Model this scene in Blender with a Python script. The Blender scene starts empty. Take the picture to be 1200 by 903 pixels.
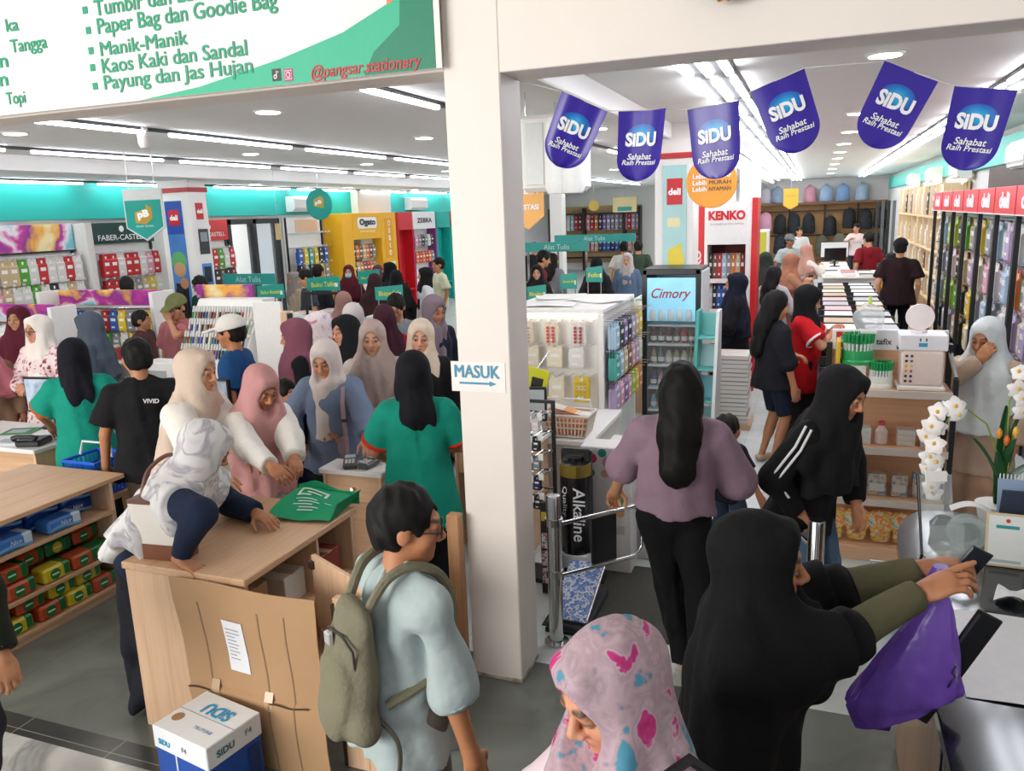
import bpy, math, random
import numpy as np
from mathutils import Vector, Matrix, Euler
random.seed(7); RNG = np.random.default_rng(7)
SC = bpy.context.scene
COL = SC.collection
PI = math.pi
# ------------------------------------------------------------------ camera
CAM_R = (0.93637437, 0.34916413, -0.03588116)       # camera right in world axes
CAM_F = (-0.34866762, 0.91349942, -0.20964184)      # camera forward
CAM_U = (-0.04042199, 0.20881384, 0.97711967)       # camera up
EYE = Vector((0, 0, 2.4)); FPX = 934.0
cam = bpy.data.cameras.new('camera'); cam.sensor_width = 36; cam.lens = FPX / 1200 * 36
cam.clip_start = 0.05; cam.clip_end = 200
camo = bpy.data.objects.new('camera', cam); COL.objects.link(camo)
camo.matrix_world = Matrix(((CAM_R[0], CAM_U[0], -CAM_F[0], 0), (CAM_R[1], CAM_U[1], -CAM_F[1], 0), (CAM_R[2], CAM_U[2], -CAM_F[2], 2.4), (0, 0, 0, 1)))
SC.camera = camo
# ------------------------------------------------------------------ colour management, world, daylight
SC.view_settings.view_transform = 'Standard'; SC.view_settings.look = 'None'
SC.view_settings.gamma = 1; SC.view_settings.use_curve_mapping = False
SC.view_settings.exposure = 0.22
SC.cycles.use_denoising = True
SC.cycles.max_bounces = 7; SC.cycles.diffuse_bounces = 4; SC.cycles.glossy_bounces = 3; SC.cycles.transmission_bounces = 6
SC.cycles.transparent_max_bounces = 8
SC.cycles.sample_clamp_indirect = 6.0
SC.cycles.caustics_reflective = False; SC.cycles.caustics_refractive = False
W = bpy.data.worlds.new('sky'); SC.world = W; W.use_nodes = True
W.node_tree.nodes['Background'].inputs[0].default_value = (0.82, 0.91, 1.0, 1)
W.node_tree.nodes['Background'].inputs[1].default_value = 0.55
LAMP = 19.0          # emission of the ceiling tubes
def area(name, loc, aim, sx, sy, watts, col=(1, 1, 1)):
    l = bpy.data.lights.new(name, 'AREA'); l.shape = 'RECTANGLE'; l.size = sx; l.size_y = sy; l.energy = watts; l.color = col
    o = bpy.data.objects.new(name, l); COL.objects.link(o); o.location = loc
    o.rotation_euler = (Vector(aim) - Vector(loc)).to_track_quat('-Z', 'Y').to_euler(); o['kind'] = 'helper'
    return o
# daylight through the open shop front behind and to the left of the photographer
area('shopfront_daylight', (-6.0, -4.5, 2.6), (-2.2, 3.4, 1.3), 6.0, 3.4, 620, (1.0, 0.955, 0.90))
# ------------------------------------------------------------------ helpers
def P(px, py, X=None, Y=None, Z=None):
    "point of the place seen at a photo pixel (1200x903) that lies on the given plane"
    c = ((px - 600) / FPX, (py - 451.5) / FPX, 1.0)
    w = [CAM_R[i] * c[0] - CAM_U[i] * c[1] + CAM_F[i] * c[2] for i in range(3)]
    t = (Z - 2.4) / w[2] if Z is not None else (Y / w[1] if Y is not None else X / w[0])
    return Vector((w[0] * t, w[1] * t, 2.4 + w[2] * t))
def lin(c):
    if isinstance(c, str):
        c = c.lstrip('#'); c = [int(c[i:i + 2], 16) / 255 for i in (0, 2, 4)]
    return tuple((v / 12.92 if v <= .04045 else ((v + .055) / 1.055) ** 2.4) for v in c[:3])
_mats = {}
def mat(col, rough=.6, metal=0., var=.05, scale=30., bump=0., bscale=None, kind=None, alpha=1., trans=0., emit=0., spec=.5, stretch=None, sheen=0., bdist=.01):
    key = (bdist, col, rough, metal, var, scale, bump, bscale, kind, alpha, trans, emit, spec, stretch, sheen)
    if key in _mats: return _mats[key]
    m = bpy.data.materials.new('surface_' + str(col).strip('#')); m.use_nodes = True
    nt = m.node_tree; N = nt.nodes; L = nt.links; b = N['Principled BSDF']
    c = lin(col) if isinstance(col, str) else col
    b.inputs['Roughness'].default_value = rough; b.inputs['Metallic'].default_value = metal
    b.inputs['Specular IOR Level'].default_value = spec
    b.inputs['Alpha'].default_value = alpha; b.inputs['Transmission Weight'].default_value = trans
    if sheen: b.inputs['Sheen Weight'].default_value = sheen
    if emit:
        b.inputs['Emission Color'].default_value = (*c, 1); b.inputs['Emission Strength'].default_value = emit
    tc = N.new('ShaderNodeTexCoord'); mp = N.new('ShaderNodeMapping'); L.new(tc.outputs['Object'], mp.inputs[0])
    if stretch: mp.inputs['Scale'].default_value = stretch
    no = N.new('ShaderNodeTexNoise'); no.inputs['Scale'].default_value = scale; no.inputs['Detail'].default_value = 3
    L.new(mp.outputs[0], no.inputs['Vector'])
    mx = N.new('ShaderNodeMix'); mx.data_type = 'RGBA'
    mx.inputs['A'].default_value = (*[max(0, v * (1 - var)) for v in c], 1); mx.inputs['B'].default_value = (*[min(1, v * (1 + var)) for v in c], 1)
    L.new(no.outputs['Fac'], mx.inputs['Factor'])
    if kind == 'objcol':                       # base colour comes from each object's own colour
        oi = N.new('ShaderNodeObjectInfo'); mm = N.new('ShaderNodeMix'); mm.data_type = 'RGBA'; mm.blend_type = 'MULTIPLY'; mm.inputs['Factor'].default_value = 1
        L.new(oi.outputs['Color'], mm.inputs['A']); L.new(mx.outputs['Result'], mm.inputs['B']); L.new(mm.outputs['Result'], b.inputs['Base Color'])
    elif kind == 'vcol':
        at = N.new('ShaderNodeVertexColor'); at.layer_name = 'tone'
        mm = N.new('ShaderNodeMix'); mm.data_type = 'RGBA'; mm.blend_type = 'MULTIPLY'; mm.inputs['Factor'].default_value = 1
        L.new(at.outputs['Color'], mm.inputs['A']); L.new(mx.outputs['Result'], mm.inputs['B']); L.new(mm.outputs['Result'], b.inputs['Base Color'])
    else: L.new(mx.outputs['Result'], b.inputs['Base Color'])
    if bump:
        n2 = N.new('ShaderNodeTexNoise'); n2.inputs['Scale'].default_value = bscale or scale * 4; n2.inputs['Detail'].default_value = 2
        L.new(mp.outputs[0], n2.inputs['Vector']); bp = N.new('ShaderNodeBump'); bp.inputs['Strength'].default_value = bump; bp.inputs['Distance'].default_value = bdist
        L.new(n2.outputs['Fac'], bp.inputs['Height']); L.new(bp.outputs[0], b.inputs['Normal'])
    _mats[key] = m; return m
def ramp_mat(stops, scale=6., rough=.55, kind='noise', stretch=None, detail=3., const=False, distort=0.):
    "printed artwork, wood grain, tiles: a colour ramp over noise, waves or voronoi cells"
    key = ('ramp', tuple(stops), scale, rough, kind, stretch, detail, const, distort)
    if key in _mats: return _mats[key]
    m = bpy.data.materials.new('surface_pattern'); m.use_nodes = True; nt = m.node_tree; N = nt.nodes; L = nt.links; b = N['Principled BSDF']
    b.inputs['Roughness'].default_value = rough
    tc = N.new('ShaderNodeTexCoord'); mp = N.new('ShaderNodeMapping'); L.new(tc.outputs['Object'], mp.inputs[0])
    if stretch: mp.inputs['Scale'].default_value = stretch
    if kind == 'noise': t = N.new('ShaderNodeTexNoise'); t.inputs['Detail'].default_value = detail; t.inputs['Distortion'].default_value = distort; o = t.outputs['Fac']
    elif kind == 'wave': t = N.new('ShaderNodeTexWave'); t.inputs['Distortion'].default_value = distort; t.inputs['Detail'].default_value = detail; o = t.outputs['Fac']
    else: t = N.new('ShaderNodeTexVoronoi'); o = t.outputs['Color'] if kind == 'cells' else t.outputs['Distance']
    t.inputs['Scale'].default_value = scale; L.new(mp.outputs[0], t.inputs['Vector'])
    r = N.new('ShaderNodeValToRGB'); cr = r.color_ramp
    if const: cr.interpolation = 'CONSTANT'
    while len(cr.elements) < len(stops): cr.elements.new(.5)
    for e, (p, c) in zip(cr.elements, stops): e.position = p; e.color = (*lin(c), 1)
    if kind == 'cells':
        sp = N.new('ShaderNodeSeparateColor'); L.new(o, sp.inputs[0]); o = sp.outputs[0]
    L.new(o, r.inputs[0]); L.new(r.outputs[0], b.inputs['Base Color'])
    _mats[key] = m; return m
def lampm(col, strength):
    return mat(col, rough=.4, emit=strength, var=0)
def wood(light='#e3c39f', dark='#d2a97f', axis=0, rough=.45):
    st = [1.2, 1.2, 1.2]; 
    st = [22, 22, 22]; st[axis] = 1.2
    return ramp_mat(((.25, dark), (.5, light), (.75, dark)), 1.0, rough, 'noise', tuple(st), 4.)
def smooth_path(pts, n=6):
    p = [Vector(q) for q in pts]; p = [p[0]] + p + [p[-1]]; out = []
    for i in range(1, len(p) - 2):
        for k in range(n):
            t = k / n; a, b, c, d = p[i - 1:i + 3]; out.append(.5 * (2 * b + (c - a) * t + (2 * a - 5 * b + 4 * c - d) * t * t + (3 * b - a - 3 * c + d) * t ** 3))
    return out + [p[-2]]
class MB:
    "collects boxes, tubes, lathes and prisms; build() links them as ONE mesh object"
    def __init__(s): s.v = []; s.f = []; s.m = []; s.X = Matrix()
    def at(s, loc=(0, 0, 0), rz=0., rx=0., ry=0.):
        s.X = Matrix.Translation(loc) @ Euler((rx, ry, rz)).to_matrix().to_4x4(); return s
    def add(s, vs, fs, mi=0):
        n = len(s.v); X = s.X
        s.v += [tuple(X @ Vector(p)) for p in vs]; s.f += [tuple(i + n for i in f) for f in fs]; s.m += [mi] * len(fs); return s
    def box(s, lo, hi, mi=0, ch=.003):
        lo = list(lo); hi = list(hi)
        for i in range(3):
            if lo[i] > hi[i]: lo[i], hi[i] = hi[i], lo[i]
        c = min(ch, min(hi[i] - lo[i] for i in range(3)) * .3)
        vs = []; idx = {}
        for sx in (0, 1):
            for sy in (0, 1):
                for sz in (0, 1):
                    sg = (sx, sy, sz); p = [hi[i] if sg[i] else lo[i] for i in range(3)]
                    for a in range(3):
                        q = [p[i] if i == a else p[i] + (-c if sg[i] else c) for i in range(3)]
                        idx[(sg, a)] = len(vs); vs.append(q)
        fs = []
        for a in range(3):
            b, d = (a + 1) % 3, (a + 2) % 3
            for s_ in (0, 1):
                def k(u, w):
                    g = [0, 0, 0]; g[a] = s_; g[b] = u; g[d] = w; return idx[(tuple(g), a)]
                q = (k(0, 0), k(1, 0), k(1, 1), k(0, 1)); fs.append(q if s_ else q[::-1])
            for u in (0, 1):
                for w in (0, 1):
                    g0 = [0, 0, 0]; g1 = [0, 0, 0]; g0[b] = g1[b] = u; g0[d] = g1[d] = w; g1[a] = 1
                    g0 = tuple(g0); g1 = tuple(g1)
                    q = (idx[(g0, b)], idx[(g1, b)], idx[(g1, d)], idx[(g0, d)]); fs.append(q if (u != w) else q[::-1])
        for sx in (0, 1):
            for sy in (0, 1):
                for sz in (0, 1):
                    q = tuple(idx[((sx, sy, sz), a)] for a in range(3)); fs.append(q if (sx + sy + sz) % 2 else q[::-1])
        return s.add(vs, fs, mi)
    def tube(s, pts, r, mi=0, n=10, closed=False, cap=True):
        pts = [Vector(p) for p in pts]; rs = r if isinstance(r, (list, tuple)) else [r] * len(pts); K = len(pts)
        vs = []; fs = []; up = None
        for i, p in enumerate(pts):
            a = pts[i - 1] if (i or closed) else p; b = pts[(i + 1) % K] if (i < K - 1 or closed) else p
            t = (b - a).normalized() if (b - a).length > 1e-9 else Vector((0, 0, 1))
            if up is None: up = Vector((0, 0, 1)) if abs(t.z) < .9 else Vector((1, 0, 0))
            u = (up - t * up.dot(t)).normalized(); w = t.cross(u); up = u
            for j in range(n):
                an = 2 * PI * j / n; vs.append(p + (u * math.cos(an) + w * math.sin(an)) * rs[i])
        for i in range(K if closed else K - 1):
            for j in range(n):
                a = i * n + j; b = i * n + (j + 1) % n; c = ((i + 1) % K) * n + (j + 1) % n; d = ((i + 1) % K) * n + j
                fs.append((a, b, c, d))
        if cap and not closed: fs.append(tuple(range(n))[::-1]); fs.append(tuple((K - 1) * n + j for j in range(n)))
        return s.add(vs, fs, mi)
    def lathe(s, prof, c=(0, 0, 0), mi=0, n=20, ax=2):
        vs = []; fs = []; K = len(prof)
        for (r, z) in prof:
            for j in range(n):
                a = 2 * PI * j / n; q = [r * math.cos(a), r * math.sin(a), z]
                if ax == 1: q = [q[0], -q[2], q[1]]
                elif ax == 0: q = [q[2], q[0], q[1]]
                vs.append((c[0] + q[0], c[1] + q[1], c[2] + q[2]))
        for i in range(K - 1):
            for j in range(n): fs.append((i * n + j, i * n + (j + 1) % n, (i + 1) * n + (j + 1) % n, (i + 1) * n + j))
        fs.append(tuple(range(n))[::-1]); fs.append(tuple((K - 1) * n + j for j in range(n)))
        return s.add(vs, fs, mi)
    def prism(s, poly, z0, z1, mi=0, ax=2):
        "polygon extruded along an axis; poly in the two other axes (ax=1: x,z ; ax=0: y,z)"
        def q(p, z): return (p[0], p[1], z) if ax == 2 else ((p[0], z, p[1]) if ax == 1 else (z, p[0], p[1]))
        n = len(poly); vs = [q(p, z0) for p in poly] + [q(p, z1) for p in poly]
        fs = [tuple(range(n))[::-1], tuple(range(n, 2 * n))] + [(i, (i + 1) % n, n + (i + 1) % n, n + i) for i in range(n)]
        return s.add(vs, fs, mi)
    def sheet(s, grid, mi=0, th=.002):
        "a curved sheet with thickness; grid is rows of points"
        R = len(grid); Cn = len(grid[0]); G = [[Vector(p) for p in r] for r in grid]
        nr = []
        for i in range(R):
            for j in range(Cn):
                du = G[i][min(j + 1, Cn - 1)] - G[i][max(j - 1, 0)]; dv = G[min(i + 1, R - 1)][j] - G[max(i - 1, 0)][j]
                n = du.cross(dv); nr.append(n.normalized() if n.length > 1e-12 else Vector((0, 0, 1)))
        top = [G[i][j] + nr[i * Cn + j] * th / 2 for i in range(R) for j in range(Cn)]; bot = [G[i][j] - nr[i * Cn + j] * th / 2 for i in range(R) for j in range(Cn)]
        o = R * Cn; fs = []
        for i in range(R - 1):
            for j in range(Cn - 1):
                a, b, c, d = i * Cn + j, i * Cn + j + 1, (i + 1) * Cn + j + 1, (i + 1) * Cn + j
                fs.append((a, b, c, d)); fs.append((o + d, o + c, o + b, o + a))
        ring = [j for j in range(Cn)] + [i * Cn + Cn - 1 for i in range(1, R)] + [(R - 1) * Cn + j for j in range(Cn - 2, -1, -1)] + [i * Cn for i in range(R - 2, 0, -1)]
        for i in range(len(ring)): a, b = ring[i], ring[(i + 1) % len(ring)]; fs.append((b, a, o + a, o + b))
        return s.add(top + bot, fs, mi)
    def build(s, name, mats, parent=None, smooth=False, loc=None):
        me = bpy.data.meshes.new(name); me.from_pydata(s.v, [], s.f)
        mats = mats if isinstance(mats, (list, tuple)) else [mats]
        for m in mats: me.materials.append(m)
        me.polygons.foreach_set('material_index', s.m)
        if smooth: me.polygons.foreach_set('use_smooth', [True] * len(s.f))
        me.update(); o = bpy.data.objects.new(name, me); COL.objects.link(o)
        if smooth == 'auto' or smooth: 
            try: me.set_sharp_from_angle(angle=math.radians(38))
            except Exception: pass
        if parent: o.parent = parent
        if loc is not None: o.location = loc
        return o
def tag(o, label, cat, group=None, kind=None):
    o['label'] = label; o['category'] = cat
    if group: o['group'] = group
    if kind: o['kind'] = kind
    return o
def thing(name, label, cat, loc=(0, 0, 0), rz=0., group=None):
    o = bpy.data.objects.new(name, None); COL.objects.link(o); o.location = loc; o.rotation_euler = (0, 0, rz); o.empty_display_size = .05
    return tag(o, label, cat, group)
def struct(o):
    o['kind'] = 'structure'; return o
def dup(src, loc=None, rz=None, label=None, col=None, scale=None, group=None, rot=None):
    r = src.copy(); COL.objects.link(r)
    if loc is not None: r.location = loc
    if rz is not None: r.rotation_euler = (0, 0, rz)
    if rot is not None: r.rotation_euler = rot
    if scale is not None: r.scale = scale
    if label: r['label'] = label
    if group: r['group'] = group
    if col is not None: r.color = (*lin(col), 1)
    for ch in src.children:
        c = ch.copy(); COL.objects.link(c); c.parent = r
        if col is not None: c.color = (*lin(col), 1)
        for g in ch.children:
            d = g.copy(); COL.objects.link(d); d.parent = c
            if col is not None: d.color = (*lin(col), 1)
    return r
def frame(o, x, z, n=None):
    "4x4 with origin o, x axis along x, y axis (text up) along z"
    x = Vector(x).normalized(); z = Vector(z); n = x.cross(z).normalized(); z = n.cross(x)
    return Matrix(((x[0], z[0], n[0], o[0]), (x[1], z[1], n[1], o[1]), (x[2], z[2], n[2], o[2]), (0, 0, 0, 1)))
def text(name, s, width, m, parent, X, height=None, bold=0., ext=.002, shear=0., align='CENTER', space=1.):
    "lettering as a mesh part: fitted to a width, centred on the frame's origin"
    cu = bpy.data.curves.new(name, 'FONT'); cu.body = s; cu.size = 1; cu.offset = bold if bold > 0 and 'M' not in s else 0; cu.shear = shear; cu.align_x = 'LEFT'; cu.space_character = space
    cu.resolution_u = 3
    t = bpy.data.objects.new(name, cu)
    me = bpy.data.meshes.new_from_object(t); bpy.data.objects.remove(t); bpy.data.curves.remove(cu)
    co = np.empty(len(me.vertices) * 3, np.float32); me.vertices.foreach_get('co', co); co = co.reshape(-1, 3)
    lo = co.min(0); hi = co.max(0); k = width / max(1e-6, hi[0] - lo[0]) if width else height / (hi[1] - lo[1])
    ky = k if height is None else height / max(1e-6, hi[1] - lo[1])
    co[:, 0] = (co[:, 0] - (lo[0] + hi[0]) / 2) * k if align == 'CENTER' else (co[:, 0] - lo[0]) * k
    co[:, 1] = (co[:, 1] - (lo[1] + hi[1]) / 2) * ky; co[:, 2] = ext
    me.vertices.foreach_set('co', co.ravel())
    if bold < 0 or (bold > 0 and 'M' in s):
        e = abs(bold) * k * .8; fs = [tuple(p.vertices) for p in me.polygons]; n0 = len(co); V = []; F = []
        for i, (dx, dy) in enumerate(((0, 0), (e, 0), (-e, 0), (0, e), (0, -e), (e * .7, e * .7), (-e * .7, -e * .7), (e * .7, -e * .7), (-e * .7, e * .7))): V += [(c[0] + dx, c[1] + dy, c[2] + .00004 * i) for c in co]; F += [tuple(q + i * n0 for q in f) for f in fs]
        bpy.data.meshes.remove(me); me = bpy.data.meshes.new(name); me.from_pydata(V, [], F)
    me.materials.clear(); me.materials.append(m); me.name = name; me.update()
    o = bpy.data.objects.new(name, me); COL.objects.link(o); o.parent = parent
    pm = parent.matrix_world if parent and parent.parent is None else Matrix()
    o.matrix_local = X
    return o
# ------------------------------------------------------------------ smooth solids: distance fields polygonised with surface nets
I3 = np.eye(3)
def rotx(a): c, s = math.cos(a), math.sin(a); return np.array([[1, 0, 0], [0, c, -s], [0, s, c]])
def roty(a): c, s = math.cos(a), math.sin(a); return np.array([[c, 0, s], [0, 1, 0], [-s, 0, c]])
def rotz(a): c, s = math.cos(a), math.sin(a); return np.array([[c, -s, 0], [s, c, 0], [0, 0, 1]])
class Solid:
    def __init__(s): s.p = []; s.fr = (I3, np.zeros(3))
    def frame(s, R, o): s.fr = (R, np.asarray(o, float)); return s
    def rc(s, a, b, ra, rb=None, k=.02, fl=(1, 1, 1), flat=False, cut=False):
        s.p.append(('rc', s.fr, np.array(a, float), np.array(b, float), ra, ra if rb is None else rb, k, np.array(fl, float), flat, cut)); return s
    def el(s, c, r, k=.02, cut=False, R=None):
        s.p.append(('el', s.fr if R is None else (s.fr[0] @ R, s.fr[1] + s.fr[0] @ np.array(c, float)), np.array(c, float) if R is None else np.zeros(3), np.array(r, float), None, None, k, None, False, cut)); return s
    def half(s, c, n):                      # keep the side the normal points away from
        R, o = s.fr; s.p.append(('half', s.fr, R @ np.array(c, float) + o, R @ np.array(n, float))); return s
    def bounds(s):
        lo = np.full(3, 9.); hi = -lo
        for p in s.p:
            if p[0] == 'half' or p[9]: continue
            l, h = s.bb(p); lo = np.minimum(lo, l); hi = np.maximum(hi, h)
        return lo, hi
    def bb(s, p):
        R, o = p[1]
        if p[0] == 'rc':
            m = max(p[4], p[5]); l = np.minimum(p[2], p[3]) - m * np.maximum(p[7], 1); h = np.maximum(p[2], p[3]) + m * np.maximum(p[7], 1)
        else: l = p[2] - p[3]; h = p[2] + p[3]
        cs = np.array([[(l, h)[i][0], (l, h)[j][1], (l, h)[k][2]] for i in (0, 1) for j in (0, 1) for k in (0, 1)]) @ R.T + o
        return cs.min(0), cs.max(0)
    def field(s, lo, hi, res):
        n = np.maximum(np.ceil((hi - lo) / res).astype(int) + 1, 3); ax = [lo[i] + res * np.arange(n[i]) for i in range(3)]
        D = np.full(n, .1, np.float32)
        for p in s.p:
            if p[0] == 'half':
                c, nn = p[2], p[3]
                d = ((ax[0] - c[0]) * nn[0])[:, None, None] + ((ax[1] - c[1]) * nn[1])[None, :, None] + ((ax[2] - c[2]) * nn[2])[None, None, :]
                D = np.maximum(D, d.astype(np.float32)); continue
            l, h = s.bb(p); pad = p[6] + 2.5 * res
            i0 = np.clip(np.floor((l - pad - lo) / res).astype(int), 0, n); i1 = np.clip(np.ceil((h + pad - lo) / res).astype(int) + 1, 0, n)
            if (i1 <= i0).any(): continue
            sl = tuple(slice(a, b) for a, b in zip(i0, i1))
            g = [ax[i][sl[i]].astype(np.float32) for i in range(3)]
            R, o = p[1]; X = g[0][:, None, None] - np.float32(o[0]); Y = g[1][None, :, None] - np.float32(o[1]); Z = g[2][None, None, :] - np.float32(o[2])
            if R is not I3:
                X, Y, Z = [(X * np.float32(R[0, j]) + Y * np.float32(R[1, j]) + Z * np.float32(R[2, j])) for j in range(3)]
            if p[0] == 'el':
                c, r = p[2], p[3]; x = (X - c[0]) / r[0]; y = (Y - c[1]) / r[1]; z = (Z - c[2]) / r[2]
                k0 = np.sqrt(x * x + y * y + z * z); k1 = np.sqrt((x / r[0]) ** 2 + (y / r[1]) ** 2 + (z / r[2]) ** 2) + 1e-6
                d = k0 * (k0 - 1) / k1
            else:
                a, b, fl = p[2], p[3], p[7]; ba = (b - a) / fl; L2 = float(ba @ ba) + 1e-9
                x = (X - a[0]) / fl[0]; y = (Y - a[1]) / fl[1]; z = (Z - a[2]) / fl[2]
                t0 = (x * ba[0] + y * ba[1] + z * ba[2]) / L2; t = np.clip(t0, 0, 1)
                d = np.sqrt((x - ba[0] * t) ** 2 + (y - ba[1] * t) ** 2 + (z - ba[2] * t) ** 2) - (p[4] + (p[5] - p[4]) * t)
                d = d * min(1., fl.min())
                if p[8]: d = np.maximum(d, (t0 - 1) * math.sqrt(L2))
            k = p[6]; E = D[sl]
            if p[9]:
                h_ = np.maximum(k - np.abs(E + d), 0) / k; D[sl] = np.maximum(E, -d) + h_ * h_ * k / 4
            else:
                h_ = np.maximum(k - np.abs(E - d), 0) / k; D[sl] = np.minimum(E, d) - h_ * h_ * k / 4
        return D, ax
    def mesh(s, res, lo=None, hi=None, disp=None):
        if lo is None: lo, hi = s.bounds(); lo = lo - 3 * res; hi = hi + 3 * res
        lo = np.asarray(lo, float); hi = np.asarray(hi, float)
        D, ax = s.field(lo, hi, res)
        if disp is not None:
            X, Y, Z = np.meshgrid(*[a.astype(np.float32) for a in ax], indexing='ij', sparse=True); D = D + disp(X, Y, Z)
        return nets(D, lo, res)
def nets(D, lo, res):
    S = D < 0; n = np.array(D.shape)
    c = np.zeros(n - 1, np.int8)
    for i in (0, 1):
        for j in (0, 1):
            for k in (0, 1): c += S[i:n[0] - 1 + i, j:n[1] - 1 + j, k:n[2] - 1 + k]
    act = np.argwhere((c > 0) & (c < 8))
    if len(act) == 0: return np.zeros((0, 3)), np.zeros((0, 4), int)
    acc = np.zeros((len(act), 3)); cnt = np.zeros(len(act))
    cor = {(i, j, k): D[act[:, 0] + i, act[:, 1] + j, act[:, 2] + k] for i in (0, 1) for j in (0, 1) for k in (0, 1)}
    for a in range(3):
        b, d = (a + 1) % 3, (a + 2) % 3
        for u in (0, 1):
            for w in (0, 1):
                g0 = [0, 0, 0]; g0[b] = u; g0[d] = w; g1 = list(g0); g1[a] = 1
                v0 = cor[tuple(g0)]; v1 = cor[tuple(g1)]; m = (v0 < 0) != (v1 < 0)
                t = np.where(m, v0 / np.where(m, v0 - v1, 1), 0)
                acc[m] += np.array(g0, float); acc[m, a] += t[m]; cnt[m] += 1
    V = lo + res * (act + acc / cnt[:, None])
    ids = np.full(n - 1, -1, np.int64); ids[act[:, 0], act[:, 1], act[:, 2]] = np.arange(len(act))
    F = []
    for a in range(3):
        b, d = (a + 1) % 3, (a + 2) % 3
        s0 = [slice(None)] * 3; s1 = [slice(None)] * 3; s0[a] = slice(0, n[a] - 1); s1[a] = slice(1, n[a])
        A = S[tuple(s0)]; B = S[tuple(s1)]; e = np.argwhere(A != B)
        e = e[(e[:, b] > 0) & (e[:, d] > 0) & (e[:, b] < n[b] - 1) & (e[:, d] < n[d] - 1)]
        if not len(e): continue
        q = []
        for (u, w) in ((-1, -1), (0, -1), (0, 0), (-1, 0)):
            f = e.copy(); f[:, b] += u; f[:, d] += w; q.append(ids[f[:, 0], f[:, 1], f[:, 2]])
        q = np.stack(q, 1); inside = A[e[:, 0], e[:, 1], e[:, 2]]; q[~inside] = q[~inside][:, ::-1]; F.append(q)
    return V, np.concatenate(F)
def join(*ms):
    V = []; F = []; n = 0
    for v, f in ms: V.append(v); F.append(f + n); n += len(v)
    return np.concatenate(V), np.concatenate(F)
def npmesh(name, V, F, mats, parent=None, tone=None):
    me = bpy.data.meshes.new(name); me.vertices.add(len(V)); me.vertices.foreach_set('co', np.asarray(V, np.float32).ravel())
    me.loops.add(F.size); me.loops.foreach_set('vertex_index', F.astype(np.int32).ravel()); me.polygons.add(len(F))
    me.polygons.foreach_set('loop_start', np.arange(0, F.size, 4, dtype=np.int32)); me.polygons.foreach_set('loop_total', np.full(len(F), 4, np.int32))
    me.polygons.foreach_set('use_smooth', np.ones(len(F), bool)); me.update(calc_edges=True); me.validate()
    for m in (mats if isinstance(mats, (list, tuple)) else [mats]): me.materials.append(m)
    if tone is not None:
        ca = me.color_attributes.new('tone', 'FLOAT_COLOR', 'POINT'); ca.data.foreach_set('color', np.concatenate([tone, np.ones((len(tone), 1))], 1).astype(np.float32).ravel())
    o = bpy.data.objects.new(name, me); COL.objects.link(o)
    if parent: o.parent = parent
    return o
# ------------------------------------------------------------------ people
def nrm(v): v = np.asarray(v, float); return v / (np.linalg.norm(v) + 1e-9)
def ik(s, t, a, b, pole):
    d = t - s; L = np.linalg.norm(d)
    if L > (a + b) * .995: t = s + d / L * (a + b) * .995; d = t - s; L = np.linalg.norm(d)
    u = d / L; x = (a * a - b * b + L * L) / (2 * L); hgt = math.sqrt(max(a * a - x * x, 0)); p = np.asarray(pole, float); p = nrm(p - u * (p @ u))
    return s + u * x + p * hgt, t
def hand(S, W_, d, n, side, sc, curl, spread=1., point=False):
    d = nrm(d); n = nrm(n - d * (np.asarray(n) @ d)); t = np.cross(d, n) * side
    q = lambda a, b, c: W_ + (d * a + t * b + n * c) * sc
    S.frame(I3, (0, 0, 0)); S.rc(q(-.02, 0, 0), q(.02, 0, 0), .026 * sc, .028 * sc, k=.012)
    R = np.stack([t, n, d], 1); S.frame(R, q(.05, 0, 0)); S.el((0, 0, 0), np.array([.042, .016, .052]) * sc, k=.015); S.frame(I3, (0, 0, 0))
    for i, (o, b, L) in enumerate(((.029, .083, .072), (.0095, .088, .080), (-.0105, .085, .074), (-.029, .077, .058))):
        c = curl if not (point and i == 0) else .05
        p = q(b, o, .002); S.rc(q(.03, o * .6, 0), p, .012 * sc, .0105 * sc, k=.008); ang = .12 + c * .5; dd = nrm(d + t * o * 3.2 * spread)
        for j, f in enumerate((.45, .31, .24)):
            v = dd * math.cos(ang) + n * math.sin(ang); p2 = p + v * L * f * sc; S.rc(p, p2, (.0096 - .0009 * j) * sc, (.0088 - .0009 * j) * sc, k=.004); p = p2; ang += c * (1.35, .95, 0)[j]
    p = q(.02, .024, .006); v = nrm(d * .62 + t * .72 + n * (.2 + .5 * curl)); p2 = p + v * .045 * sc; S.rc(p, p2, .0135 * sc, .011 * sc, k=.012)
    v = nrm(d * .85 + t * (.4 - .5 * curl) + n * (.2 + .6 * curl)); S.rc(p2, p2 + v * .03 * sc, .0105 * sc, .0095 * sc, k=.005); S.rc(p2 + v * .03 * sc, p2 + v * .052 * sc, .0095 * sc, .0078 * sc, k=.004)
SKIN = '#b98463'
PCOUNT = 0
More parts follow.
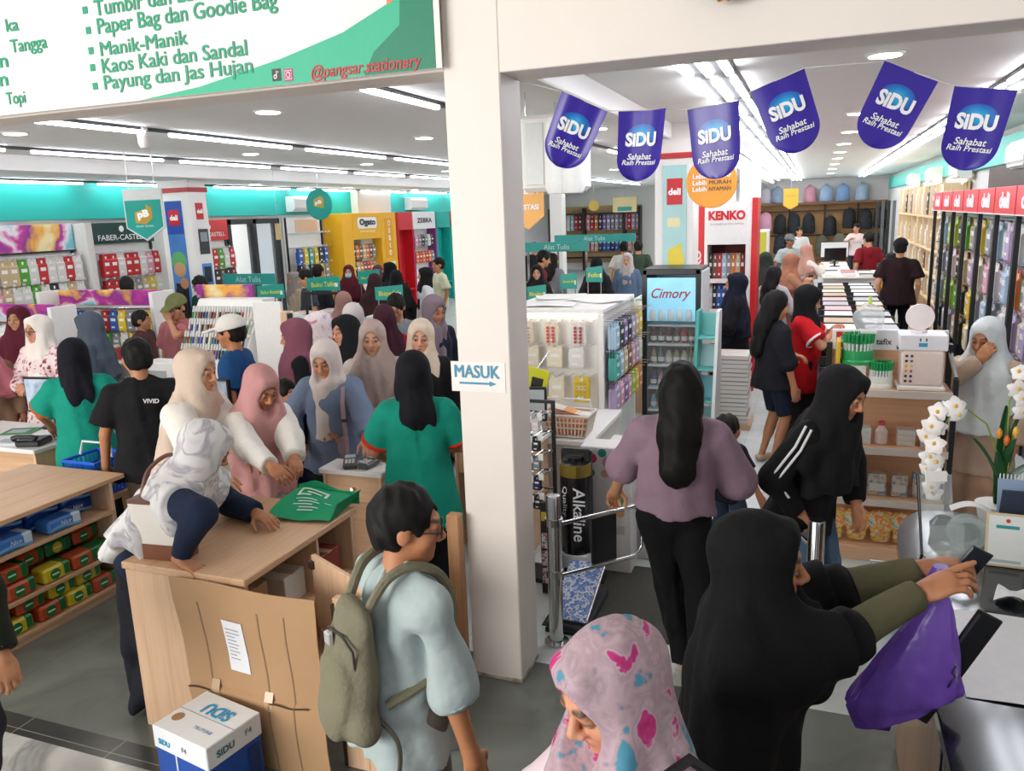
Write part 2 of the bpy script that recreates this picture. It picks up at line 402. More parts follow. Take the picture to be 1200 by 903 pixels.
def person(label, x, y, az, h=1.6, male=False, lean=0., side=0., twist=0., head=(0, 0, 0), L='down', R='down', feet=None, skin=SKIN, top=None, bottom=None,
           hijab=None, hair=None, cap=None, shoes='#3a3430', robe=None, res=None, hres=None, group=None, glasses=False, mask=None, z=0., girth=1., back_print=None, cuffs=None, fold=1., collar=None, oversleeve=None):
    global PCOUNT; PCOUNT += 1; rs = np.random.default_rng(PCOUNT * 31)
    root = thing('person', label, 'person', (x, y, z), -math.radians(az), group); ca, sa = math.cos(math.radians(az)), math.sin(math.radians(az))
    dist = math.hypot(x, math.hypot(y, 1.2)); px = dist / 934
    res = res or min(.022, max(.008, px * 2.2)); hres = hres or min(.012, max(.0036, px * 1.0)); fres = min(.008, max(.0042, px * 1.1))
    hs = (h / 1.62) ** .45 * 1.07; k = h; gw = girth; sw = (.112 if male else .101) * k
    RD = math.radians; Rt = rotz(-RD(twist)) @ roty(RD(side)) @ rotx(-RD(lean)); pel = np.array([0, 0, .53 * k])
    T = lambda a, b, c: pel + Rt @ (np.array([a, b, c]) * k)
    Rh = rotz(-RD(head[0])) @ rotx(-RD(head[1])) @ roty(RD(head[2])); nb = T(0, -.006, .285); off = .185 * k - .122 * hs
    hc = nb + Rt @ np.array([0, .012, off * .62]) + Rh @ np.array([0, .008, off * .38])
    gx, gy = x - (hc[0] * ca + hc[1] * sa), y - (-hc[0] * sa + hc[1] * ca); root.location = (gx, gy, z)   # (x, y) is where the head is
    def loc(w): dx, dy = w[0] - gx, w[1] - gy; return np.array([dx * ca - dy * sa, dx * sa + dy * ca, w[2] - z])
    sh = {1: T(sw / k, 0, .252), -1: T(-sw / k, 0, .252)}; A, B = .175 * k, .155 * k
    arms = {}
    for sd, sp in ((1, R), (-1, L)):
        if isinstance(sp, str):
            sp = {'down': dict(to=(sd * (sw + .07), .05, .47 * k), pole=(sd * .6, -.8, 0)), 'belly': dict(to=(sd * .09, .24, .62 * k), pole=(sd, -.4, -.6)),
                  'front': dict(to=(sd * .14, .38, .62 * k), pole=(sd, -.3, -.7)), 'phone': dict(to=(sd * .08, .28, .74 * k), pole=(sd, -.2, -.8)), 'chin': dict(to=(sd * .02, .15, .80 * k), pole=(sd * .7, .1, -.9))}[sp]
        to = loc(sp['w']) if 'w' in sp else np.array(sp['to'], float); pole = sp.get('pole', (sd * .8, -.5, -.5)); e, w = ik(sh[sd], to, A, B, pole)
        d = sp.get('dir', None); d = nrm(w - e) if d is None else nrm(d); n = np.array(sp.get('palm', (-sd, 0, -.1) if w[2] < .55 * k else (-sd * .4, .2, -1)), float)
        arms[sd] = (sh[sd], e, w, d, n, sp.get('curl', .45), sp.get('point', False), sp.get('spread', 1.))
    if feet and len(feet) == 3: feet = [loc(f) for f in feet[:2]]
    feet = feet or ((-.09, 0, 0), (.09, .03, 0)); legs = {}
    for sd, f in ((-1, feet[0]), (1, feet[1])):
        hp = pel + Rt @ np.array([sd * .052 * k, 0, -.01]); an = np.array([f[0], f[1] - .03, f[2] + .07 * hs]); kn, an = ik(hp, an, .245 * k, .25 * k, (sd * .12, 1, 0)); legs[sd] = (hp, kn, an, f)
    # ---- body: one continuous skin
    S = Solid(); S.frame(Rt, pel)
    S.el((0, 0, .0), np.array([.094 * gw, .068 * gw, .075]) * k); S.el((0, .004 * k, .11 * k), np.array([.074 * gw, .055 * gw, .1]) * k, k=.04); S.el((0, 0, .2 * k), np.array([.088, .058, .1]) * k, k=.04)
    S.rc((-sw, 0, .25 * k), (sw, 0, .25 * k), .027 * k, k=.03)
    for sd in (1, -1): S.rc((sd * .02 * k, -.004 * k, .282 * k), (sd * sw * .9, 0, .256 * k), .026 * k, .022 * k, k=.03)
    S.frame(I3, (0, 0, 0))
    S.rc(nb - Rt @ np.array([0, 0, .03]), hc + Rh @ np.array([0, -.012, -.06]) * hs, .055 * hs, .05 * hs, k=.02)
    for sd in (1, -1):
        s_, e, w, d, n, *_ = arms[sd]; S.rc(s_, e, .028 * k, .023 * k, k=.015); S.rc(e, w, .0235 * k, .0165 * k, k=.01)
        hp, kn, an, f = legs[sd]; S.rc(hp, kn, .05 * k * gw, .032 * k, k=.02); S.rc(kn, an, .031 * k, .019 * k, k=.015); S.rc(kn + (an - kn) * .15, kn + (an - kn) * .5, .03 * k, .029 * k, k=.02)
        S.rc((f[0], f[1] - .05, f[2] + .035), (f[0] + sd * .012, f[1] + .13, f[2] + .025), .034 * hs, .028 * hs, k=.02, fl=(1, 1, .8))
    body = S.mesh(res)
    # head
    H = Solid(); H.frame(Rh, hc); q = lambda *a: np.array(a) * hs
    H.el(q(0, -.012, .03), q(.074, .094, .092)); H.el(q(0, .03, -.045), q(.055, .062, .064), k=.03); H.el(q(0, .068, -.088), q(.022, .02, .018), k=.03)
    for sd in (1, -1):
        H.el(q(sd * .04, .055, -.022), q(.028, .03, .032), k=.02); H.el(q(sd * .033, .098, .008), q(.019, .016, .013), k=.012, cut=True); H.el(q(sd * .032, .0755, .007), q(.0155, .0145, .0125), k=.003)
        H.el(q(sd * .0135, .098, -.027), q(.0105, .011, .0085), k=.008); H.el(q(sd * .076, -.008, -.002), q(.011, .022, .032), k=.008)
    H.rc(q(-.03, .083, .03), q(.03, .083, .03), .012 * hs, k=.02); H.rc(q(0, .089, .015), q(0, .11, -.02), .0075 * hs, .0125 * hs, k=.01)
    H.rc(q(-.014, .085, -.054), q(.014, .085, -.054), .0062 * hs, k=.008); H.rc(q(-.011, .084, -.063), q(.011, .084, -.063), .0068 * hs, k=.008); H.rc(q(-.02, .0945, -.0585), q(.02, .0945, -.0585), .0022 * hs, k=.003, cut=True)
    H.frame(I3, (0, 0, 0)); H.rc(nb, hc + Rh @ q(0, -.012, -.06), .055 * hs, .05 * hs, k=.02)
    hv, hf = H.mesh(hres)
    tone = lambda n_: np.tile(np.minimum(np.array(lin(skin)) * 1.22, 1), (n_, 1))
    hv_l = (hv - hc) @ Rh / hs; ht = tone(len(hv)); bx, by, bz = hv_l.T; fr = by > .05
    def blend(m, c, a): 
        w = (np.clip(m, 0, 1) * a)[:, None]; ht[:] = ht * (1 - w) + np.array(lin(c)) * w
    blend(np.where(fr, 1.5 - ((bx / .019) ** 2 + ((bz + .0585) / .0085) ** 2), 0), '#8a4a40' if male else '#a8504c', .75)
    ax_ = np.abs(bx)
    blend(np.where(fr & (ax_ > .012) & (ax_ < .054), 1.7 - np.abs(bz - (.032 + .006 * np.cos((ax_ - .033) * 60))) / .0045, 0), '#2a1c16', .85)
    blend(np.where(fr, 1.5 - (((ax_ - .032) / .0165) ** 2 + ((bz - .008) / .009) ** 2), 0), '#4a2c20', .8)
    blend(np.where(fr, 1.4 - (((ax_ - .032) / .0125) ** 2 + ((bz - .0065) / .0052) ** 2), 0), '#d8cdc6', .85)
    blend(np.where(fr, 1.5 - (((ax_ - .0315) / .0068) ** 2 + ((bz - .0065) / .0066) ** 2), 0), '#140c08', 1.)
    blend(np.where(fr, 1 - (((ax_ - .04) / .025) ** 2 + ((bz + .025) / .02) ** 2), 0), '#b5604a', .22)
    parts = [body, (hv, hf)]; tones = [tone(len(body[0])), ht]
    for sd in (1, -1):
        s_, e, w, d, n, c, pt, sp = arms[sd]; Hd = Solid(); Hd.rc(w - nrm(w - e) * .06, w, .0185 * k, .0165 * k); hand(Hd, w, d, n, sd, hs, c, sp, pt)
        m = Hd.mesh(fres); parts.append(m); tones.append(tone(len(m[0])))
    V, F = join(*parts); npmesh('body', V, F, mat((1., 1., 1.), .55, var=.04, scale=60, kind='vcol'), root, np.concatenate(tones))
    ph = rs.uniform(0, 6, 8)
    def folds(a, n1, n2=0., ramp=None):
        def f(X, Y, Z):
            an = np.arctan2(X, Y - .02); w = np.sin(an * n1 + 5 * Z + ph[0] + 1.3 * np.sin(7 * Z + ph[1])) + .6 * np.sin(an * (n1 * 1.9) - 9 * Z + ph[2]) + .5 * np.sin(23 * Z + 4 * an + ph[3] + 14 * X)
            g = a * fold * 1.35 * w
            if ramp: g = g * np.clip((ramp[0] - Z) / ramp[1], .12, 1)
            return g.astype(np.float32)
        return f
    def cloth(c, **kw):
        if not isinstance(c, str): return c
        return mat(c, .85, var=.09, scale=9, bump=.55, bscale=13, spec=.25, bdist=.02, **kw)
    # ---- bottoms
    if bottom:
        kind, col = bottom[:2]; S = Solid(); S.frame(Rt, pel)
        if kind in ('trousers', 'shorts', 'wide'):
            gl = .03 if kind == 'wide' else .014
            S.el((0, 0, .0), np.array([.094 * gw, .068 * gw, .08]) * k + .008); S.rc((0, 0, .0), (0, 0, .07 * k), .078 * k * gw + .006, .07 * k * gw + .004, fl=(1, .76, 1), flat=True); S.frame(I3, (0, 0, 0))
            for sd in (1, -1):
                hp, kn, an, f = legs[sd]; S.rc(hp, kn + (kn - hp) * (0 if kind != 'shorts' else -.08), .052 * k * gw + gl * .6, .036 * k + gl, k=.02, flat=(kind == 'shorts'))
                if kind != 'shorts': S.rc(kn, kn + (an - kn) * .5, .036 * k + gl, .034 * k + gl, k=.02); S.rc(kn + (an - kn) * .5, an + np.array([0, 0, -.015]), .034 * k + gl, .027 * k + gl * 1.1, k=.02, flat=True)
            npmesh('trousers' if kind != 'shorts' else 'shorts', *S.mesh(res, disp=folds(.0035, 3)), cloth(col), root)
        else:
            hem = bottom[2] if len(bottom) > 2 else .05; S.rc((0, 0, .0), (0, 0, .09 * k), .078 * k * gw + .014, .07 * k * gw + .014, fl=(1, .78, 1)); S.frame(I3, (0, 0, 0))
            mid = (np.array(feet[0]) + np.array(feet[1])) / 2
            S.rc(pel, (mid[0], mid[1], hem), .108 * k * gw, .13 * k * gw, fl=(1, .85, 1), flat=True, k=.05)
            for sd in (1, -1): S.rc(legs[sd][0], legs[sd][1], .058 * k * gw, .05 * k, k=.05); S.rc(legs[sd][1], legs[sd][2], .05 * k, .05 * k, k=.06)
            S.half((0, 0, hem), (0, 0, -1))
            npmesh('skirt', *S.mesh(res, disp=folds(.011, 5, ramp=(.5 * k, .45 * k))), cloth(col), root)
    # ---- top
    if top:
        col = top['col']; g = .012 + top.get('loose', .3) * .03; hem = top.get('hem', -.07); sl = top.get('sleeve', 'long')
        S = Solid(); S.frame(Rt, pel)
        S.el((0, 0, .2 * k), np.array([.09, .06, .1]) * k + g, k=.04); S.el((0, .004, .1 * k), np.array([.08 * gw, .06 * gw, .11]) * k + g, k=.05); S.rc((-sw, 0, .247 * k), (sw, 0, .247 * k), .029 * k + g * .5, k=.03)
        for sd in (1, -1): S.rc((sd * .025 * k, -.004 * k, .275 * k), (sd * sw * .9, 0, .254 * k), .027 * k + .008, .024 * k + g * .5, k=.03)
        if not male: S.el((0, .035 * k, .185 * k), np.array([.075, .04, .045]) * k + g * .8, k=.04)
        S.rc((0, 0, .08 * k), (0, .0, min(0, hem) * k), .08 * k * gw + g, (.098 + .03 * top.get('flare', .4) * min(3, abs(hem) / .1)) * k * gw + g + .012, fl=(1, .82, 1), flat=True, k=.04)
        if hem > -.02: S.half((0, 0, hem * k), (0, 0, -1))
        S.frame(Rt, nb); S.el((0, .03, .045), np.array([.062, .062, .05]) * hs, k=.012, cut=True); S.frame(I3, (0, 0, 0))
        for sd in (1, -1):
            s_, e, w, *_ = arms[sd]
            if sl == 'short': S.rc(s_, s_ + (e - s_) * .74, .031 * k + g * .6, .031 * k + g * 1.25, k=.03, flat=True)
            elif sl == 'elbow': S.rc(s_, e, .03 * k + g * .6, .028 * k + g * 1.1, k=.03); S.rc(e, e + (w - e) * .12, .027 * k + g, .027 * k + g, flat=True)
            else: S.rc(s_, e, .029 * k + g * .6, .025 * k + g, k=.03); S.rc(e, e + (w - e) * .93, .025 * k + g, .02 * k + g * .7, k=.02, flat=True)
        o = npmesh('shirt' if hem > -.3 else 'tunic', *S.mesh(res, disp=folds(.0042, 4)), cloth(col), root)
        if oversleeve:
            for sd in (1, -1):
                s_, e, w, *_ = arms[sd]; S = Solid(); a = s_ + (e - s_) * .45; S.rc(a, e, .05, .056, k=.03); S.rc(e, e + (w - e) * .96, .056, .04, k=.03, flat=True); npmesh('sleeve', *S.mesh(res, disp=folds(.005, 5)), cloth(oversleeve), root)
        if collar:
            S = Solid(); S.frame(Rt, nb); S.rc((0, .0, -.025), (0, .01, .02), .085, .068, fl=(1, .95, 1), flat=True, k=.01); S.half((0, 0, -.03), (0, -.25, -1)); S.rc((0, .02, .0), (0, .03, .06), .058, .062, cut=True, k=.005); npmesh('collar', *S.mesh(min(res, .009)), cloth(collar), root)
        if cuffs:
            for sd in (1, -1):
                s_, e, w, *_ = arms[sd]; c = Solid(); f0, r0 = (.66, .031 * k + g * 1.25) if sl == 'short' else ((.06, .027 * k + g) if sl == 'elbow' else (.9, .02 * k + g * .75))
                a, b = (s_ + (e - s_) * f0, s_ + (e - s_) * (f0 + .08)) if sl == 'short' else (e + (w - e) * f0, e + (w - e) * (f0 + .05))
                c.rc(a - nrm(b - a) * .0, b, r0 + .004, r0 + .004, flat=True); c.half(a, -nrm(b - a)); npmesh('cuff', *c.mesh(min(res, .008)), cloth(cuffs), root)
    # ---- headwear
    if hijab:
        col, style = hijab[0], hijab[1]; S = Solid(); S.frame(Rh, hc)
        S.el(q(0, -.02, .03), q(.097, .122, .112)); S.el(q(0, -.008, -.045), q(.094, .104, .092), k=.04); S.rc(q(-.035, .06, .1), q(.035, .06, .1), .016 * hs, k=.04)
        S.frame(I3, (0, 0, 0)); a = hc + Rh @ q(0, .01, -.08); S.rc(a, nb + Rt @ np.array([0, .02, -.02]), .082 * hs, .09 * hs, k=.05)
        S.frame(Rt, nb); D_ = hijab[2] if len(hijab) > 2 else .3
        if style == 'cape':
            S.rc((0, .005, -.01), (0, .01, -.085), .115, (sw + .045), fl=(1, .62, 1), k=.07); S.rc((0, .08, -.07), (0, .112, -D_ - .06), .15, (sw + .05) * .95, fl=(1, .56, 1), k=.07, flat=True); S.rc((0, -.055, -.08), (0, -.075, -D_), .13, sw + .03, fl=(1, .55, 1), k=.07, flat=True)
            for sd in (1, -1): S.rc((sd * .1, 0, -.05), (sd * (sw + .035), .01, -D_ * .75), .07, .075, fl=(1, 1.1, 1), k=.06, flat=True)
            if len(hijab) > 3:
                S.frame(I3, (0, 0, 0))
                for sd in (1, -1): s_, e, *_ = arms[sd]; S.rc(s_, s_ + (e - s_) * hijab[3], .085, .1, k=.07, flat=True); S.rc(s_ + (e - s_) * .4 - np.array([0, 0, .02]), s_ + (e - s_) * .75 * hijab[3] - np.array([0, 0, .13]), .05, .04, k=.07)
                S.frame(Rt, nb)
        elif style == 'bib':
            S.rc((0, .0, -.01), (0, .01, -.06), .105, sw + .0, fl=(1, .62, 1), k=.06); S.rc((0, .065, -.03), (.0, .125, -D_), .11, .08, fl=(1, .55, 1), k=.06); S.rc((0, -.04, -.02), (0, -.075, -D_ * .75), .1, .08, fl=(1, .5, 1), k=.06)
        elif style == 'tail':
            S.rc((0, -.03, .06), (0.01, -.085, -.06), .092, .085, fl=(1, .7, 1), k=.06); S.rc((.01, -.085, -.06), (.02, -.09, -D_), .082, .045, fl=(1, .5, 1), k=.05)
        elif style == 'wrap':
            S.el((0, .012, .0), (.135, .12, .062), k=.05); S.rc((.03, .11, -.02), (.035, .15, -D_), .075, .075, fl=(1, .5, 1), k=.05, flat=True)
        S.frame(Rh, hc); S.el(q(0, .14, -.01), q(.064, .122, .094), k=.01, cut=True)
        top_z = nb[2] + .03
        o = npmesh('hijab', *S.mesh(min(res, .012) if dist < 9 else res * .8, disp=folds(.0055, 6, ramp=(hc[2] + .06, .35))), cloth(col), root)
    if hair:
        col, style = hair[0], hair[1]; S = Solid(); S.frame(Rh, hc)
        S.el(q(0, -.018, .036), q(.086, .105, .1)); S.el(q(0, -.05, -.02), q(.076, .062, .075), k=.03)
        if style == 'long':
            Lh = hair[2] if len(hair) > 2 else .4
            for sd in (1, -1): S.rc(q(sd * .06, -.01, .0), q(sd * .065, -.02, -.1), .03 * hs, .028 * hs, k=.03)
            S.frame(I3, (0, 0, 0)); b0 = hc + Rh @ q(0, -.05, -.02); b1 = nb + Rt @ np.array([0, -.095, -.02]); S.rc(b0, b1, .095 * hs, .095 * hs, fl=(1, .75, 1), k=.04); S.rc(b1, b1 + Rt @ np.array([0, -.055, -Lh + .1]), .1, .09, fl=(1, .6, 1), k=.03)
            S.frame(Rh, hc)
        S.el(q(0, .13, -.045), q(.07, .105, .102), k=.008, cut=True); S.el(q(.02, .12, .03), q(.045, .06, .04), k=.01, cut=True)
        if style != 'long':
            S.el(q(0, -.0, -.13), q(.2, .2, .065), k=.015, cut=True)
            for sd in (1, -1): S.el(q(sd * .085, .012, -.02), q(.03, .026, .04), k=.01, cut=True)
        hk = .4 if style == 'long' else .65
        def hd(X, Y, Z): return (hk * (.005 * np.sin(70 * X + 30 * Z * hk + 2.5 * np.sin(50 * Y)) + .004 * np.sin(120 * Y + 60 * X + 2 * np.sin(40 * Z * hk)) + .002 * np.sin(170 * Z * hk + 90 * X))).astype(np.float32)
        npmesh('hair', *S.mesh(min(res, .01), disp=hd), mat(col, .62, var=.3, scale=60, stretch=(1, 1, .2), spec=.22), root)
    if cap:
        S = Solid(); S.frame(Rh, hc); S.el(q(0, -.016, .04), q(.1, .12, .108)); S.half(q(0, 0, .03), (0, -.1, -1)); S.rc(q(0, .085, .05), q(0, .165, .032), .07 * hs, .055 * hs, fl=(1, 1, .12), k=.01)
        npmesh('cap', *S.mesh(min(res, .009)), cloth(cap), root)
    if mask:
        S = Solid(); S.frame(Rh, hc); S.el(q(0, .05, -.05), q(.062, .068, .052)); npmesh('face_mask', *S.mesh(min(res, .01)), cloth(mask), root)
    if glasses:
        m = MB(); X_ = np.eye(4)
        for sd in (1, -1): m.tube([hc + Rh @ q(sd * .034 + .024 * math.cos(a), .105, .005 + .02 * math.sin(a)) for a in np.linspace(0, 2 * PI, 13)[:-1]], .0022, n=5, closed=True); m.tube([hc + Rh @ q(sd * .058, .104, .01), hc + Rh @ q(sd * .08, .0, .008)], .002, n=5)
        m.tube([hc + Rh @ q(-.01, .107, .01), hc + Rh @ q(.01, .107, .01)], .002, n=5); m.build('glasses', mat('#202020', .3), root)
    if shoes:
        for sd in (1, -1):
            f = legs[sd][3]; S = Solid(); S.rc((f[0], f[1] - .055, f[2] + .036), (f[0] + sd * .012, f[1] + .14, f[2] + .026), .043 * hs, .037 * hs, fl=(1, 1, .85), k=.02); S.half((0, 0, f[2] + .003), (0, 0, -1)); S.half((0, f[1], f[2] + .075), (0, -.25, 1))
            npmesh('shoe', *S.mesh(min(res, .012)), cloth(shoes), root)
    root['_hc'] = tuple(hc); 
    return dict(root=root, hc=hc, Rh=Rh, nb=nb, Rt=Rt, arms=arms, T=T, hs=hs, pel=pel, loc=loc, hand=lambda sd, a=.09, c=.02: Vector((gx, gy, z)) + Matrix.Rotation(-math.radians(az), 3, 'Z') @ Vector(arms[sd][2] + nrm(arms[sd][3]) * a * hs + nrm(arms[sd][4] - nrm(arms[sd][3]) * (arms[sd][4] @ nrm(arms[sd][3]))) * c))
# ================================================================== the building
WHITE = mat('#eeebe8', .6, var=.02, scale=3)
CEIL = mat('#f3f1ef', .8, var=.015, scale=1.5)
TEAL = mat('#12aaa0', .5, var=.03, scale=2)
BLACK = mat('#17181a', .45, var=.1)
STEEL = mat('#c9c9c9', .18, metal=1., var=.04, scale=20, stretch=(1, 1, .05))
def tiles(a, b, rough, size, mortar='#8d918e'):
    m = bpy.data.materials.new('surface_floor_tiles'); m.use_nodes = True; nt = m.node_tree; N = nt.nodes; L = nt.links; bs = N['Principled BSDF']
    bs.inputs['Roughness'].default_value = rough
    tc = N.new('ShaderNodeTexCoord'); br = N.new('ShaderNodeTexBrick'); br.offset = 0; br.inputs['Scale'].default_value = 1
    br.inputs['Brick Width'].default_value = size; br.inputs['Row Height'].default_value = size; br.inputs['Mortar Size'].default_value = .0025; br.inputs['Mortar'].default_value = (*lin(mortar), 1)
    no = N.new('ShaderNodeTexNoise'); no.inputs['Scale'].default_value = 2.2; no.inputs['Detail'].default_value = 6; no.inputs['Distortion'].default_value = .8
    r = N.new('ShaderNodeValToRGB'); r.color_ramp.elements[0].position = .35; r.color_ramp.elements[1].position = .68
    r.color_ramp.elements[0].color = (*lin(a), 1); r.color_ramp.elements[1].color = (*lin(b), 1)
    L.new(tc.outputs['Object'], br.inputs['Vector']); L.new(tc.outputs['Object'], no.inputs['Vector']); L.new(no.outputs['Fac'], r.inputs[0])
    L.new(r.outputs[0], br.inputs['Color1']); L.new(r.outputs[0], br.inputs['Color2']); L.new(br.outputs['Color'], bs.inputs['Base Color'])
    return m
YF = 3.72
def slab(name, lo, hi, m, ch=.0): return struct(MB().box(lo, hi, ch=ch).build(name, m))
slab('floor', (-4.6, 2.49, -.1), (3.6, YF, 0), tiles('#62665f', '#7b7f79', .22, .8, '#6a6e69'))
slab('floor', (-2.05, -6, -.1), (3.6, 2.49, 0), tiles('#4c504d', '#62665f', .22, .8, '#5a5e59'))
slab('floor_strip', (-12, 2.36, -.1), (-2.05, 2.49, 0), tiles('#3b3d3a', '#4b4d49', .2, .6))
slab('floor', (-12, -6, -.1), (-2.05, 2.36, 0), ramp_mat(((.3, '#aaaaa6'), (.5, '#c9c8c4'), (.6, '#8f918d'), (.75, '#cfcecb')), 1.6, .12, 'noise', None, 8, distort=2.))
slab('floor', (-12, 2.49, -.1), (-4.6, YF, 0), tiles('#62665f', '#7b7f79', .22, .8, '#6a6e69'))
slab('floor', (-12, YF, -.1), (3.6, 34, 0), tiles('#c6cdc9', '#d8ddd9', .3, .6, '#a9b0ac'))
# ceiling: main plane, the lowered strip along the left wall, and the front zone
slab('ceiling', (-8.9, 3.77, 3.3), (2.6, 34, 3.4), CEIL)
slab('ceiling', (-10.7, 3.77, 3.12), (-8.9, 34, 3.4), CEIL)
slab('ceiling', (-12, -2.0, 4.3), (4, 3.55, 4.4), CEIL)
struct(MB().box((-1.72, 3.78, 3.14), (-1.5, 33, 3.31), ch=.01).build('ceiling_trim', mat('#f2efec', .7, var=.01)))
# the pillar and beams between entrance and shop
pm = mat('#efe6df', .55, var=.025, scale=5, bump=.08, bscale=30)
struct(MB().box((-1.618, 3.508, 0), (-1.343, 3.772, 4.35), ch=.006).build('pillar', pm))
stain = ramp_mat(((.35, '#8d7d68'), (.6, '#cfc5b8'), (.8, '#e9e2da')), 14, .7)
struct(MB().box((-1.62, 3.505, 0), (-1.341, 3.774, .022), ch=.002).build('pillar_trim', stain))
struct(MB().box((-1.343, 3.508, 3.018), (3.6, 3.77, 4.35), ch=.004).build('beam', pm))
struct(MB().box((-12, 3.52, 3.05), (-1.618, 3.77, 4.35), ch=.004).build('beam', pm))
# side and back walls
XL, XR, YB = -10.5, 2.45, 33.0
WALLG = mat('#d9d7d4', .7, var=.02, scale=2)
slab('wall_left', (XL - .15, 3.7, 0), (XL, 12.55, 3.3), WALLG)
slab('wall_left', (XL - .15, 14.15, 0), (XL, YB + .1, 3.3), WALLG)
slab('wall_left', (XL - .15, 12.55, 2.5), (XL, 14.15, 3.3), WALLG)
slab('wall_back', (XL - .15, YB, 0), (XR + .15, YB + .15, 3.4), WHITE)
slab('wall_right', (XR, 3.5, 0), (XR + .15, YB, 3.4), WALLG)
slab('wall_right', (3.6, -6, 0), (3.75, 3.6, 4.4), WALLG)
slab('wall_front', (XR + .1, 3.52, 0), (3.75, 3.65, 3.2), WALLG)
slab('wall_left', (-12.1, -6, 0), (-12, 3.7, 4.4), WALLG)
slab('wall_left', (-12.1, 3.65, 0), (XL - .1, 3.78, 4.4), WALLG)
struct(MB().box((XL - .02, 3.8, 2.56), (XL + .06, 17.0, 3.13), ch=.004).build('wall_left_trim', TEAL))
struct(MB().box((XL - .02, 18.6, 2.56), (XL + .06, 31, 3.13), ch=.004).build('wall_left_trim', TEAL))
struct(MB().box((XL - .02, 17.0, 0), (XL + .25, 18.6, 3.13), ch=.004).build('pillar', WHITE))
struct(MB().box((XR - .08, 3.8, 2.83), (XR + .02, 32, 3.2), ch=.004).build('wall_right_trim', mat('#4fc4b4', .5, var=.03, scale=2)))
struct(MB().box((XR - .06, 3.8, 2.5), (XR + .02, 14, 2.83), ch=.004).build('wall_right_trim', mat('#4a3b32', .6)))
# glazed door to the yard in the left wall
d = MB()
for y in (12.55, 13.3, 14.05): d.box((XL - .1, y, 0), (XL + .06, y + .1, 2.5))
d.box((XL - .1, 12.55, 2.4), (XL + .06, 14.15, 2.5)); d.box((XL - .1, 12.55, 0), (XL + .06, 14.15, .1)); d.box((XL - .1, 12.55, .1), (XL + .06, 14.15, .16))
do = struct(d.build('door_1', BLACK))
g = MB().box((XL - .04, 12.65, .1), (XL - .03, 14.05, 2.4), ch=.001).build('glass', mat('#eef4f4', .03, alpha=.12, var=0), do); g['kind'] = 'structure'
slab('exterior_wall', (-13.2, 11.5, 0), (-13.1, 16.6, 3.6), mat('#cfcfcd', .8, var=.03))
slab('exterior_ground', (-14.5, 11.5, -.1), (XL - .15, 20, 0), mat('#b9b9b4', .8))
area('yard_daylight', (-11.8, 13.6, 4.6), (-12.6, 13.4, .8), 2.0, 3.0, 520, (1, 1, 1))
for i, (yy, xx) in enumerate(((13.2, -12.3), (14.6, -12.5), (14.0, -12.0))):
    b = MB(); fl = MB()
    for k in range(110):
        a = random.uniform(0, 6.28); r = random.uniform(0, .36); z = random.uniform(.45, 1.5); c = Vector((r * math.cos(a), r * math.sin(a), z))
        u = Vector((random.uniform(-1, 1), random.uniform(-1, 1), random.uniform(-.6, .6))).normalized() * .09; v = u.cross(Vector((.2, .4, .9))).normalized() * .032
        (b if k % 3 else fl).add([c - u, c + v + Vector((0, 0, .012)), c + u, c - v + Vector((0, 0, .012)), c + Vector((0, 0, -.01))], [(0, 1, 2, 3), (0, 4, 1), (1, 4, 2), (2, 4, 3), (3, 4, 0)])
    t = thing('flowering_shrub', ['white flowering shrub behind the first pane of the glass door', 'pale flowering shrub at the far edge of the glass door', 'flowering shrub between the two panes of the glass door'][i], 'shrub', (xx, yy, 0), group='shrubs in the yard')
    b.build('foliage', mat('#5f8a3c', .6, var=.25), t); fl.build('blossom', mat('#f1edda', .7), t)
    MB().lathe([(.11, 0), (.16, .3), (.17, .34)], n=14).build('pot', mat('#7d5a44', .8), t); MB().tube([(0, 0, .3), (.02, .01, .9), (0, .03, 1.3)], .02).build('stem', mat('#5a4a34', .8), t)
# ---- printed banner over the left opening
bn = thing('hanging_banner', 'long white printed banner with green lettering hung above the left opening', 'banner', (-1.60, 3.46, 3.055))
def bz(x): return .0006 * math.sin(x * 2.2)
G = [[(-x, bz(x) * (1 - k / 8) - .0, k * .16) for x in np.linspace(0, 6.5, 66)] for k in range(9)]
MB().sheet(G[::-1], th=.003).build('cloth', mat('#f3f0ea', .55, var=.02, scale=2), bn, smooth=True)
GREEN = mat('#1f9a78', .5); DKGREEN = mat('#0c7f60', .5); ORANGE = mat('#f08058', .5); RED = mat('#c8202c', .45)
def flat(poly, m, name, parent, y=-.0038, th=.002): return MB().prism(poly, y, y + th, ax=1).build(name, m, parent)
flat([(-.03, .001), (-.03, .40), (-.22, .31), (-.5, .2), (-.85, .12), (-1.35, .035), (-1.75, .001)], mat('#35b48e', .5), 'green_wave', bn)
flat([(-.03, .001), (-.03, .40), (-.19, .315), (-.2, .2), (-.34, .1), (-.4, .001)], DKGREEN, 'dark_green_wave', bn, y=-.0044)
flat([(-.03, .40), (-.03, 1.2), (-.04, 1.2), (-.18, .8), (-.26, .29)], ORANGE, 'orange_stripe', bn, y=-.0041)
def btext(s, px, py, h, m=GREEN, w=None, sh=0.):
    c = P(px, py, Y=3.435); o = text('lettering', s, w, m, bn, frame((c.x + 1.60, -.0050, c.z - 3.055), (1, 0, 0), (0, 0, 1)), height=h, bold=-.02, align='LEFT', shear=sh); return o
def brow(s, x0, y0, x1, y1, h, m=GREEN, sh=0., dot=True):
    a = P(x0, y0, Y=3.435); b = P(x1, y1, Y=3.435); btext(s, x0, y0, h, m, abs(b.x - a.x), sh)
    if dot: MB().box((a.x + 1.60 - .085, -.0056, a.z - 3.055 - .018), (a.x + 1.60 - .05, -.0036, a.z - 3.055 + .018), ch=.001).build('bullet', m, bn)
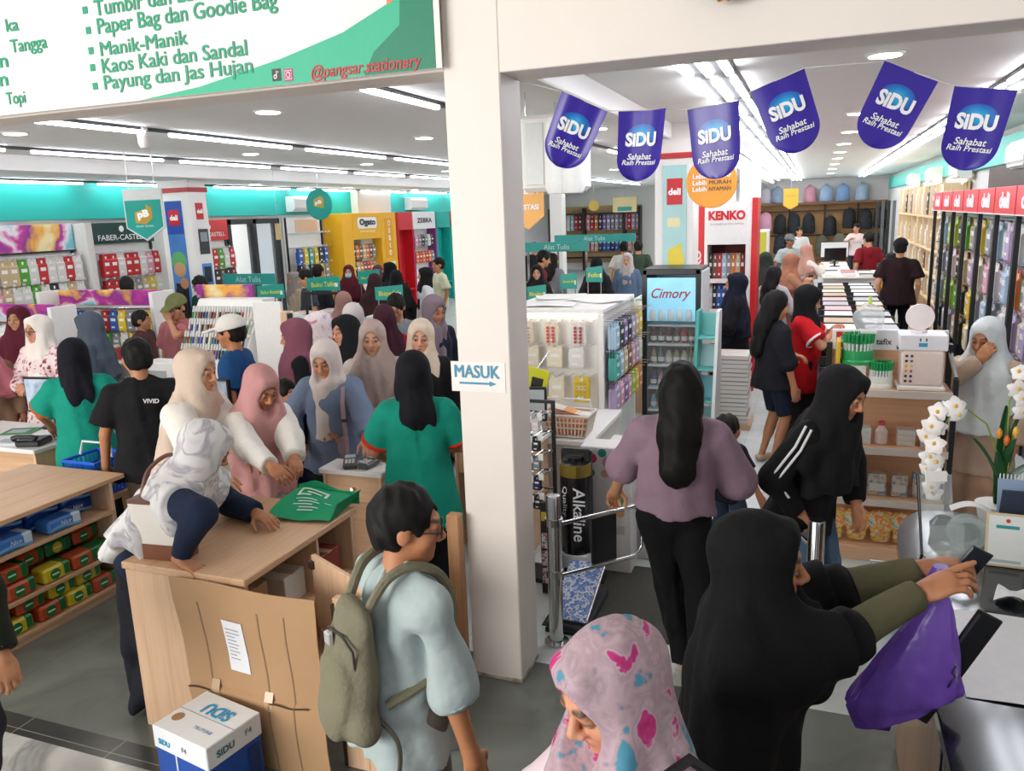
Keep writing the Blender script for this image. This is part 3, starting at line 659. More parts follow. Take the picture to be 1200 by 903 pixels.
brow('Tumbir dan Lun', 107, 9, 232, -12, .075); brow('Paper Bag dan Goodie Bag', 111, 33, 322, 6, .1); brow('Manik-Manik', 114, 57, 216, 43, .068)
brow('Kaos Kaki dan Sandal', 116, 77, 286, 57, .072); brow('Payung dan Jas Hujan', 119, 99, 293, 81, .092)
for s, x, y, h in (('ka', 0, 27, .065), ('Tangga', 0, 50, .088), ('n', -1, 72, .048), ('n', -1, 94, .048), ('Topi', 0, 115, .085)):
    a = P({'ka': 17, 'Tangga': 51, 'n': 5, 'Topi': 26}[s], y, Y=3.435); w = {'ka': .09, 'Tangga': .27, 'n': .06, 'Topi': .145}[s]
    text('lettering', s, w, GREEN, bn, frame((a.x + 1.60 - w / 2, -.0050, a.z - 3.055), (1, 0, 0), (0, 0, 1)), height=h, bold=-.02)
a = P(425, 79, Y=3.435); text('lettering', '@pangsar.stationery', .585, mat('#c03040', .5), bn, frame((a.x + 1.60, -.0056, a.z - 3.055), (1, 0, 0), (0, 0, 1)), height=.075, bold=-.02, shear=.2)
for px, c, s in ((321, '#15151a', 'd'), (335, '#c0307a', 'o')):
    a = P(px, 87, Y=3.435); MB().box((a.x + 1.6 - .026, -.0056, a.z - 3.055 - .028), (a.x + 1.6 + .026, -.0036, a.z - 3.055 + .028), ch=.008).build('icon', mat(c, .4), bn)
    m = MB(); cx_, cz_ = a.x + 1.6, a.z - 3.055
    if s == 'o': m.tube([(cx_ + .012 * math.cos(t), -.0068, cz_ + .012 * math.sin(t)) for t in np.linspace(0, 6.283, 15)[:-1]], .0022, n=5, closed=True); m.tube([(cx_ + sx * .019, -.0068, cz_ + sz * .019) for sx, sz in ((1, 1), (-1, 1), (-1, -1), (1, -1))], .0022, n=5, closed=True)
    else: m.tube([(cx_ - .006 + .008 * math.cos(t), -.0068, cz_ - .008 + .008 * math.sin(t)) for t in np.linspace(0, 6.283, 11)[:-1]], .003, n=5, closed=True); m.tube([(cx_ + .003, -.0068, cz_ - .006), (cx_ + .003, -.0068, cz_ + .018), (cx_ + .014, -.0068, cz_ + .01)], .003, n=5)
    m.build('icon_mark', mat('#ffffff', .5), bn)
# ---- ceiling lights
def ordn(i): return ['first', 'second', 'third', 'fourth', 'fifth', 'sixth', 'seventh', 'eighth', 'ninth', 'tenth', 'eleventh', 'twelfth', 'thirteenth', 'fourteenth', 'fifteenth', 'sixteenth', 'seventeenth', 'eighteenth', 'nineteenth', 'twentieth', 'twenty-first', 'twenty-second', 'twenty-third', 'twenty-fourth'][i]
LEDM = lampm('#f4f7ff', LAMP)
def tube_row(X, y0, y1, z, n, seg, gap, where, offs=(0,)):
    src = None; y = y0; i = 0
    while y + seg < y1:
        if src is None:
            src = thing('tube_light', '', 'ceiling light', (X, y, z)); 
            MB().box((-.03 - max(offs), 0, .0), (.03 + max(offs), seg + gap, .028), ch=.004).build('housing', mat('#55585a', .5), src)
            for o in offs: MB().box((o - .024, .02, -.03), (o + .024, seg - .02, .003), ch=.008).build('tube', LEDM, src)
            t = src
        else: t = dup(src, (X, y, z))
        t['label'] = f'white tube light, {ordn(i)} from the front in the {where}'; t['group'] = 'tube lights in the ' + where; y += seg + gap; i += 1
tube_row(-5.8, 4.05, 30, 3.27, 0, 1.95, .28, 'row nearest the banner'); tube_row(-8.05, 4.4, 30, 3.27, 0, 1.95, .28, 'row before the lowered ceiling')
tube_row(-10.25, 4.4, 30, 3.09, 0, 2.3, .25, 'row along the left wall'); tube_row(-2.87, 4.9, 30, 3.27, 0, 1.2, 1.1, 'row behind the white pillar')
tube_row(-.7, 4.6, 32, 3.27, 0, 1.15, .22, 'triple row over the aisle', (-.13, 0, .13)); tube_row(1.42, 4.9, 32, 3.27, 0, 1.15, .22, 'double row above the right racks', (-.07, .07))
tube_row(-1.3, 9.5, 32, 3.27, 0, 2.0, .15, 'thin row left of the aisle')
src = None
for X, row, ys in ((.365, 'over the notebook island', (5.82, 9.4, 11.7, 14.0, 16.2, 18.4, 21, 24, 27.5)), (-4.25, 'behind the banner', (5.75, 8.6, 11.5, 14.5, 18)), (-6.95, 'over the cash desks', (5.6, 8.95, 11.9, 15, 18.5)), (-9.75, 'under the lowered ceiling', (6.5, 9.75, 12.6, 15.8, 19, 22)), (-2.3, 'left of the aisle', (9, 12, 15, 18.5, 22))):
    for i, y in enumerate(ys):
        z = 3.12 if X < -9 else 3.3
        if src is None:
            src = t = thing('downlight', '', 'ceiling light', (X, y, z)); MB().lathe([(.1, -.012), (.118, -.006), (.118, .0)], n=20).build('rim', mat('#f4f4f2', .4), src); MB().lathe([(.01, -.016), (.096, -.0155), (.098, -.01)], n=20).build('lens', lampm('#fff4e6', 16.), src)
        else: t = dup(src, (X, y, z))
        t['label'] = f'round recessed downlight, {ordn(i)} from the front in the row {row}'; t['group'] = 'downlights ' + row
src = None
for x, y in ((-5.78, 5.95),):
    t = thing('security_camera', 'small white security camera hanging under the near tube row', 'camera', (x, y, 3.3)); MB().lathe([(.04, 0), (.04, -.03), (.015, -.035), (.015, -.06)], n=12).build('mount', WHITE, t); MB().lathe([(.01, -.19), (.04, -.185), (.055, -.15), (.055, -.08), (.03, -.055)], n=14).build('body', WHITE, t, smooth=True)
# ---- wall mounted air conditioners
def aircon(x, y, z, rz, label, w=.95, hh=.32):
    t = thing('air_conditioner', label, 'air conditioner', (x, y, z), rz, 'air conditioners'); p = [(0, 0), (0, hh), (.17, hh), (.22, hh * .8), (.22, hh * .25), (.15, 0)]
    MB().prism([(-a, b) for a, b in p], -w / 2, w / 2, ax=0).build('casing', WHITE, t); MB().box((-w / 2 + .05, -.205, .02), (w / 2 - .05, -.15, .05)).build('louver', mat('#c7c9c9', .4), t); return t
for y, l in ((14.9, 'white air conditioner on the teal band behind the round sign'), (20.2, 'white air conditioner on the teal band beside the white pillar')): aircon(XL + .06, y, 2.62, PI / 2, l)
for i, y in enumerate((7.6, 11.2, 15.8, 19.2, 23.0)): aircon(XR - .08, y, 2.72, -PI / 2, ['nearest white air conditioner on the right wall, behind the last pennant', 'second white air conditioner along the right wall', 'third white air conditioner along the right wall', 'fourth white air conditioner along the right wall', 'farthest white air conditioner on the right wall'][i])
t = thing('standing_air_conditioner', 'tall white air conditioning unit high behind the first pennant', 'air conditioner', (-1.9, 6.05, 2.56))
MB().box((-.22, -.15, 0), (.26, .15, .56), ch=.03).build('casing', WHITE, t); MB().box((-.17, -.16, .05), (-.03, -.14, .5)).build('louver', mat('#d5d8d6', .4), t)
for xx in (.08, .2): MB().lathe([(.075, 0), (.09, .04), (.08, .5), (.05, .55)], (xx, -.17, -.02), n=14).build('cover', mat('#f1f3ef', .5), t, smooth=True)
MB().box((-.02, .1, .3), (.02, .14, .75), ch=.004).build('bracket', STEEL, t)
slab('pillar', (-6.42, 20.0, 0), (-6.1, 20.35, 3.3), WHITE)
# ================================================================== front left: counter, carton, shelf
WD = wood('#dcb491', '#c89f7a', 1); WDX = wood('#dcb491', '#c89f7a', 0); WDZ = wood('#e2bd9b', '#d2a884', 2); EDGE = mat('#c79d78', .5)
BOOKC = ['#c04848', '#3a62a8', '#e0c060', '#4f9a68', '#e8e4dc', '#8a5aa0', '#e08a48', '#58b0c0', '#d890b0', '#303848']
t = thing('service_counter', 'long pale wooden service counter with open side shelves and the green bag on top', 'counter', (-2.65, 3.07, 0))
MB().box((-.35, -.46, .835), (.36, .475, .87), ch=.004).build('countertop', WD, t)
MB().box((-.345, -.445, 0), (.34, -.415, .835), ch=.002).build('end_panel', WDZ, t)
MB().box((-.345, .43, 0), (.345, .46, .835), ch=.002).build('end_panel', WDZ, t)
MB().box((-.345, -.415, 0), (-.315, .43, .835), ch=.002).build('back_panel', WDZ, t)
for z in (.06, .5): MB().box((-.315, -.415, z), (.335, .43, z + .022), ch=.002).build('shelf', WDX, t)
MB().box((-.315, .12, .52), (.335, .14, .835), ch=.002).build('divider', WDZ, t)
CARD = mat('#b9936d', .85, var=.08, scale=5, bump=.2, bscale=6)
for i, (x, y, s, c, l) in enumerate(((.12, -.24, .2, '#b08a66', 'brown carton'), (.16, .02, .17, '#d8cfc4', 'pale carton'), (.2, .28, .18, '#8a3b34', 'dark red box'))):
    b = MB().at((0, 0, 0)); b.box((-.12, -s / 2, 0), (.12, s / 2, s * .9), ch=.004); o = b.build('storage_box', mat(c, .7), loc=(-2.65 + x - .02, 3.07 + y, .523)); tag(o, f'{l} stored inside the open side of the service counter', 'box')
    MB().box((-.122, -.02, s * .88), (.122, .02, s * .9 + .002), ch=.001).build('tape', mat('#c9a987', .3), o)
# corrugated sheet leaning on the counter end, with a paper notice
cs = thing('cardboard_sheet', 'tall folded brown cardboard sheet standing against the counter end with a paper notice', 'cardboard', (-2.27, 2.585, 0))
def cy(x, z): return .012 * math.sin(x * 9) + (.05 * (.85 - z) * -.35) + (.012 if z > .34 else -.004) + .006 * math.sin(z * 14 + x * 3)
lx = lambda z: -.305 - .105 * z / .85
rx = lambda z: .385 - .03 * z / .85
rows = [.0, .08, .16, .24, .31, .33, .345, .36, .45, .55, .65, .75, .855]
G = []
for z in rows:
    G.append([(lx(z) + (rx(z) - lx(z)) * u, cy(u * .75, z) - .02, z - .015 * u * (z > .8)) for u in np.linspace(0, 1, 26)])
MB().sheet(G, th=.006).build('panel', CARD, cs, smooth=True)
for u, w in ((.17, .004), (.62, .004), (.80, .003)):
    MB().sheet([[(lx(z) + (rx(z) - lx(z)) * u + d, cy(u * .75, z) - .0245, z) for d in (-w, w)] for z in rows[:-1]], th=.001).build('crease', mat('#97765a', .9), cs)
for u0, u1 in ((0, .16), (.6, .9)): MB().sheet([[(lx(.335) + (rx(.335) - lx(.335)) * u, cy(u * .75, .335) - .0245, .335 + dz + .004 * math.sin(u * 30)) for u in np.linspace(u0, u1, 10)] for dz in (-.004, .004)], th=.001).build('tear', mat('#4a3524', .9), cs)
for u in (.2, .62): MB().sheet([[(lx(z) + (rx(z) - lx(z)) * u + d, cy(u * .75, z) - .0245, z) for d in (-.022, .022)] for z in (.3, .34, .38)], th=.001).build('tape', mat('#c8a988', .25), cs)
def onsheet(px, py): return P(px, py, Y=2.56)
nt_ = tag(MB().sheet([[(lx(z) + (rx(z) - lx(z)) * u, cy(u * .75, z) - .0262 - .008 * (1 - v) * (u - .35) * 6, z) for u, v in ((.33, 0), (.40, .5), (.49, 1))] for z in (.44, .52, .6, .685)], th=.0012).build('paper_notice', mat('#f2f2f6', .6, var=.01), smooth=True), 'white typed paper notice taped on the brown cardboard sheet', 'notice'); nt_.location = cs.location
lm = MB()
for k in range(9):
    z = .645 - k * .018; u0 = .35; u1 = .35 + random.uniform(.05, .11)
    lm.sheet([[(lx(z) + (rx(z) - lx(z)) * u, cy(u * .75, z) - .0285 - .008 * ((u - .335) / .143 - 1) * -(u - .35) * 3, z + d) for u in np.linspace(u0, u1, 4)] for d in (-.0016, .0016)], th=.0006)
lm.build('typed_lines', mat('#8f8fa0', .7), nt_)
# paper carton
t = thing('paper_carton', 'blue and white copy paper carton on the floor in front of the cardboard sheet', 'carton', (-2.37, 2.375, 0), math.radians(-10.5))
BLUE = mat('#1f4ea6', .4); CYAN = mat('#1c9ecf', .4); WBOX = mat('#eef0f2', .45, var=.015)
MB().box((-.17, -.138, 0), (.17, .138, .235), ch=.004).build('box', BLUE, t); MB().box((-.174, -.142, .225), (.174, .142, .33), ch=.004).build('lid', WBOX, t)
MB().box((-.04, -.1395, 0), (-.032, -.138, .225), ch=.0005).build('stripe', WBOX, t)
MB().box((-.174, .0, .3302), (.174, .003, .331), ch=.0003).build('seam', mat('#8a8d90', .6), t)
def face(o, xd, zd): return frame(o, xd, zd)
text('lettering', 'SiDU', .165, CYAN, t, face((.015, .05, .331), (-1, 0, 0), (0, -1, 0)), height=.07, bold=.03)
text('lettering', 'SiDU', .075, CYAN, t, face((-.1, -.1425, .268), (1, 0, 0), (0, 0, 1)), bold=.03); text('lettering', 'SiDU', .085, WBOX, t, face((.085, -.1385, .165), (1, 0, 0), (0, 0, 1)), bold=.03)
text('lettering', 'F4', .03, WBOX, t, face((.1, -.1385, .1), (1, 0, 0), (0, 0, 1)), bold=.02); text('lettering', 'TRUTONE', .1, WBOX, t, face((-.1, -.1385, .1), (1, 0, 0), (0, 0, 1)), bold=.02)
text('lettering', 'SiDU', .09, mat('#2a6d78', .4), t, face((.1745, -.05, .275), (0, 1, 0), (0, 0, 1)), bold=.03); text('lettering', 'F4', .035, mat('#7b8288', .4), t, face((.1745, .07, .285), (0, 1, 0), (0, 0, 1)), bold=.02)
text('lettering', 'F4', .03, mat('#7b8288', .4), t, face((.03, -.1425, .275), (1, 0, 0), (0, 0, 1)), bold=.02); text('lettering', 'TRUTONE', .11, mat('#3a6aa0', .4), t, face((.06, -.065, .331), (1, 0, 0), (0, 1, 0)), bold=.01)
MB().lathe([(.028, 0), (.028, .0012)], (-.12, -.05, .3295), n=20).build('seal', mat('#a87f50', .5), t); MB().box((.174, .06, .02), (.1755, .12, .2), ch=.0005).build('print_block', mat('#17366e', .5), t)
# hinged gate leaf beyond the cardboard and the panel below it
t = thing('gate_leaf', 'slanting pale wooden gate leaf with a small dark latch behind the cardboard sheet', 'gate', (-2.165, 2.95, .0)); ang = math.atan2(2.78 - 2.947, .32)
a = MB().at(rz=ang); a.box((0, -.012, .5), (.52, .012, .865), ch=.003); a.build('leaf', WDZ, t); a = MB().at(rz=ang); a.box((-.006, -.03, .80), (.03, .03, .84)); a.build('latch', mat('#3a2f28', .5), t)
for xx in (.06, .46): a = MB().at(rz=ang); a.box((xx - .02, -.02, 0), (xx + .02, .02, .5)); a.build('leg', WDZ, t)
t = thing('wooden_upright', 'upright pale wooden panel right beside the cardboard sheet', 'panel', (-1.87, 2.66, 0)); MB().box((0, 0, 0), (.115, .03, .80), ch=.003).build('board', WDZ, t); MB().box((-.005, -.005, .80), (.2, .035, .825), ch=.003).build('cap', WDX, t); MB().box((-.02, .002, .0), (-.002, .028, .79), ch=.002).build('batten', mat('#4a3628', .7), t)
MB().box((.115, .0, 0), (.2, .028, .35), ch=.002).build('board', WDZ, t)
t = thing('hinged_plank', 'narrow upright wooden plank leaning at the foot of the white pillar', 'plank', (-1.655, 3.45, 0)); MB().box((-.035, -.03, .01), (.035, .03, .93), ch=.006).build('board', wood('#c09068', '#a87850', 2), t); MB().box((-.045, -.02, .84), (-.03, .01, .88)).build('hook', STEEL, t)
for n_ in (.02,): MB().box((-.03, -.028, 0), (.03, .028, .012)).build('foot', BLACK, t)
# green non-woven bag lying on the counter
t = thing('shopping_bag', 'green fabric shopping bag with white print lying on the counter end', 'bag', (-2.47, 3.4, .871), math.radians(8))
BAGM = mat('#0fa06c', .75, var=.08, scale=12, bump=.4, bscale=20)
G = []
for v in np.linspace(0, 1, 10):
    G.append([(-.2 + .36 * u + .04 * v, -.14 + .3 * v, .012 + .085 * math.sin(PI * (.02 + .6 * v)) * (.8 + .2 * math.sin(u * 5)) * (1 - .3 * u) + .006 * math.sin(9 * u + 7 * v)) for u in np.linspace(0, 1, 14)])
MB().sheet(G, th=.004).build('body', BAGM, t, smooth=True)
MB().sheet([[(.16 + .05 * v + .0 * u, -.13 + .3 * u, .01 + .10 * v * (1 - .3 * u)) for u in np.linspace(0, 1, 8)] for v in np.linspace(0, 1, 4)], th=.004).build('gusset', mat('#0a8a5c', .75, var=.08), t, smooth=True)
MB().sheet([[(-.16 + .36 * u, .16 + .01 * v, (.012 + (.075 - .025 * u)) * min(1, v * 1.5) + .045 * max(0, v - .66) * 3 * max(0, 1 - abs(u - .3) * 2.6)) for u in np.linspace(0, 1, 12)] for v in np.linspace(0, 1, 7)], th=.004).build('flap', BAGM, t, smooth=True)
def bagz(x, y): 
    v = (y + .14) / .3; u = (x + .2 - .04 * v) / .36; return .016 + .085 * math.sin(PI * (.02 + .6 * v)) * (.8 + .2 * math.sin(u * 5)) * (1 - .3 * u) + .006 * math.sin(9 * u + 7 * v)
pr = MB()
for x0, y0, x1, y1 in ((-.09, .09, .06, .105), (-.1, .03, -.085, .105), (.045, .05, .06, .105), (-.1, .03, -.02, .042), (-.05, .055, .03, .068), (-.09, .0, .03, .007), (-.07, -.02, .05, -.013), (-.09, -.04, .02, -.033), (-.05, -.06, .06, -.053), (-.05, -.08, .04, -.073), (.07, .0, .11, .006)):
    pr.sheet([[(x, y, bagz(x, y) + .0015) for x in np.linspace(x0, x1, 8)] for y in np.linspace(y0, y1, 3)], th=.001)
pr.build('print', mat('#d8f0e4', .6), t)
# low shelf full of tissue packs
SH = (-4.86, 3.33)
t = thing('display_shelf', 'low pale wooden shelf unit stocked with tissue packs at the left', 'shelf', (SH[0], SH[1], 0))
y0, y1 = -1.1, .42
MB().box((-.3, y0, .765), (.575, y1 + .11, .795), ch=.003).build('top_board', WD, t)
for z in (.065, .285, .575): MB().box((-.02, y0, z - .022), (.565, y1, z), ch=.002).build('shelf_board', WD, t)
MB().box((-.02, y0, 0), (.56, y1, .045), ch=.002).build('plinth', WD, t)
MB().box((-.05, y0, 0), (-.02, y1, .765), ch=.002).build('back_panel', WD, t)
for y in (y1, y0): MB().box((-.05, y - .012, 0), (.565, y + .012, .765), ch=.002).build('side_panel', WDZ, t)
# tissue packs: soft block with a printed band and a round emblem
def tissue(name, L, Wd, Hh, c1, c2, c3, script=False):
    o = MB().box((-Wd / 2, -L / 2, 0), (Wd / 2, L / 2, Hh), ch=.014).build(name, mat(c1, .3, var=.05, bump=.15, bscale=30))
    MB().box((-Wd / 2 - .001, L * .18, .008), (Wd / 2 + .0015, L / 2 - .006, Hh + .001), ch=.01).build('printed_end', mat(c2, .3), o)
    if not script:
        MB().lathe([(.001, .0), (Hh * .36, .0), (Hh * .36, .002), (.001, .003)], (Wd / 2 - .0005, -L * .1, Hh * .5), n=18, ax=0).build('emblem', mat(c3, .35), o)
        MB().box((Wd / 2 + .002, -L * .1 - Hh * .26, Hh * .46), (Wd / 2 + .0035, -L * .1 + Hh * .26, Hh * .56), ch=.0005).build('emblem_band', mat('#e8f2e0', .4), o)
    else:
        MB().sheet([[(Wd / 2 + .0012, -L * .45 + L * .9 * u, Hh * (.18 + .1 * v + .12 * math.sin(u * 5))) for u in np.linspace(0, 1, 14)] for v in (0, 1, 2)], th=.001).build('wave_print', mat('#7fb4e6', .3), o); text('lettering', 'Nice', L * .3, mat('#f4f8ff', .4), o, frame((Wd / 2 + .0022, 0, Hh * .62), (0, 1, 0), (0, 0, 1)), shear=.2)
        MB().sheet([[(-Wd * .4 + Wd * .8 * v, -L * .4 + L * .8 * u, Hh + .0012) for u in np.linspace(.1 + .1 * v, .8, 8)] for v in np.linspace(0, 1, 4)], th=.001).build('top_print', mat('#3d74c8', .3), o)
    return o
packs = {'yellow': tissue('tissue_pack', .19, .12, .096, '#d8c42c', '#14723c', '#0d7a3c'), 'orange': tissue('tissue_pack', .19, .12, .096, '#c2512a', '#14723c', '#0d7a3c'), 'green': tissue('tissue_pack', .19, .12, .096, '#1a7c44', '#0f5e33', '#d8c42c'),
         'blue': tissue('tissue_pack', .24, .13, .09, '#1d4fae', '#123c94', '', True), 'light blue': tissue('tissue_pack', .24, .13, .085, '#3f82d0', '#cfe2f4', '', True), 'red': tissue('tissue_box', .085, .09, .044, '#a83622', '#8a2a1a', '#d8a038')}
used = set()
def put(kind, x, y, z, label, cat='tissue pack', group=None, rz=0.):
    o = packs[kind] if kind not in used else dup(packs[kind]); used.add(kind); o.location = (SH[0] + x, SH[1] + y, z); o.rotation_euler = (0, 0, rz); tag(o, label, cat, group or f'{kind} tissue packs on the low shelf'); return o
seq = [('yellow', -.98, 0), ('green', -.78, 0), ('yellow', -.56, 0), ('yellow', -.33, 0), ('orange', -.1, 0), ('yellow', .1, 0), ('orange', .3, 0)]
for i, (k, y, q) in enumerate(seq): put(k, .48, y, .066, f'{k} tissue pack, {ordn(i)} from front, bottom board of the low shelf')
for i, (k, y) in enumerate((('orange', -.9), ('green', -.66), ('orange', -.45), ('orange', -.22), ('yellow', .0), ('yellow', .2))): put(k, .46, y, .163, f'{k} tissue pack, {ordn(i)} from front, upper layer on the shelf bottom')
for i, (k, y) in enumerate((('orange', -.28), ('yellow', -.04), ('orange', .17), ('green', .31))): put(k, .49, y, .286, f'{k} tissue pack, {ordn(i)} from front, middle board of low shelf')
for i, (k, y) in enumerate((('orange', -.3), ('orange', -.1), ('green', .1), ('orange', .3))): put(k, .36 if i else .47, y, .387, f'{k} tissue pack, {ordn(i)} from front, upper layer on the middle board')
for i in range(5):
    for k in range(6): put('red', .5 - .0 * i, -.9 + .1 * i, .286 + .0442 * k, f'small red box, {ordn(k)} from the bottom, {ordn(i)} stack on the low shelf', 'box', 'small red boxes on the low shelf')
for i in range(4): put('light blue', .48, -.95 + .36 * i - .02 * i, .576, f'light blue tissue pack, {ordn(i)} from front, front row under shelf top')
for i in range(6): put('blue', .33, -.96 + .25 * i, .576, f'blue tissue pack, {ordn(i)} from front, lower back row under shelf top', group='blue tissue packs in the back row')
for i in range(6): put('blue', .34, -.97 + .25 * i, .668, f'dark blue tissue pack, {ordn(i)} from front, upper back row under shelf top', group='blue tissue packs in the upper row')
# ---- cash desks behind
def cashdesk(name, label, lo, hi, z=.8):
    t = thing(name, label, 'desk', ((lo[0] + hi[0]) / 2, (lo[1] + hi[1]) / 2, 0)); a = (hi[0] - lo[0]) / 2; b = (hi[1] - lo[1]) / 2
    MB().box((-a, -b, z - .035), (a, b, z), ch=.006).build('desktop', mat('#eceae8', .3, var=.02), t); MB().box((-a + .03, -b + .03, z - .22), (a - .03, -b + .05, z - .035)).build('drawer', WDX, t)
    MB().lathe([(.012, 0), (.012, .012)], (0, -b + .02, z - .13), n=10, ax=1).build('lock', STEEL, t)
    for sx in (-1, 1): MB().box((sx * (a - .03) - .012, -b + .02, 0), (sx * (a - .03) + .012, b - .02, z - .035)).build('side_panel', WDZ, t)
    MB().box((-a + .03, b - .06, .12), (a - .03, b - .04, z - .035)).build('back_panel', WDX, t); return t
cashdesk('cash_desk', 'white topped wooden cash desk at the left edge with cables below', (-6.6, 4.1), (-5.42, 4.75))
cashdesk('cash_desk', 'white topped wooden cash desk in front of the woman in grey sweater', (-3.03, 4.27), (-2.55, 4.5))
MB_ = MB(); MB_.tube([(-6.2, 4.35, .012), (-6.0, 4.32, .03), (-5.8, 4.4, .012), (-5.65, 4.3, .1), (-5.6, 4.4, .5)], .008, n=6); tag(MB_.build('power_cord', BLACK, smooth=True), 'black power cord lying under the left cash desk', 'cord')
def monitor(x, y, rz, label, scr, z=.8, w=.5, screen_side=1):
    t = thing('monitor', label, 'monitor', (x, y, z), rz); MB().lathe([(.1, 0), (.1, .012), (.02, .02)], n=18).build('base', BLACK, t); MB().box((-.02, .01, .01), (.02, .03, .2)).build('stand', BLACK, t)
    MB().box((-w / 2, -.015, .12), (w / 2, .025, .12 + w * .6), ch=.006).build('casing', BLACK, t); MB().box((-w / 2 + .015, -.0175, .14), (w / 2 - .015, -.0155, .12 + w * .6 - .015), ch=.0005).build('screen', scr, t)
    MB().box((-.08, -.0185, .127), (.0, -.0165, .135), ch=.0003).build('maker_plate', mat('#d0d0d0', .4), t); return t
SCR = ramp_mat(((.3, '#8fa8c8'), (.5, '#c6d4e4'), (.7, '#6f86a8')), 6, .2)
cashdesk('cash_desk', 'white topped wooden desk carrying the black monitors', (-5.35, 4.62), (-4.3, 5.15))
monitor(-4.98, 4.85, PI * .98, 'black monitor turned away behind the cashier with the long black scarf', mat('#111318', .15)); monitor(-4.5, 4.9, .12, 'monitor with a pale blue screen beside the man in the black shirt', SCR); monitor(-5.9, 4.7, .1, 'pale lit monitor half hidden behind the left cashier', SCR)
cashdesk('cash_desk', 'white topped desk close behind the pillar carrying a white framed monitor', (-2.4, 5.0), (-1.8, 5.5))
monitor(-1.98, 5.3, .2, 'white framed monitor between the right cashier and the pillar', mat('#cfd6da', .2), w=.42)
# keyboards, card readers and papers
def reader(x, y, rz, label, z=.8):
    t = thing('card_terminal', label, 'card terminal', (x, y, z), rz); MB().at(rx=.12).box((-.045, -.09, .01), (.045, .09, .05), ch=.01).build('body', mat('#4c4a4c', .4), t); MB().at(rx=.12).box((-.034, .02, .05), (.034, .07, .053), ch=.001).build('screen', mat('#9fb4b8', .2), t)
    for i in range(3):
        for j in range(3): MB().at(rx=.12).box((-.03 + .022 * i, -.07 + .022 * j, .05), (-.014 + .022 * i, -.055 + .022 * j, .055), ch=.001).build('key', mat('#c8c6c6', .5), t)
    return t
reader(-2.84, 4.37, .5, 'small grey card terminal on the white desk under the customer\'s hand'); reader(-2.7, 4.4, -.2, 'grey card terminal on the white desk right of the other one')
t = thing('telephone', 'black desk telephone handset on the left cash desk', 'telephone', (-5.58, 4.24, .8), .3); MB().box((-.1, -.09, 0), (.1, .09, .05), ch=.012).build('base', BLACK, t); MB().tube([(-.09, -.1, .07), (-.06, -.1, .085), (.06, -.1, .085), (.09, -.1, .07)], [.026, .018, .018, .026], n=10).build('handset', BLACK, t, smooth=True)
for x, y, rz, c, l in ((-5.85, 4.25, .2, '#e8e9f0', 'white sheet of paper on the left cash desk'), (-5.6, 4.5, -.2, '#cfe3ee', 'pale blue sheet lying by the left cashier'), (-6.05, 4.5, .4, '#3f7d4a', 'green booklet on the left cash desk')):
    o = MB().at().box((-.13, -.1, 0), (.13, .1, .006), ch=.001).build('paper_sheet', mat(c, .6), loc=(x, y, .801)); o.rotation_euler = (0, 0, rz); tag(o, l, 'paper'); MB().box((-.09, -.06, .0062), (.06, .05, .0068), ch=.0002).build('print', mat('#a9b2b8', .7), o)
# blue basket
def basket(name, label, x, y, z, c, L=.42, Wd=.3, Hh=.22, rz=0.):
    t = thing(name, label, 'basket', (x, y, z), rz); M_ = mat(c, .4); m = MB()
    def ring(k, zz, r=.008): s = .82 + .18 * k; m.tube([(sx * L / 2 * s, sy * Wd / 2 * s, zz) for sx, sy in ((-1, -1), (1, -1), (1, 1), (-1, 1))], r, n=6, closed=True)
    ring(0, .01); ring(.45, Hh * .45, .006); ring(.7, Hh * .7, .006); ring(1, Hh, .012)
    for sx, sy, n_ in ((1, 0, 9), (0, 1, 13)):
        for s_ in (-1, 1):
            for k in range(n_):
                u = -1 + 2 * k / (n_ - 1); a = (s_ * L / 2, u * Wd / 2) if sx else (u * L / 2, s_ * Wd / 2); m.tube([(a[0] * .82, a[1] * .82, .01), (a[0], a[1], Hh)], .006, n=4)
    m.box((-L * .41, -Wd * .41, 0), (L * .41, Wd * .41, .012)); m.build('basket_body', M_, t); MB().tube([(-L / 2, 0, Hh), (-L / 2 + .02, .02, Hh + .1), (L / 2 - .02, .02, Hh + .1), (L / 2, 0, Hh)], .008, n=6).build('handle', mat('#e8eaec', .4), t); return t
b0 = basket('shopping_basket', 'blue plastic shopping basket with a white handle behind the man in black shirt', -4.74, 4.05, .56, '#1c5fd6', .3, .3, .26)
st = thing('basket_stand', 'small wooden stool carrying the blue shopping basket', 'stool', (-4.74, 4.05, 0)); MB().box((-.17, -.17, .525), (.17, .17, .558)).build('seat', WDX, st)
for sx in (-1, 1):
    for sy in (-1, 1): MB().box((sx * .14 - .02, sy * .14 - .02, 0), (sx * .14 + .02, sy * .14 + .02, .525)).build('leg', WDZ, st)
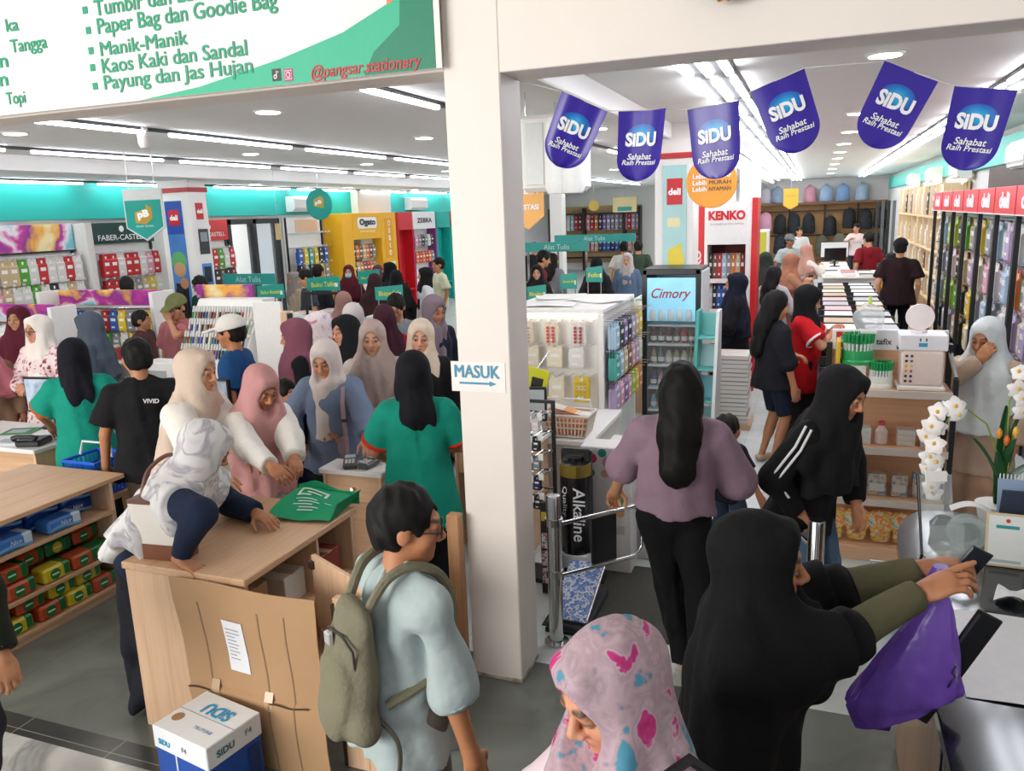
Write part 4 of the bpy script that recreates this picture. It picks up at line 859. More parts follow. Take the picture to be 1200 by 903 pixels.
# ================================================================== left half of the shop: wall displays, racks, tables
ART = ramp_mat(((.0, '#2fb8c4'), (.36, '#7ecbd8'), (.42, '#f4e8ee'), (.47, '#c83a9a'), (.53, '#8a2a90'), (.58, '#e8a840'), (.66, '#f6e6b0'), (1., '#e85a6a')), 1.3, .4, 'noise', (1, 1, 1.6), 4., distort=.35)
OBJ = mat((1., 1., 1.), .45, var=.12, scale=14, kind='objcol'); OBJG = mat((1., 1., 1.), .25, var=.05, scale=14, kind='objcol')
HEAD = mat('#f1efec', .5)
def pack_proto(name, w, h, d, hd=.2, clear=False):
    "a hanging pack: flat bag with a bulge, header card with a hang hole and a small window"
    m = MB(); hh = h * hd; n_ = 3
    for q in range(n_):
        y = (q - (n_ - 1) / 2) * d / n_; e = d / n_ * .46; rr_ = random.Random(q * 7 + int(w * 1000)); dx = rr_.uniform(-.003, .003); dz = rr_.uniform(-.006, .004)
        m.add([(-w * .46 + dx, y - e * .3, -h + dz), (w * .46 + dx, y - e * .3, -h + dz), (w / 2 + dx, y - e, -h * .92 + dz), (w / 2 + dx, y - e, -hh * 1.25), (w * .46 + dx, y - e * .2, -hh), (-w * .46 + dx, y - e * .2, -hh), (-w / 2 + dx, y - e, -hh * 1.25), (-w / 2 + dx, y - e, -h * .92 + dz),
               (-w * .46 + dx, y + e * .3, -h + dz), (w * .46 + dx, y + e * .3, -h + dz), (w / 2 + dx, y + e, -h * .92 + dz), (w / 2 + dx, y + e, -hh * 1.25), (w * .46 + dx, y + e * .2, -hh), (-w * .46 + dx, y + e * .2, -hh), (-w / 2 + dx, y + e, -hh * 1.25), (-w / 2 + dx, y + e, -h * .92 + dz)],
              [(0, 1, 2, 7), (7, 2, 3, 6), (6, 3, 4, 5), (15, 10, 9, 8), (14, 11, 10, 15), (13, 12, 11, 14), (8, 9, 1, 0), (9, 10, 2, 1), (10, 11, 3, 2), (11, 12, 4, 3), (12, 13, 5, 4), (13, 14, 6, 5), (14, 15, 7, 6), (15, 8, 0, 7)], 0)
        m.box((-w * .46, y - .0012, -hh), (-w * .1, y + .0012, 0), 0, ch=.0005); m.box((w * .1, y - .0012, -hh), (w * .46, y + .0012, 0), 0, ch=.0005); m.box((-w * .1, y - .0012, -hh), (w * .1, y + .0012, -hh * .45), 1, ch=.0005)
    y = -(n_ - 1) / 2 * d / n_ - d / n_ * .46; m.box((-w * .3, y - .0012, -h * .5), (w * .3, y + .0008, -h * .36), 2, ch=.0004); m.box((-w * .3, y - .0012, -h * .84), (w * .1, y + .0008, -h * .76), 2, ch=.0004)
    return m.build(name, [OBJ, HEAD, mat('#f4f4f0', .3)])
PACK = {'wide pack': pack_proto('hanging_pack', .13, .24, .07), 'slim pack': pack_proto('hanging_pack', .055, .26, .04), 'card': pack_proto('sticker_card', .1, .26, .03, .16)}
pack_used = set()
CNAME = {'red': '#c8282c', 'white': '#e6e3de', 'black': '#25262a', 'blue': '#2d5fb4', 'green': '#4fa332', 'beige': '#cdb58a', 'purple': '#8a6aa6', 'pink': '#e2a4b4', 'yellow': '#e6c634', 'orange': '#df7a34', 'grey': '#8d9096', 'teal': '#4aa8a0', 'lilac': '#b9a4c8', 'brown': '#7a5238', 'pale blue': '#a8c6dc', 'lime': '#a6cf2e', 'cream': '#eadfc4', 'dark red': '#7c1f22', 'navy': '#26305e'}
def hang(kind, loc, rz, cname, label, group, cat='hanging pack', scale=None):
    src = PACK[kind]; o = src if kind not in pack_used else dup(src); pack_used.add(kind); o.location = loc; o.rotation_euler = (0, 0, rz); o.color = (*lin(CNAME[cname]), 1); o.scale = scale or (1, 1, 1)
    tag(o, label, cat, group); o.name = cat.replace(' ', '_'); return o
def hang_row(o, dirv, n, step, kind, cols, where, rz, start=0, jit=.003, scale=(1.1, 1.3, 1.48), cat='hanging pack'):
    for i in range(n):
        c = cols[i % len(cols)]; p = Vector(o) + Vector(dirv) * (step * i + random.uniform(-jit, jit))
        hang(kind, p, rz, c, f'{c} {"card" if kind == "card" else "hanging pack"}, {ordn(i)} from the left in the {where}', where, cat, scale)
def wall_rack(name, label, X, ya, yb, zt, zb, rows, back=HEAD, depth=.3, face_x=1, posts=2):
    "peg-board display on a side wall: back panel, posts, peg rails with hooks"
    t = thing(name, label, 'display rack', (X, (ya + yb) / 2, 0)); L_ = (yb - ya) / 2
    MB().box((0, -L_, zb), (.04 * face_x, L_, zt), ch=.002).build('back_panel', back, t)
    for k in range(posts): y = -L_ + .02 + (2 * L_ - .04) * k / (posts - 1); MB().box((.04 * face_x, y - .018, zb), (.075 * face_x, y + .018, zt), ch=.002).build('post', BLACK, t)
    for z in rows:
        m = MB(); m.box((.04 * face_x, -L_ + .03, z), (.065 * face_x, L_ - .03, z + .03), ch=.002); n_ = max(3, int(2 * L_ / .14))
        for k in range(n_): y = -L_ + .08 + (2 * L_ - .16) * k / (n_ - 1); m.tube([(.06 * face_x, y, z + .015), (depth * face_x, y, z + .02), (depth * face_x + .012 * face_x, y, z + .035)], .005, n=5); m.box((depth * face_x - .002, y - .022, z + .02), (depth * face_x + .002, y + .022, z + .05), ch=.001)
        m.build('peg_rail', mat('#d8dadb', .35), t)
    MB().box((0, -L_, zb), (depth * 1.15 * face_x, L_, zb + .05), ch=.003).build('base', back, t); return t
# a. art-topped stationery wall
t = wall_rack('wall_display', 'pegged pen wall with a purple and gold art header at the far left', XL + .02, 5.9, 9.05, 2.12, .3, (2.03, 1.66, 1.28, .95))
MB().box((.0, -1.575, 2.12), (.1, 1.575, 2.5), ch=.004).build('art_header', ART, t); MB().box((.0, -1.575, 2.1), (.12, 1.575, 2.125)).build('header_rail', BLACK, t)
for j, (z, cols) in enumerate(((2.03, ('white', 'red', 'white', 'white', 'red', 'white', 'white', 'blue', 'grey', 'beige', 'beige', 'green')), (1.66, ('green', 'white', 'black', 'white', 'beige', 'white', 'black', 'grey', 'pink', 'beige', 'white', 'white')), (1.28, ('white', 'pink', 'blue', 'white', 'red', 'purple', 'white', 'black', 'grey', 'yellow', 'white', 'blue')))):
    hang_row((XL + .27, 6.4, z + .006), (0, 1, 0), 18, .147, 'wide pack', cols, f'{ordn(j)} row under the art header', PI / 2)
# b. tall white divider and dark green display
MB_ = MB().box((XL, 9.08, 0), (XL + .35, 9.2, 2.5), ch=.004).build('display_divider', mat('#dedad6', .5)); tag(MB_, 'plain pale divider panel left of the dark green sign', 'panel')
t = wall_rack('wall_display', 'pegged display with a dark green crest sign and red packs', XL + .02, 9.3, 10.6, 2.5, .3, (2.02, 1.62, 1.25))
MB().box((.0, -.66, 2.18), (.12, .66, 2.5), ch=.004).build('sign_board', mat('#123a34', .4), t)
text('lettering', 'FABER-CASTELL', .95, mat('#f2f4f2', .4), t, frame((.123, .0, 2.27), (0, 1, 0), (0, 0, 1)), bold=.01, height=.085); MB().lathe([(.05, 0), (.035, .006)], (.12, 0, 2.40), n=12, ax=0).build('emblem', mat('#eef2ee', .5), t)
for j, (z, cols) in enumerate(((2.02, ('red', 'red', 'white', 'red', 'red', 'white', 'pink', 'red')), (1.62, ('red', 'red', 'red', 'beige', 'grey', 'beige', 'yellow', 'white')), (1.25, ('white', 'blue', 'red', 'white', 'black', 'beige', 'red', 'white')))):
    hang_row((XL + .27, 9.42, z + .006), (0, 1, 0), 8, .145, 'wide pack', cols, f'{ordn(j)} row under the dark green sign', PI / 2)
t = wall_rack('wall_display', 'pegged display with a small bright red sign before the glass door', XL + .02, 11.45, 12.45, 2.5, .9, (1.98, 1.6))
MB().box((.0, -.5, 2.13), (.12, .5, 2.5), ch=.004).build('sign_board', mat('#cf2a30', .4), t); text('lettering', 'FABER-CASTELL', .8, mat('#f6eeee', .4), t, frame((.123, .0, 2.24), (0, 1, 0), (0, 0, 1)), bold=.01, height=.075); MB().lathe([(.045, 0), (.03, .006)], (.12, 0, 2.37), n=12, ax=0).build('emblem', mat('#f6eeee', .5), t)
for j, (z, cols) in enumerate(((1.98, ('green', 'lime', 'red', 'green', 'white', 'red')), (1.6, ('black', 'dark red', 'black', 'brown', 'black', 'dark red')))): hang_row((XL + .27, 11.55, z + .006), (0, 1, 0), 6, .15, 'wide pack', cols, f'{ordn(j)} row below the red sign', PI / 2)
# f. open shelf after the door
t = wall_rack('wall_display', 'pale peg display of yellow and black items right of the glass door', XL + .02, 14.3, 15.65, 2.5, .4, (2.15, 1.85, 1.5, 1.2)); MB().box((.04, -.3, 2.2), (.07, .5, 2.45)).build('poster', mat('#e8c0a0', .5), t)
for j, (z, cols) in enumerate(((1.85, ('blue', 'yellow', 'teal', 'yellow', 'black', 'blue')), (1.5, ('black', 'grey', 'black', 'black', 'yellow', 'grey')), (1.2, ('yellow', 'lime', 'yellow', 'white', 'yellow', 'yellow')))): hang_row((XL + .27, 14.45, z + .006), (0, 1, 0), 6, .19, 'wide pack', cols, f'{ordn(j)} row right of the glass door', PI / 2)
# g. yellow arch display
YEL = mat('#f0b41c', .4)
t = thing('wall_display', 'bright yellow arch display with black bubble lettering', 'display rack', (XL + .02, 17.0, 0))
MB().box((0, -1.2, 0), (.5, -.75, 2.56), ch=.01).build('side_pillar', YEL, t); MB().box((0, .55, 0), (.5, 1.3, 2.56), ch=.01).build('side_pillar', YEL, t); MB().box((0, -.75, 1.95), (.5, .55, 2.56), ch=.01).build('header', YEL, t); MB().box((0, -.75, 0), (.06, .55, 1.95)).build('back_panel', HEAD, t)
MB().prism([(-.5 + .0, 2.2), (.3, 2.2), (.34, 2.26), (.34, 2.40), (.28, 2.46), (-.48, 2.46), (-.54, 2.40), (-.54, 2.26)], .5, .508, ax=0).build('letter_plate', mat('#f6f6f2', .4), t)
text('lettering', 'Ogato', .74, mat('#141414', .4), t, frame((.512, -.1, 2.33), (0, 1, 0), (0, 0, 1)), bold=.05, height=.19); text('lettering', 'stationery & gift', .7, mat('#fff8e8', .4), t, frame((.503, -.1, 2.13), (0, 1, 0), (0, 0, 1)), height=.06)
MB().box((.5, .72, 1.45), (.51, 1.12, 2.42), ch=.004).build('letter_plate', mat('#e8a410', .4), t)
for k, c in enumerate('Ogato'): text('lettering', c, None, mat('#f8f4e8', .4), t, frame((.513, .92, 2.3 - .18 * k), (0, 1, 0), (0, 0, 1)), height=.13, bold=.03)
MB().box((.5, .75, .9), (.508, 1.15, 1.35)).build('poster', mat('#f2f4f4', .4), t)
for j, (z, cols) in enumerate(((1.82, ('beige', 'black', 'orange', 'brown', 'beige', 'orange', 'brown', 'grey')), (1.42, ('grey', 'black', 'beige', 'orange', 'brown', 'red', 'orange', 'grey')))):
    m = MB().box((.06, -.74, z), (.09, .54, z + .03)); m.build('peg_rail', BLACK, t); hang_row((XL + .3, 16.35, z + .006), (0, 1, 0), 8, .155, 'wide pack', cols, f'{ordn(j)} row inside the yellow arch', PI / 2, scale=(1.2, 1.6, 1.4))
# h. red, white and teal bays behind the pillar
def bay(ya, yb, label, m, head, word, wc, wh, stripe=None):
    t = thing('wall_display', label, 'display rack', (XL + .02, (ya + yb) / 2, 0)); a = (yb - ya) / 2
    MB().box((0, -a, 0), (.08, a, 2.56)).build('back_panel', m, t); MB().box((.08, -a, 2.1), (.35, a, 2.56), ch=.006).build('header', head, t)
    if word: text('lettering', word, a * 1.35, wc, t, frame((.354, 0, 2.33), (0, 1, 0), (0, 0, 1)), bold=.04, height=wh)
    for sy in (-1, 1): MB().box((.08, sy * a - .03, 0), (.35, sy * a + .03, 2.1)).build('side_panel', head if stripe is None else stripe, t)
    MB().box((.08, -a, .5), (.33, a, .54)).build('shelf', m, t); return t
bay(18.7, 19.5, 'narrow red display column beside the yellow arch', mat('#c8202c', .4), mat('#c8202c', .4), None, None, 0)
bay(19.55, 20.9, 'white display bay with a dark striped brand word beside the red column', HEAD, mat('#f0f0f2', .4), 'ZEBRA', mat('#3a2a3a', .4), .13, mat('#8a2a7c', .4)); bay(21.0, 21.9, 'plain teal display column before the orange signs', TEAL, TEAL, None, None, 0); bay(22.0, 24.2, 'display bay with orange and red signs beside the pillar edge', HEAD, mat('#e0641e', .4), 'TIGER', mat('#fbe8d8', .4), .2, TEAL)
for j, (z, cols) in enumerate(((1.95, ('pink', 'grey', 'black', 'grey', 'white', 'black')), (1.5, ('orange', 'red', 'orange', 'red', 'orange', 'grey')))): hang_row((XL + .3, 19.75, z - .004), (0, 1, 0), 6, .19, 'wide pack', cols, f'{ordn(j)} row in the white bay', PI / 2, scale=(1.3, 1.5, 1.3))
for j, (z, cols) in enumerate(((2.05, ('red', 'orange', 'red', 'red')), (1.65, ('red', 'dark red', 'red', 'orange')))): hang_row((XL + .3, 22.3, z), (0, 1, 0), 8, .22, 'wide pack', cols, f'{ordn(j)} row under the orange sign', PI / 2, scale=(1.5, 1.5, 1.4))
# ---- square column with posters
struct(MB().box((-9.87, 10.3, 0), (-9.26, 10.7, 3.12), ch=.008).build('pillar', WHITE)); struct(MB().box((-9.89, 10.28, 2.93), (-9.24, 10.72, 3.0), ch=.004).build('pillar_trim', mat('#b02028', .45)))
pp = tag(MB().box((-9.75, 10.285, .7), (-9.42, 10.297, 2.8), ch=.001).build('tall_poster', mat('#4a82c8', .4, var=.3, scale=3)), 'tall blue and dark poster on the left face of the poster column', 'poster')
MB().box((-9.75, 10.283, 2.28), (-9.42, 10.2855, 2.8), ch=.0005).build('blue_field', mat('#2f4ea6', .4), pp); MB().box((-9.69, 10.281, 2.42), (-9.48, 10.2835, 2.66), ch=.0005).build('red_square', RED, pp); [MB().lathe([(r_ * .3, 0), (r_, .0006), (r_, .002)], (-9.585 + dx_, 10.283 - .0012 * k_, z_), n=16, ax=1).build('printed_shape', mat(c_, .45), pp) for k_, (dx_, z_, r_, c_) in enumerate(((0, 1.86, .15, '#5fae6a'), (.0, 1.72, .12, '#c79a72'), (.06, 1.5, .09, '#c08c66'), (-.05, 1.38, .08, '#22262a')))]; text('lettering', 'deli', .16, mat('#ffffff', .5), pp, frame((-9.585, 10.28, 2.54), (1, 0, 0), (0, 0, 1)), bold=.04); MB().box((-9.7, 10.283, .72), (-9.46, 10.2855, 1.5), ch=.0005).build('dark_field', mat('#17191c', .4), pp)
rp = tag(MB().box((-9.257, 10.42, 2.5), (-9.25, 10.58, 2.76), ch=.001).build('small_sign', RED), 'small red square sign on the right face of the poster column', 'sign'); text('lettering', 'deli', .13, mat('#ffffff', .5), rp, frame((-9.2485, 10.5, 2.63), (0, 1, 0), (0, 0, 1)), bold=.04)
for z0, z1, c, l in ((1.95, 2.35, '#2b2f36', 'dark calculator poster on the right face of the poster column'), (1.3, 1.8, '#3b7fc0', 'blue stripe poster low on the right face of the poster column')):
    o = tag(MB().box((-9.257, 10.42, z0), (-9.25, 10.64, z1), ch=.001).build('poster', mat(c, .35)), l, 'poster'); MB().box((-9.2495, 10.45, z0 + .2), (-9.248, 10.61, z1 - .05), ch=.0005).build('print', mat('#1c2026' if 'blue' in l else '#8d949c', .4), o)
# ---- hanging shop signs
GOLD = mat('#c79a3c', .35, metal=.3)
t = thing('hanging_sign', 'teal pennant sign with gold emblem hanging left of the poster column', 'sign', (-7.42, 7.5, 2.25)); MB().prism([(0, 0), (.29, .15), (.29, .60), (-.29, .60), (-.29, .15)], -.012, .012, ax=1).build('panel', mat('#d5d8d6', .4), t); MB().prism([(0, .02), (.27, .16), (.27, .47), (-.27, .47), (-.27, .16)], -.016, -.0121, ax=1).build('field', mat('#149a8e', .4), t)
MB().prism([(-.13, .21), (.02, .19), (.13, .26), (.13, .38), (.05, .42), (.05, .37), (-.13, .33)], -.021, -.0165, ax=1).build('emblem', GOLD, t); text('lettering', 'pB', .18, mat('#ffffff', .4), t, frame((0, -.022, .30), (1, 0, .12), (0, 0, 1)), bold=.06, height=.11); text('lettering', 'SELAMAT DATANG', .26, mat('#e8f4f2', .4), t, frame((0, -.0165, .17), (1, 0, 0), (0, 0, 1)))
for sx in (-.2, .2): MB().tube([(sx, 0, .6), (sx, 0, 1.05)], .004, n=5).build('cord', STEEL, t)
t = thing('hanging_sign', 'round teal sign with gold emblem hanging before the yellow arch display', 'sign', (-8.67, 13.0, 2.44)); MB().lathe([(.275, -.012), (.285, 0), (.275, .012)], (0, 0, .27), n=32, ax=1).build('panel', mat('#149a8e', .4), t)
MB().prism([(-.11, .24), (.1, .2), (.12, .36), (.06, .42), (-.1, .36)], -.018, -.0125, ax=1).build('emblem', GOLD, t); text('lettering', 'pB', .15, mat('#ffffff', .4), t, frame((0, -.02, .3), (1, 0, .12), (0, 0, 1)), bold=.06, height=.09); MB().tube([(0, 0, .54), (0, 0, .86)], .004, n=5).build('cord', STEEL, t)
t = thing('hanging_sign', 'small pale hanging tag sign near the right end of the glass door', 'sign', P(326, 272, Y=11)); MB().box((-.05, -.008, -.12), (.05, .008, .14), ch=.003).build('panel', mat('#c8b07a', .5), t); MB().tube([(0, 0, .14), (0, 0, 3.3 - P(326, 272, Y=11).z)], .003, n=5).build('cord', STEEL, t)
# ---- free standing racks with art headers
def art_rack(label, x0, x1, y, ztop, zhead, rows, where, cols, shelf=.75):
    t = thing('stationery_rack', label, 'display rack', ((x0 + x1) / 2, y, 0)); a = (x1 - x0) / 2
    MB().box((-a, -.02, zhead), (a, .02, ztop), ch=.004).build('art_header', ART, t); MB().box((-a, .0, .1), (a, .03, zhead), ch=.002).build('back_panel', HEAD, t)
    for sx in (-a, a): MB().box((sx - .03, -.32, 0), (sx + .03, .04, ztop), ch=.004).build('side_panel', HEAD, t)
    MB().box((-a, -.42, shelf - .03), (a, .03, shelf), ch=.004).build('shelf', mat('#e2e0dc', .4), t); MB().box((-a, -.4, 0), (a, .03, .12)).build('base', HEAD, t); MB().box((-a, -.4, .38), (a, .03, .41)).build('shelf', mat('#e2e0dc', .4), t)
    for j, z in enumerate(rows):
        m = MB().box((-a, -.02, z), (a, .0, z + .03))
        for k in range(int(2 * a / .13)): m.tube([(-a + .08 + .13 * k, 0, z + .015), (-a + .08 + .13 * k, -.22, z + .025)], .005, n=5)
        m.build('peg_rail', STEEL, t)
        hang_row((x0 + .12, y - .14, z + .004), (1, 0, 0), int((x1 - x0) / .145), .142, 'wide pack', cols[j], f'{ordn(j)} row of {where}', 0, scale=(1.0, 1.3, 1.1))
    return t
art_rack('white stationery rack with colourful art header behind the hooded shopper', -9.6, -7.68, 8.0, 1.62, 1.42, (1.36, 1.08), 'the hooded shopper\'s rack', (('yellow', 'white', 'yellow', 'blue', 'beige', 'white', 'red', 'blue', 'yellow', 'grey', 'white'), ('white', 'yellow', 'yellow', 'grey', 'blue', 'red', 'green', 'grey')))
art_rack('white stationery rack with colourful art header at the left picture edge', -10.3, -8.45, 7.2, 1.52, 1.33, (1.27, 1.0), 'the leftmost rack', (('white', 'black', 'grey', 'pink', 'black', 'white'), ('black', 'grey', 'black', 'white')))
for i, (x, c, w) in enumerate(((-8.9, '#9a6a48', 'brown jar'), (-8.65, '#d8d4cc', 'pale tub'), (-8.4, '#c84a44', 'red tub'), (-8.1, '#c8ccd0', 'grey tub'))):
    o = tag(MB().lathe([(.05, 0), (.06, .02), (.06, .14), (.05, .16)], n=14).build('container', mat(c, .4), loc=(x, 7.72, .751)), f'{w} on the counter shelf behind the hooded shopper', 'container'); MB().lathe([(.055, .16), (.055, .185), (.02, .19)], n=14).build('lid', mat('#e8e6e0', .4), o)
# header fragment and slanted pen display by the cap man
t = thing('header_board', 'short art printed header board above the slanted pen display', 'sign', (-6.2, 7.25, 0)); MB().box((-.35, -.02, 1.6), (.42, .02, 1.75), ch=.004).build('art_header', ART, t)
for sx in (-.3, .36): MB().box((sx - .015, -.015, 0), (sx + .015, .015, 1.6)).build('post', HEAD, t)
t = thing('pen_display', 'white slanted pen display full of pens behind the man in white cap', 'display rack', (-5.85, 6.9, 0))
MB().prism([(-.42, 0), (.25, 0), (.25, 1.62), (.05, 1.62), (-.42, .9)], -.42, .42, ax=0).build('body', HEAD, t)
prows = MB(); PENC = ['#20242c', '#b03038', '#2a4a9c', '#e6e2da', '#3a8a50', '#222222', '#c8b090']
for j in range(5):
    v = .15 + .17 * j; y = -.42 + .47 * v; z = .9 + .72 * v; MB().box((-.41, y - .04, z), (.41, y + .005, z + .03), ch=.003).build('tray', mat('#f8f8f6', .4), t)
PENM = [mat(c, .35) for c in PENC]
pens = []
for j in range(4):
    v = .15 + .17 * j; y = -.42 + .47 * v; z = .9 + .72 * v
    for i in range(22):
        x = -.38 + .036 * i; k = random.randrange(7)
        key = ('pen', k)
        if key not in _mats:
            o = MB().lathe([(.003, -.0), (.0065, .01), (.0065, .09), (.005, .1)], n=7).build('pen', PENM[k]); _mats[key] = o; MB().lathe([(.0078, .07), (.0078, .115), (.004, .12)], n=7).build('pen_cap', mat('#d8d8d4', .3), o)
        else: o = dup(_mats[key])
        o.location = (-5.85 + x, 6.9 + y - .02, z + .034); o.rotation_euler = (-.35, random.uniform(-.04, .04), 0); o.scale = (1.7, 1.7, 1.35); tag(o, f'{["black", "red", "blue", "white", "green", "dark", "tan"][k]} pen, {ordn(i)} from left, {ordn(j)} tray of the slanted display', 'pen', f'pens in the {ordn(j)} tray')
t = thing('leaflet_box', 'white box with a grey window at the foot of the slanted pen display', 'box', (-6.12, 6.2, 0)); MB().box((-.2, -.12, 0), (.2, .12, 1.08), ch=.006).build('body', HEAD, t); MB().box((-.11, -.124, .86), (.12, -.119, 1.0)).build('window', mat('#b4b6ba', .3), t)
t = thing('end_panel', 'tall white end panel right of the man in the white cap', 'panel', (-5.22, 6.75, 0)); MB().box((-.18, -.02, 0), (.17, .02, 1.62), ch=.006).build('board', HEAD, t); MB().box((.17, -.04, 0), (.25, .03, 1.52), ch=.004).build('wood_edge', WDZ, t); MB().box((.25, -.04, 0), (.275, .03, 1.5), ch=.004).build('dark_edge', BLACK, t)
# ---- book tables with green topic signs
BK = {}
def book(w, l, h, c):
    key = (w, l, h)
    if key not in BK:
        o = MB().box((-w / 2, -l / 2, 0), (w / 2, l / 2, h), ch=.002).build('book', OBJ); MB().box((-w / 2 + .004, -l / 2 - .0008, h * .12), (w / 2 + .001, l / 2 + .001, h * .88), ch=.0005).build('page_block', mat('#f2efe6', .8, var=.1, scale=60, stretch=(1, 1, 30)), o); BK[key] = o; new = True
    else: o = dup(BK[key])
    o.color = (*lin(c), 1)
    for q in o.children: q.color = o.color
    return o
def ordcol(c): return c
BKN = {'white': '#eceae4', 'pale blue': '#c8d8e4', 'cream': '#e8dfc8', 'grey': '#b4b8bc', 'teal': '#7ab8b0', 'green': '#7fb07a', 'pink': '#e0b8bc', 'tan': '#c8ac88'}
def table(label, x0, x1, y0, y1, z, where, nx=3, ny=5, sides=True, seed=1):
    t = thing('book_table', label, 'table', ((x0 + x1) / 2, (y0 + y1) / 2, 0)); a = (x1 - x0) / 2; b = (y1 - y0) / 2
    MB().box((-a, -b, z - .04), (a, b, z), ch=.005).build('tabletop', HEAD, t); MB().box((-a, -b, .3), (a, b, .33)).build('shelf', HEAD, t); MB().box((-a + .02, -b + .02, 0), (a - .02, b - .02, .1)).build('plinth', HEAD, t)
    for sy in (-1, 1): MB().box((-a, sy * b - .02, 0), (a, sy * b + .02, z - .04)).build('end_panel', WDZ, t)
    rr = random.Random(seed)
    for i in range(nx):
        for j in range(ny):
            x = x0 + (i + .5) * (x1 - x0) / nx; y = y0 + (j + .5) * (y1 - y0) / ny; zz = z + .001; n_ = rr.choice((1, 2, 2, 3))
            for k in range(n_):
                c = rr.choice(list(BKN)); o = book(.2, .27, rr.choice((.018, .03)), BKN[c]); o.location = (x + rr.uniform(-.03, .03), y + rr.uniform(-.03, .03), zz); o.rotation_euler = (0, 0, rr.uniform(-.12, .12)); zz += o.dimensions.z if False else (.018 if abs(o.data.vertices[-1].co.z - .018) < .004 else .03) + .0008
                tag(o, f'{c} book {ordn(k)} up, {ordn(j)} stack, {ordn(i)} line, {where}', 'book', 'books on ' + where)
    return t
table('white book table with open shelves just behind the queue of women', -6.6, -5.65, 7.45, 10.2, .98, 'the table behind the queue', 3, 6, seed=2); table('white book table behind the man in dark green', -7.75, -6.75, 8.7, 10.4, .98, 'the table behind the green man', 3, 4, seed=3); table('narrow white book table before the mask wearing woman', -7.22, -6.78, 10.5, 12.5, .98, 'the table before the mask', 2, 5, seed=9); table('white book table close behind the pillar on its left', -4.1, -3.0, 8.2, 12.2, .98, 'the table left of the pillar', 2, 6, seed=4); table('white book table right of the pillar with topic signs', -2.75, -1.75, 9.3, 14.0, .98, 'the table right of the pillar', 2, 7, seed=5); table('far white book table in the middle of the shop', -3.3, -2.2, 15.2, 22.0, .95, 'the far middle table', 3, 7, seed=6)
def topic(label, c, y, s, w=.45, h=.2, z0=.98):
    t = thing('topic_sign', label, 'sign', (c[0], c[1], z0), 0); zc = c[2] - z0; MB().prism([(-w / 2, zc - h / 2), (w / 2, zc - h / 2), (w / 2, zc + h / 2 + .03), (-w / 2, zc + h / 2)], -.008, .008, ax=1).build('board', mat('#16998a', .4), t)
    text('lettering', s, w * .72, mat('#d8d848', .5), t, frame((-.0, -.0095, zc - .0), (1, 0, .05), (0, 0, 1)), bold=.02); MB().box((w * .36, -.0095, zc - h * .2), (w * .45, -.0078, zc + h * .12), ch=.0005).build('emblem', mat('#e8ece0', .5), t)
    for sx in (-w * .4, w * .4): MB().box((sx - .006, -.005, 0), (sx + .006, .005, zc - h / 2 + .01)).build('post', STEEL, t)
for px0, px1, py, Y, s, l in ((302, 333, 342, 9.05, 'Buku Kotak', 'leftmost green topic sign with yellow lettering, above the wooden end panel'), (360, 398, 333, 10, 'Buku Tulis', 'green topic sign standing just left of the mask wearing woman'), (420, 445, 325, 12, 'Buku Gambar', 'green topic sign standing just right of the mask wearing woman'), (440, 472, 344, 8.5, 'Ekspedisi', 'green topic sign standing above the man in grey'), (618, 640, 344, 9.6, 'Binder', 'green topic sign touching the right edge of the white pillar'), (657, 676, 330, 10, 'Agenda', 'green topic sign on the table right of the pillar, nearer one'), (687, 706, 322, 11.5, 'Folio', 'green topic sign on the table right of the pillar, farther one')):
    a = P(px0, py, Y=Y); b = P(px1, py, Y=Y); topic(l, ((a.x + b.x) / 2, Y, (a.z + b.z) / 2), Y, s, b.x - a.x, 15 * Y * 1.12 / 934, 0. if Y == 8.5 else .98)
# long teal cable gutters above the far tables, black frames
for px0, px1, py0, py1, Y, l in ((616, 690, 294, 284, 14.5, 'long teal header strip over the far middle table'), (650, 745, 282, 276, 18, 'second teal header strip behind the first over the middle tables'), (262, 322, 327, 327, 10.8, 'teal header strip above the left book tables')):
    a = P(px0, py0, Y=Y); b = P(px1, py1, Y=Y); t = thing('header_strip', l, 'sign', ((a.x + b.x) / 2, Y, 0)); w = (b.x - a.x) / 2; z = (a.z + b.z) / 2; MB().box((-w, -.02, z - .09), (w, .02, z + .09), ch=.004).build('board', mat('#2a9a92', .4), t)
    text('lettering', 'Alat Tulis', .5, mat('#bfe4da', .5), t, frame((0, -.022, z), (1, 0, 0), (0, 0, 1)))
    for sx in (-1, 1): MB().box((sx * w * .92 - .02, -.015, 0), (sx * w * .92 + .02, .015, z - .09)).build('post', STEEL, t)
for px, py, Y, w, h, l in ((398, 345, 9.2, .55, .5, 'black rectangular stand frame on the table behind the queue'), (478, 333, 12.2, .6, .35, 'black stand frame behind the black scarf woman in white')):
    c = P(px, py, Y=Y); t = thing('display_stand', l, 'stand', (c.x, Y, 0)); zc = c.z
    m = MB(); m.box((-w, -.012, zc), (0, .012, zc + .035)); m.box((-.035, -.012, 0), (0, .012, zc + .03)); m.box((-w, -.012, 0), (-w + .03, .012, zc + .02)); m.build('bar', BLACK, t)
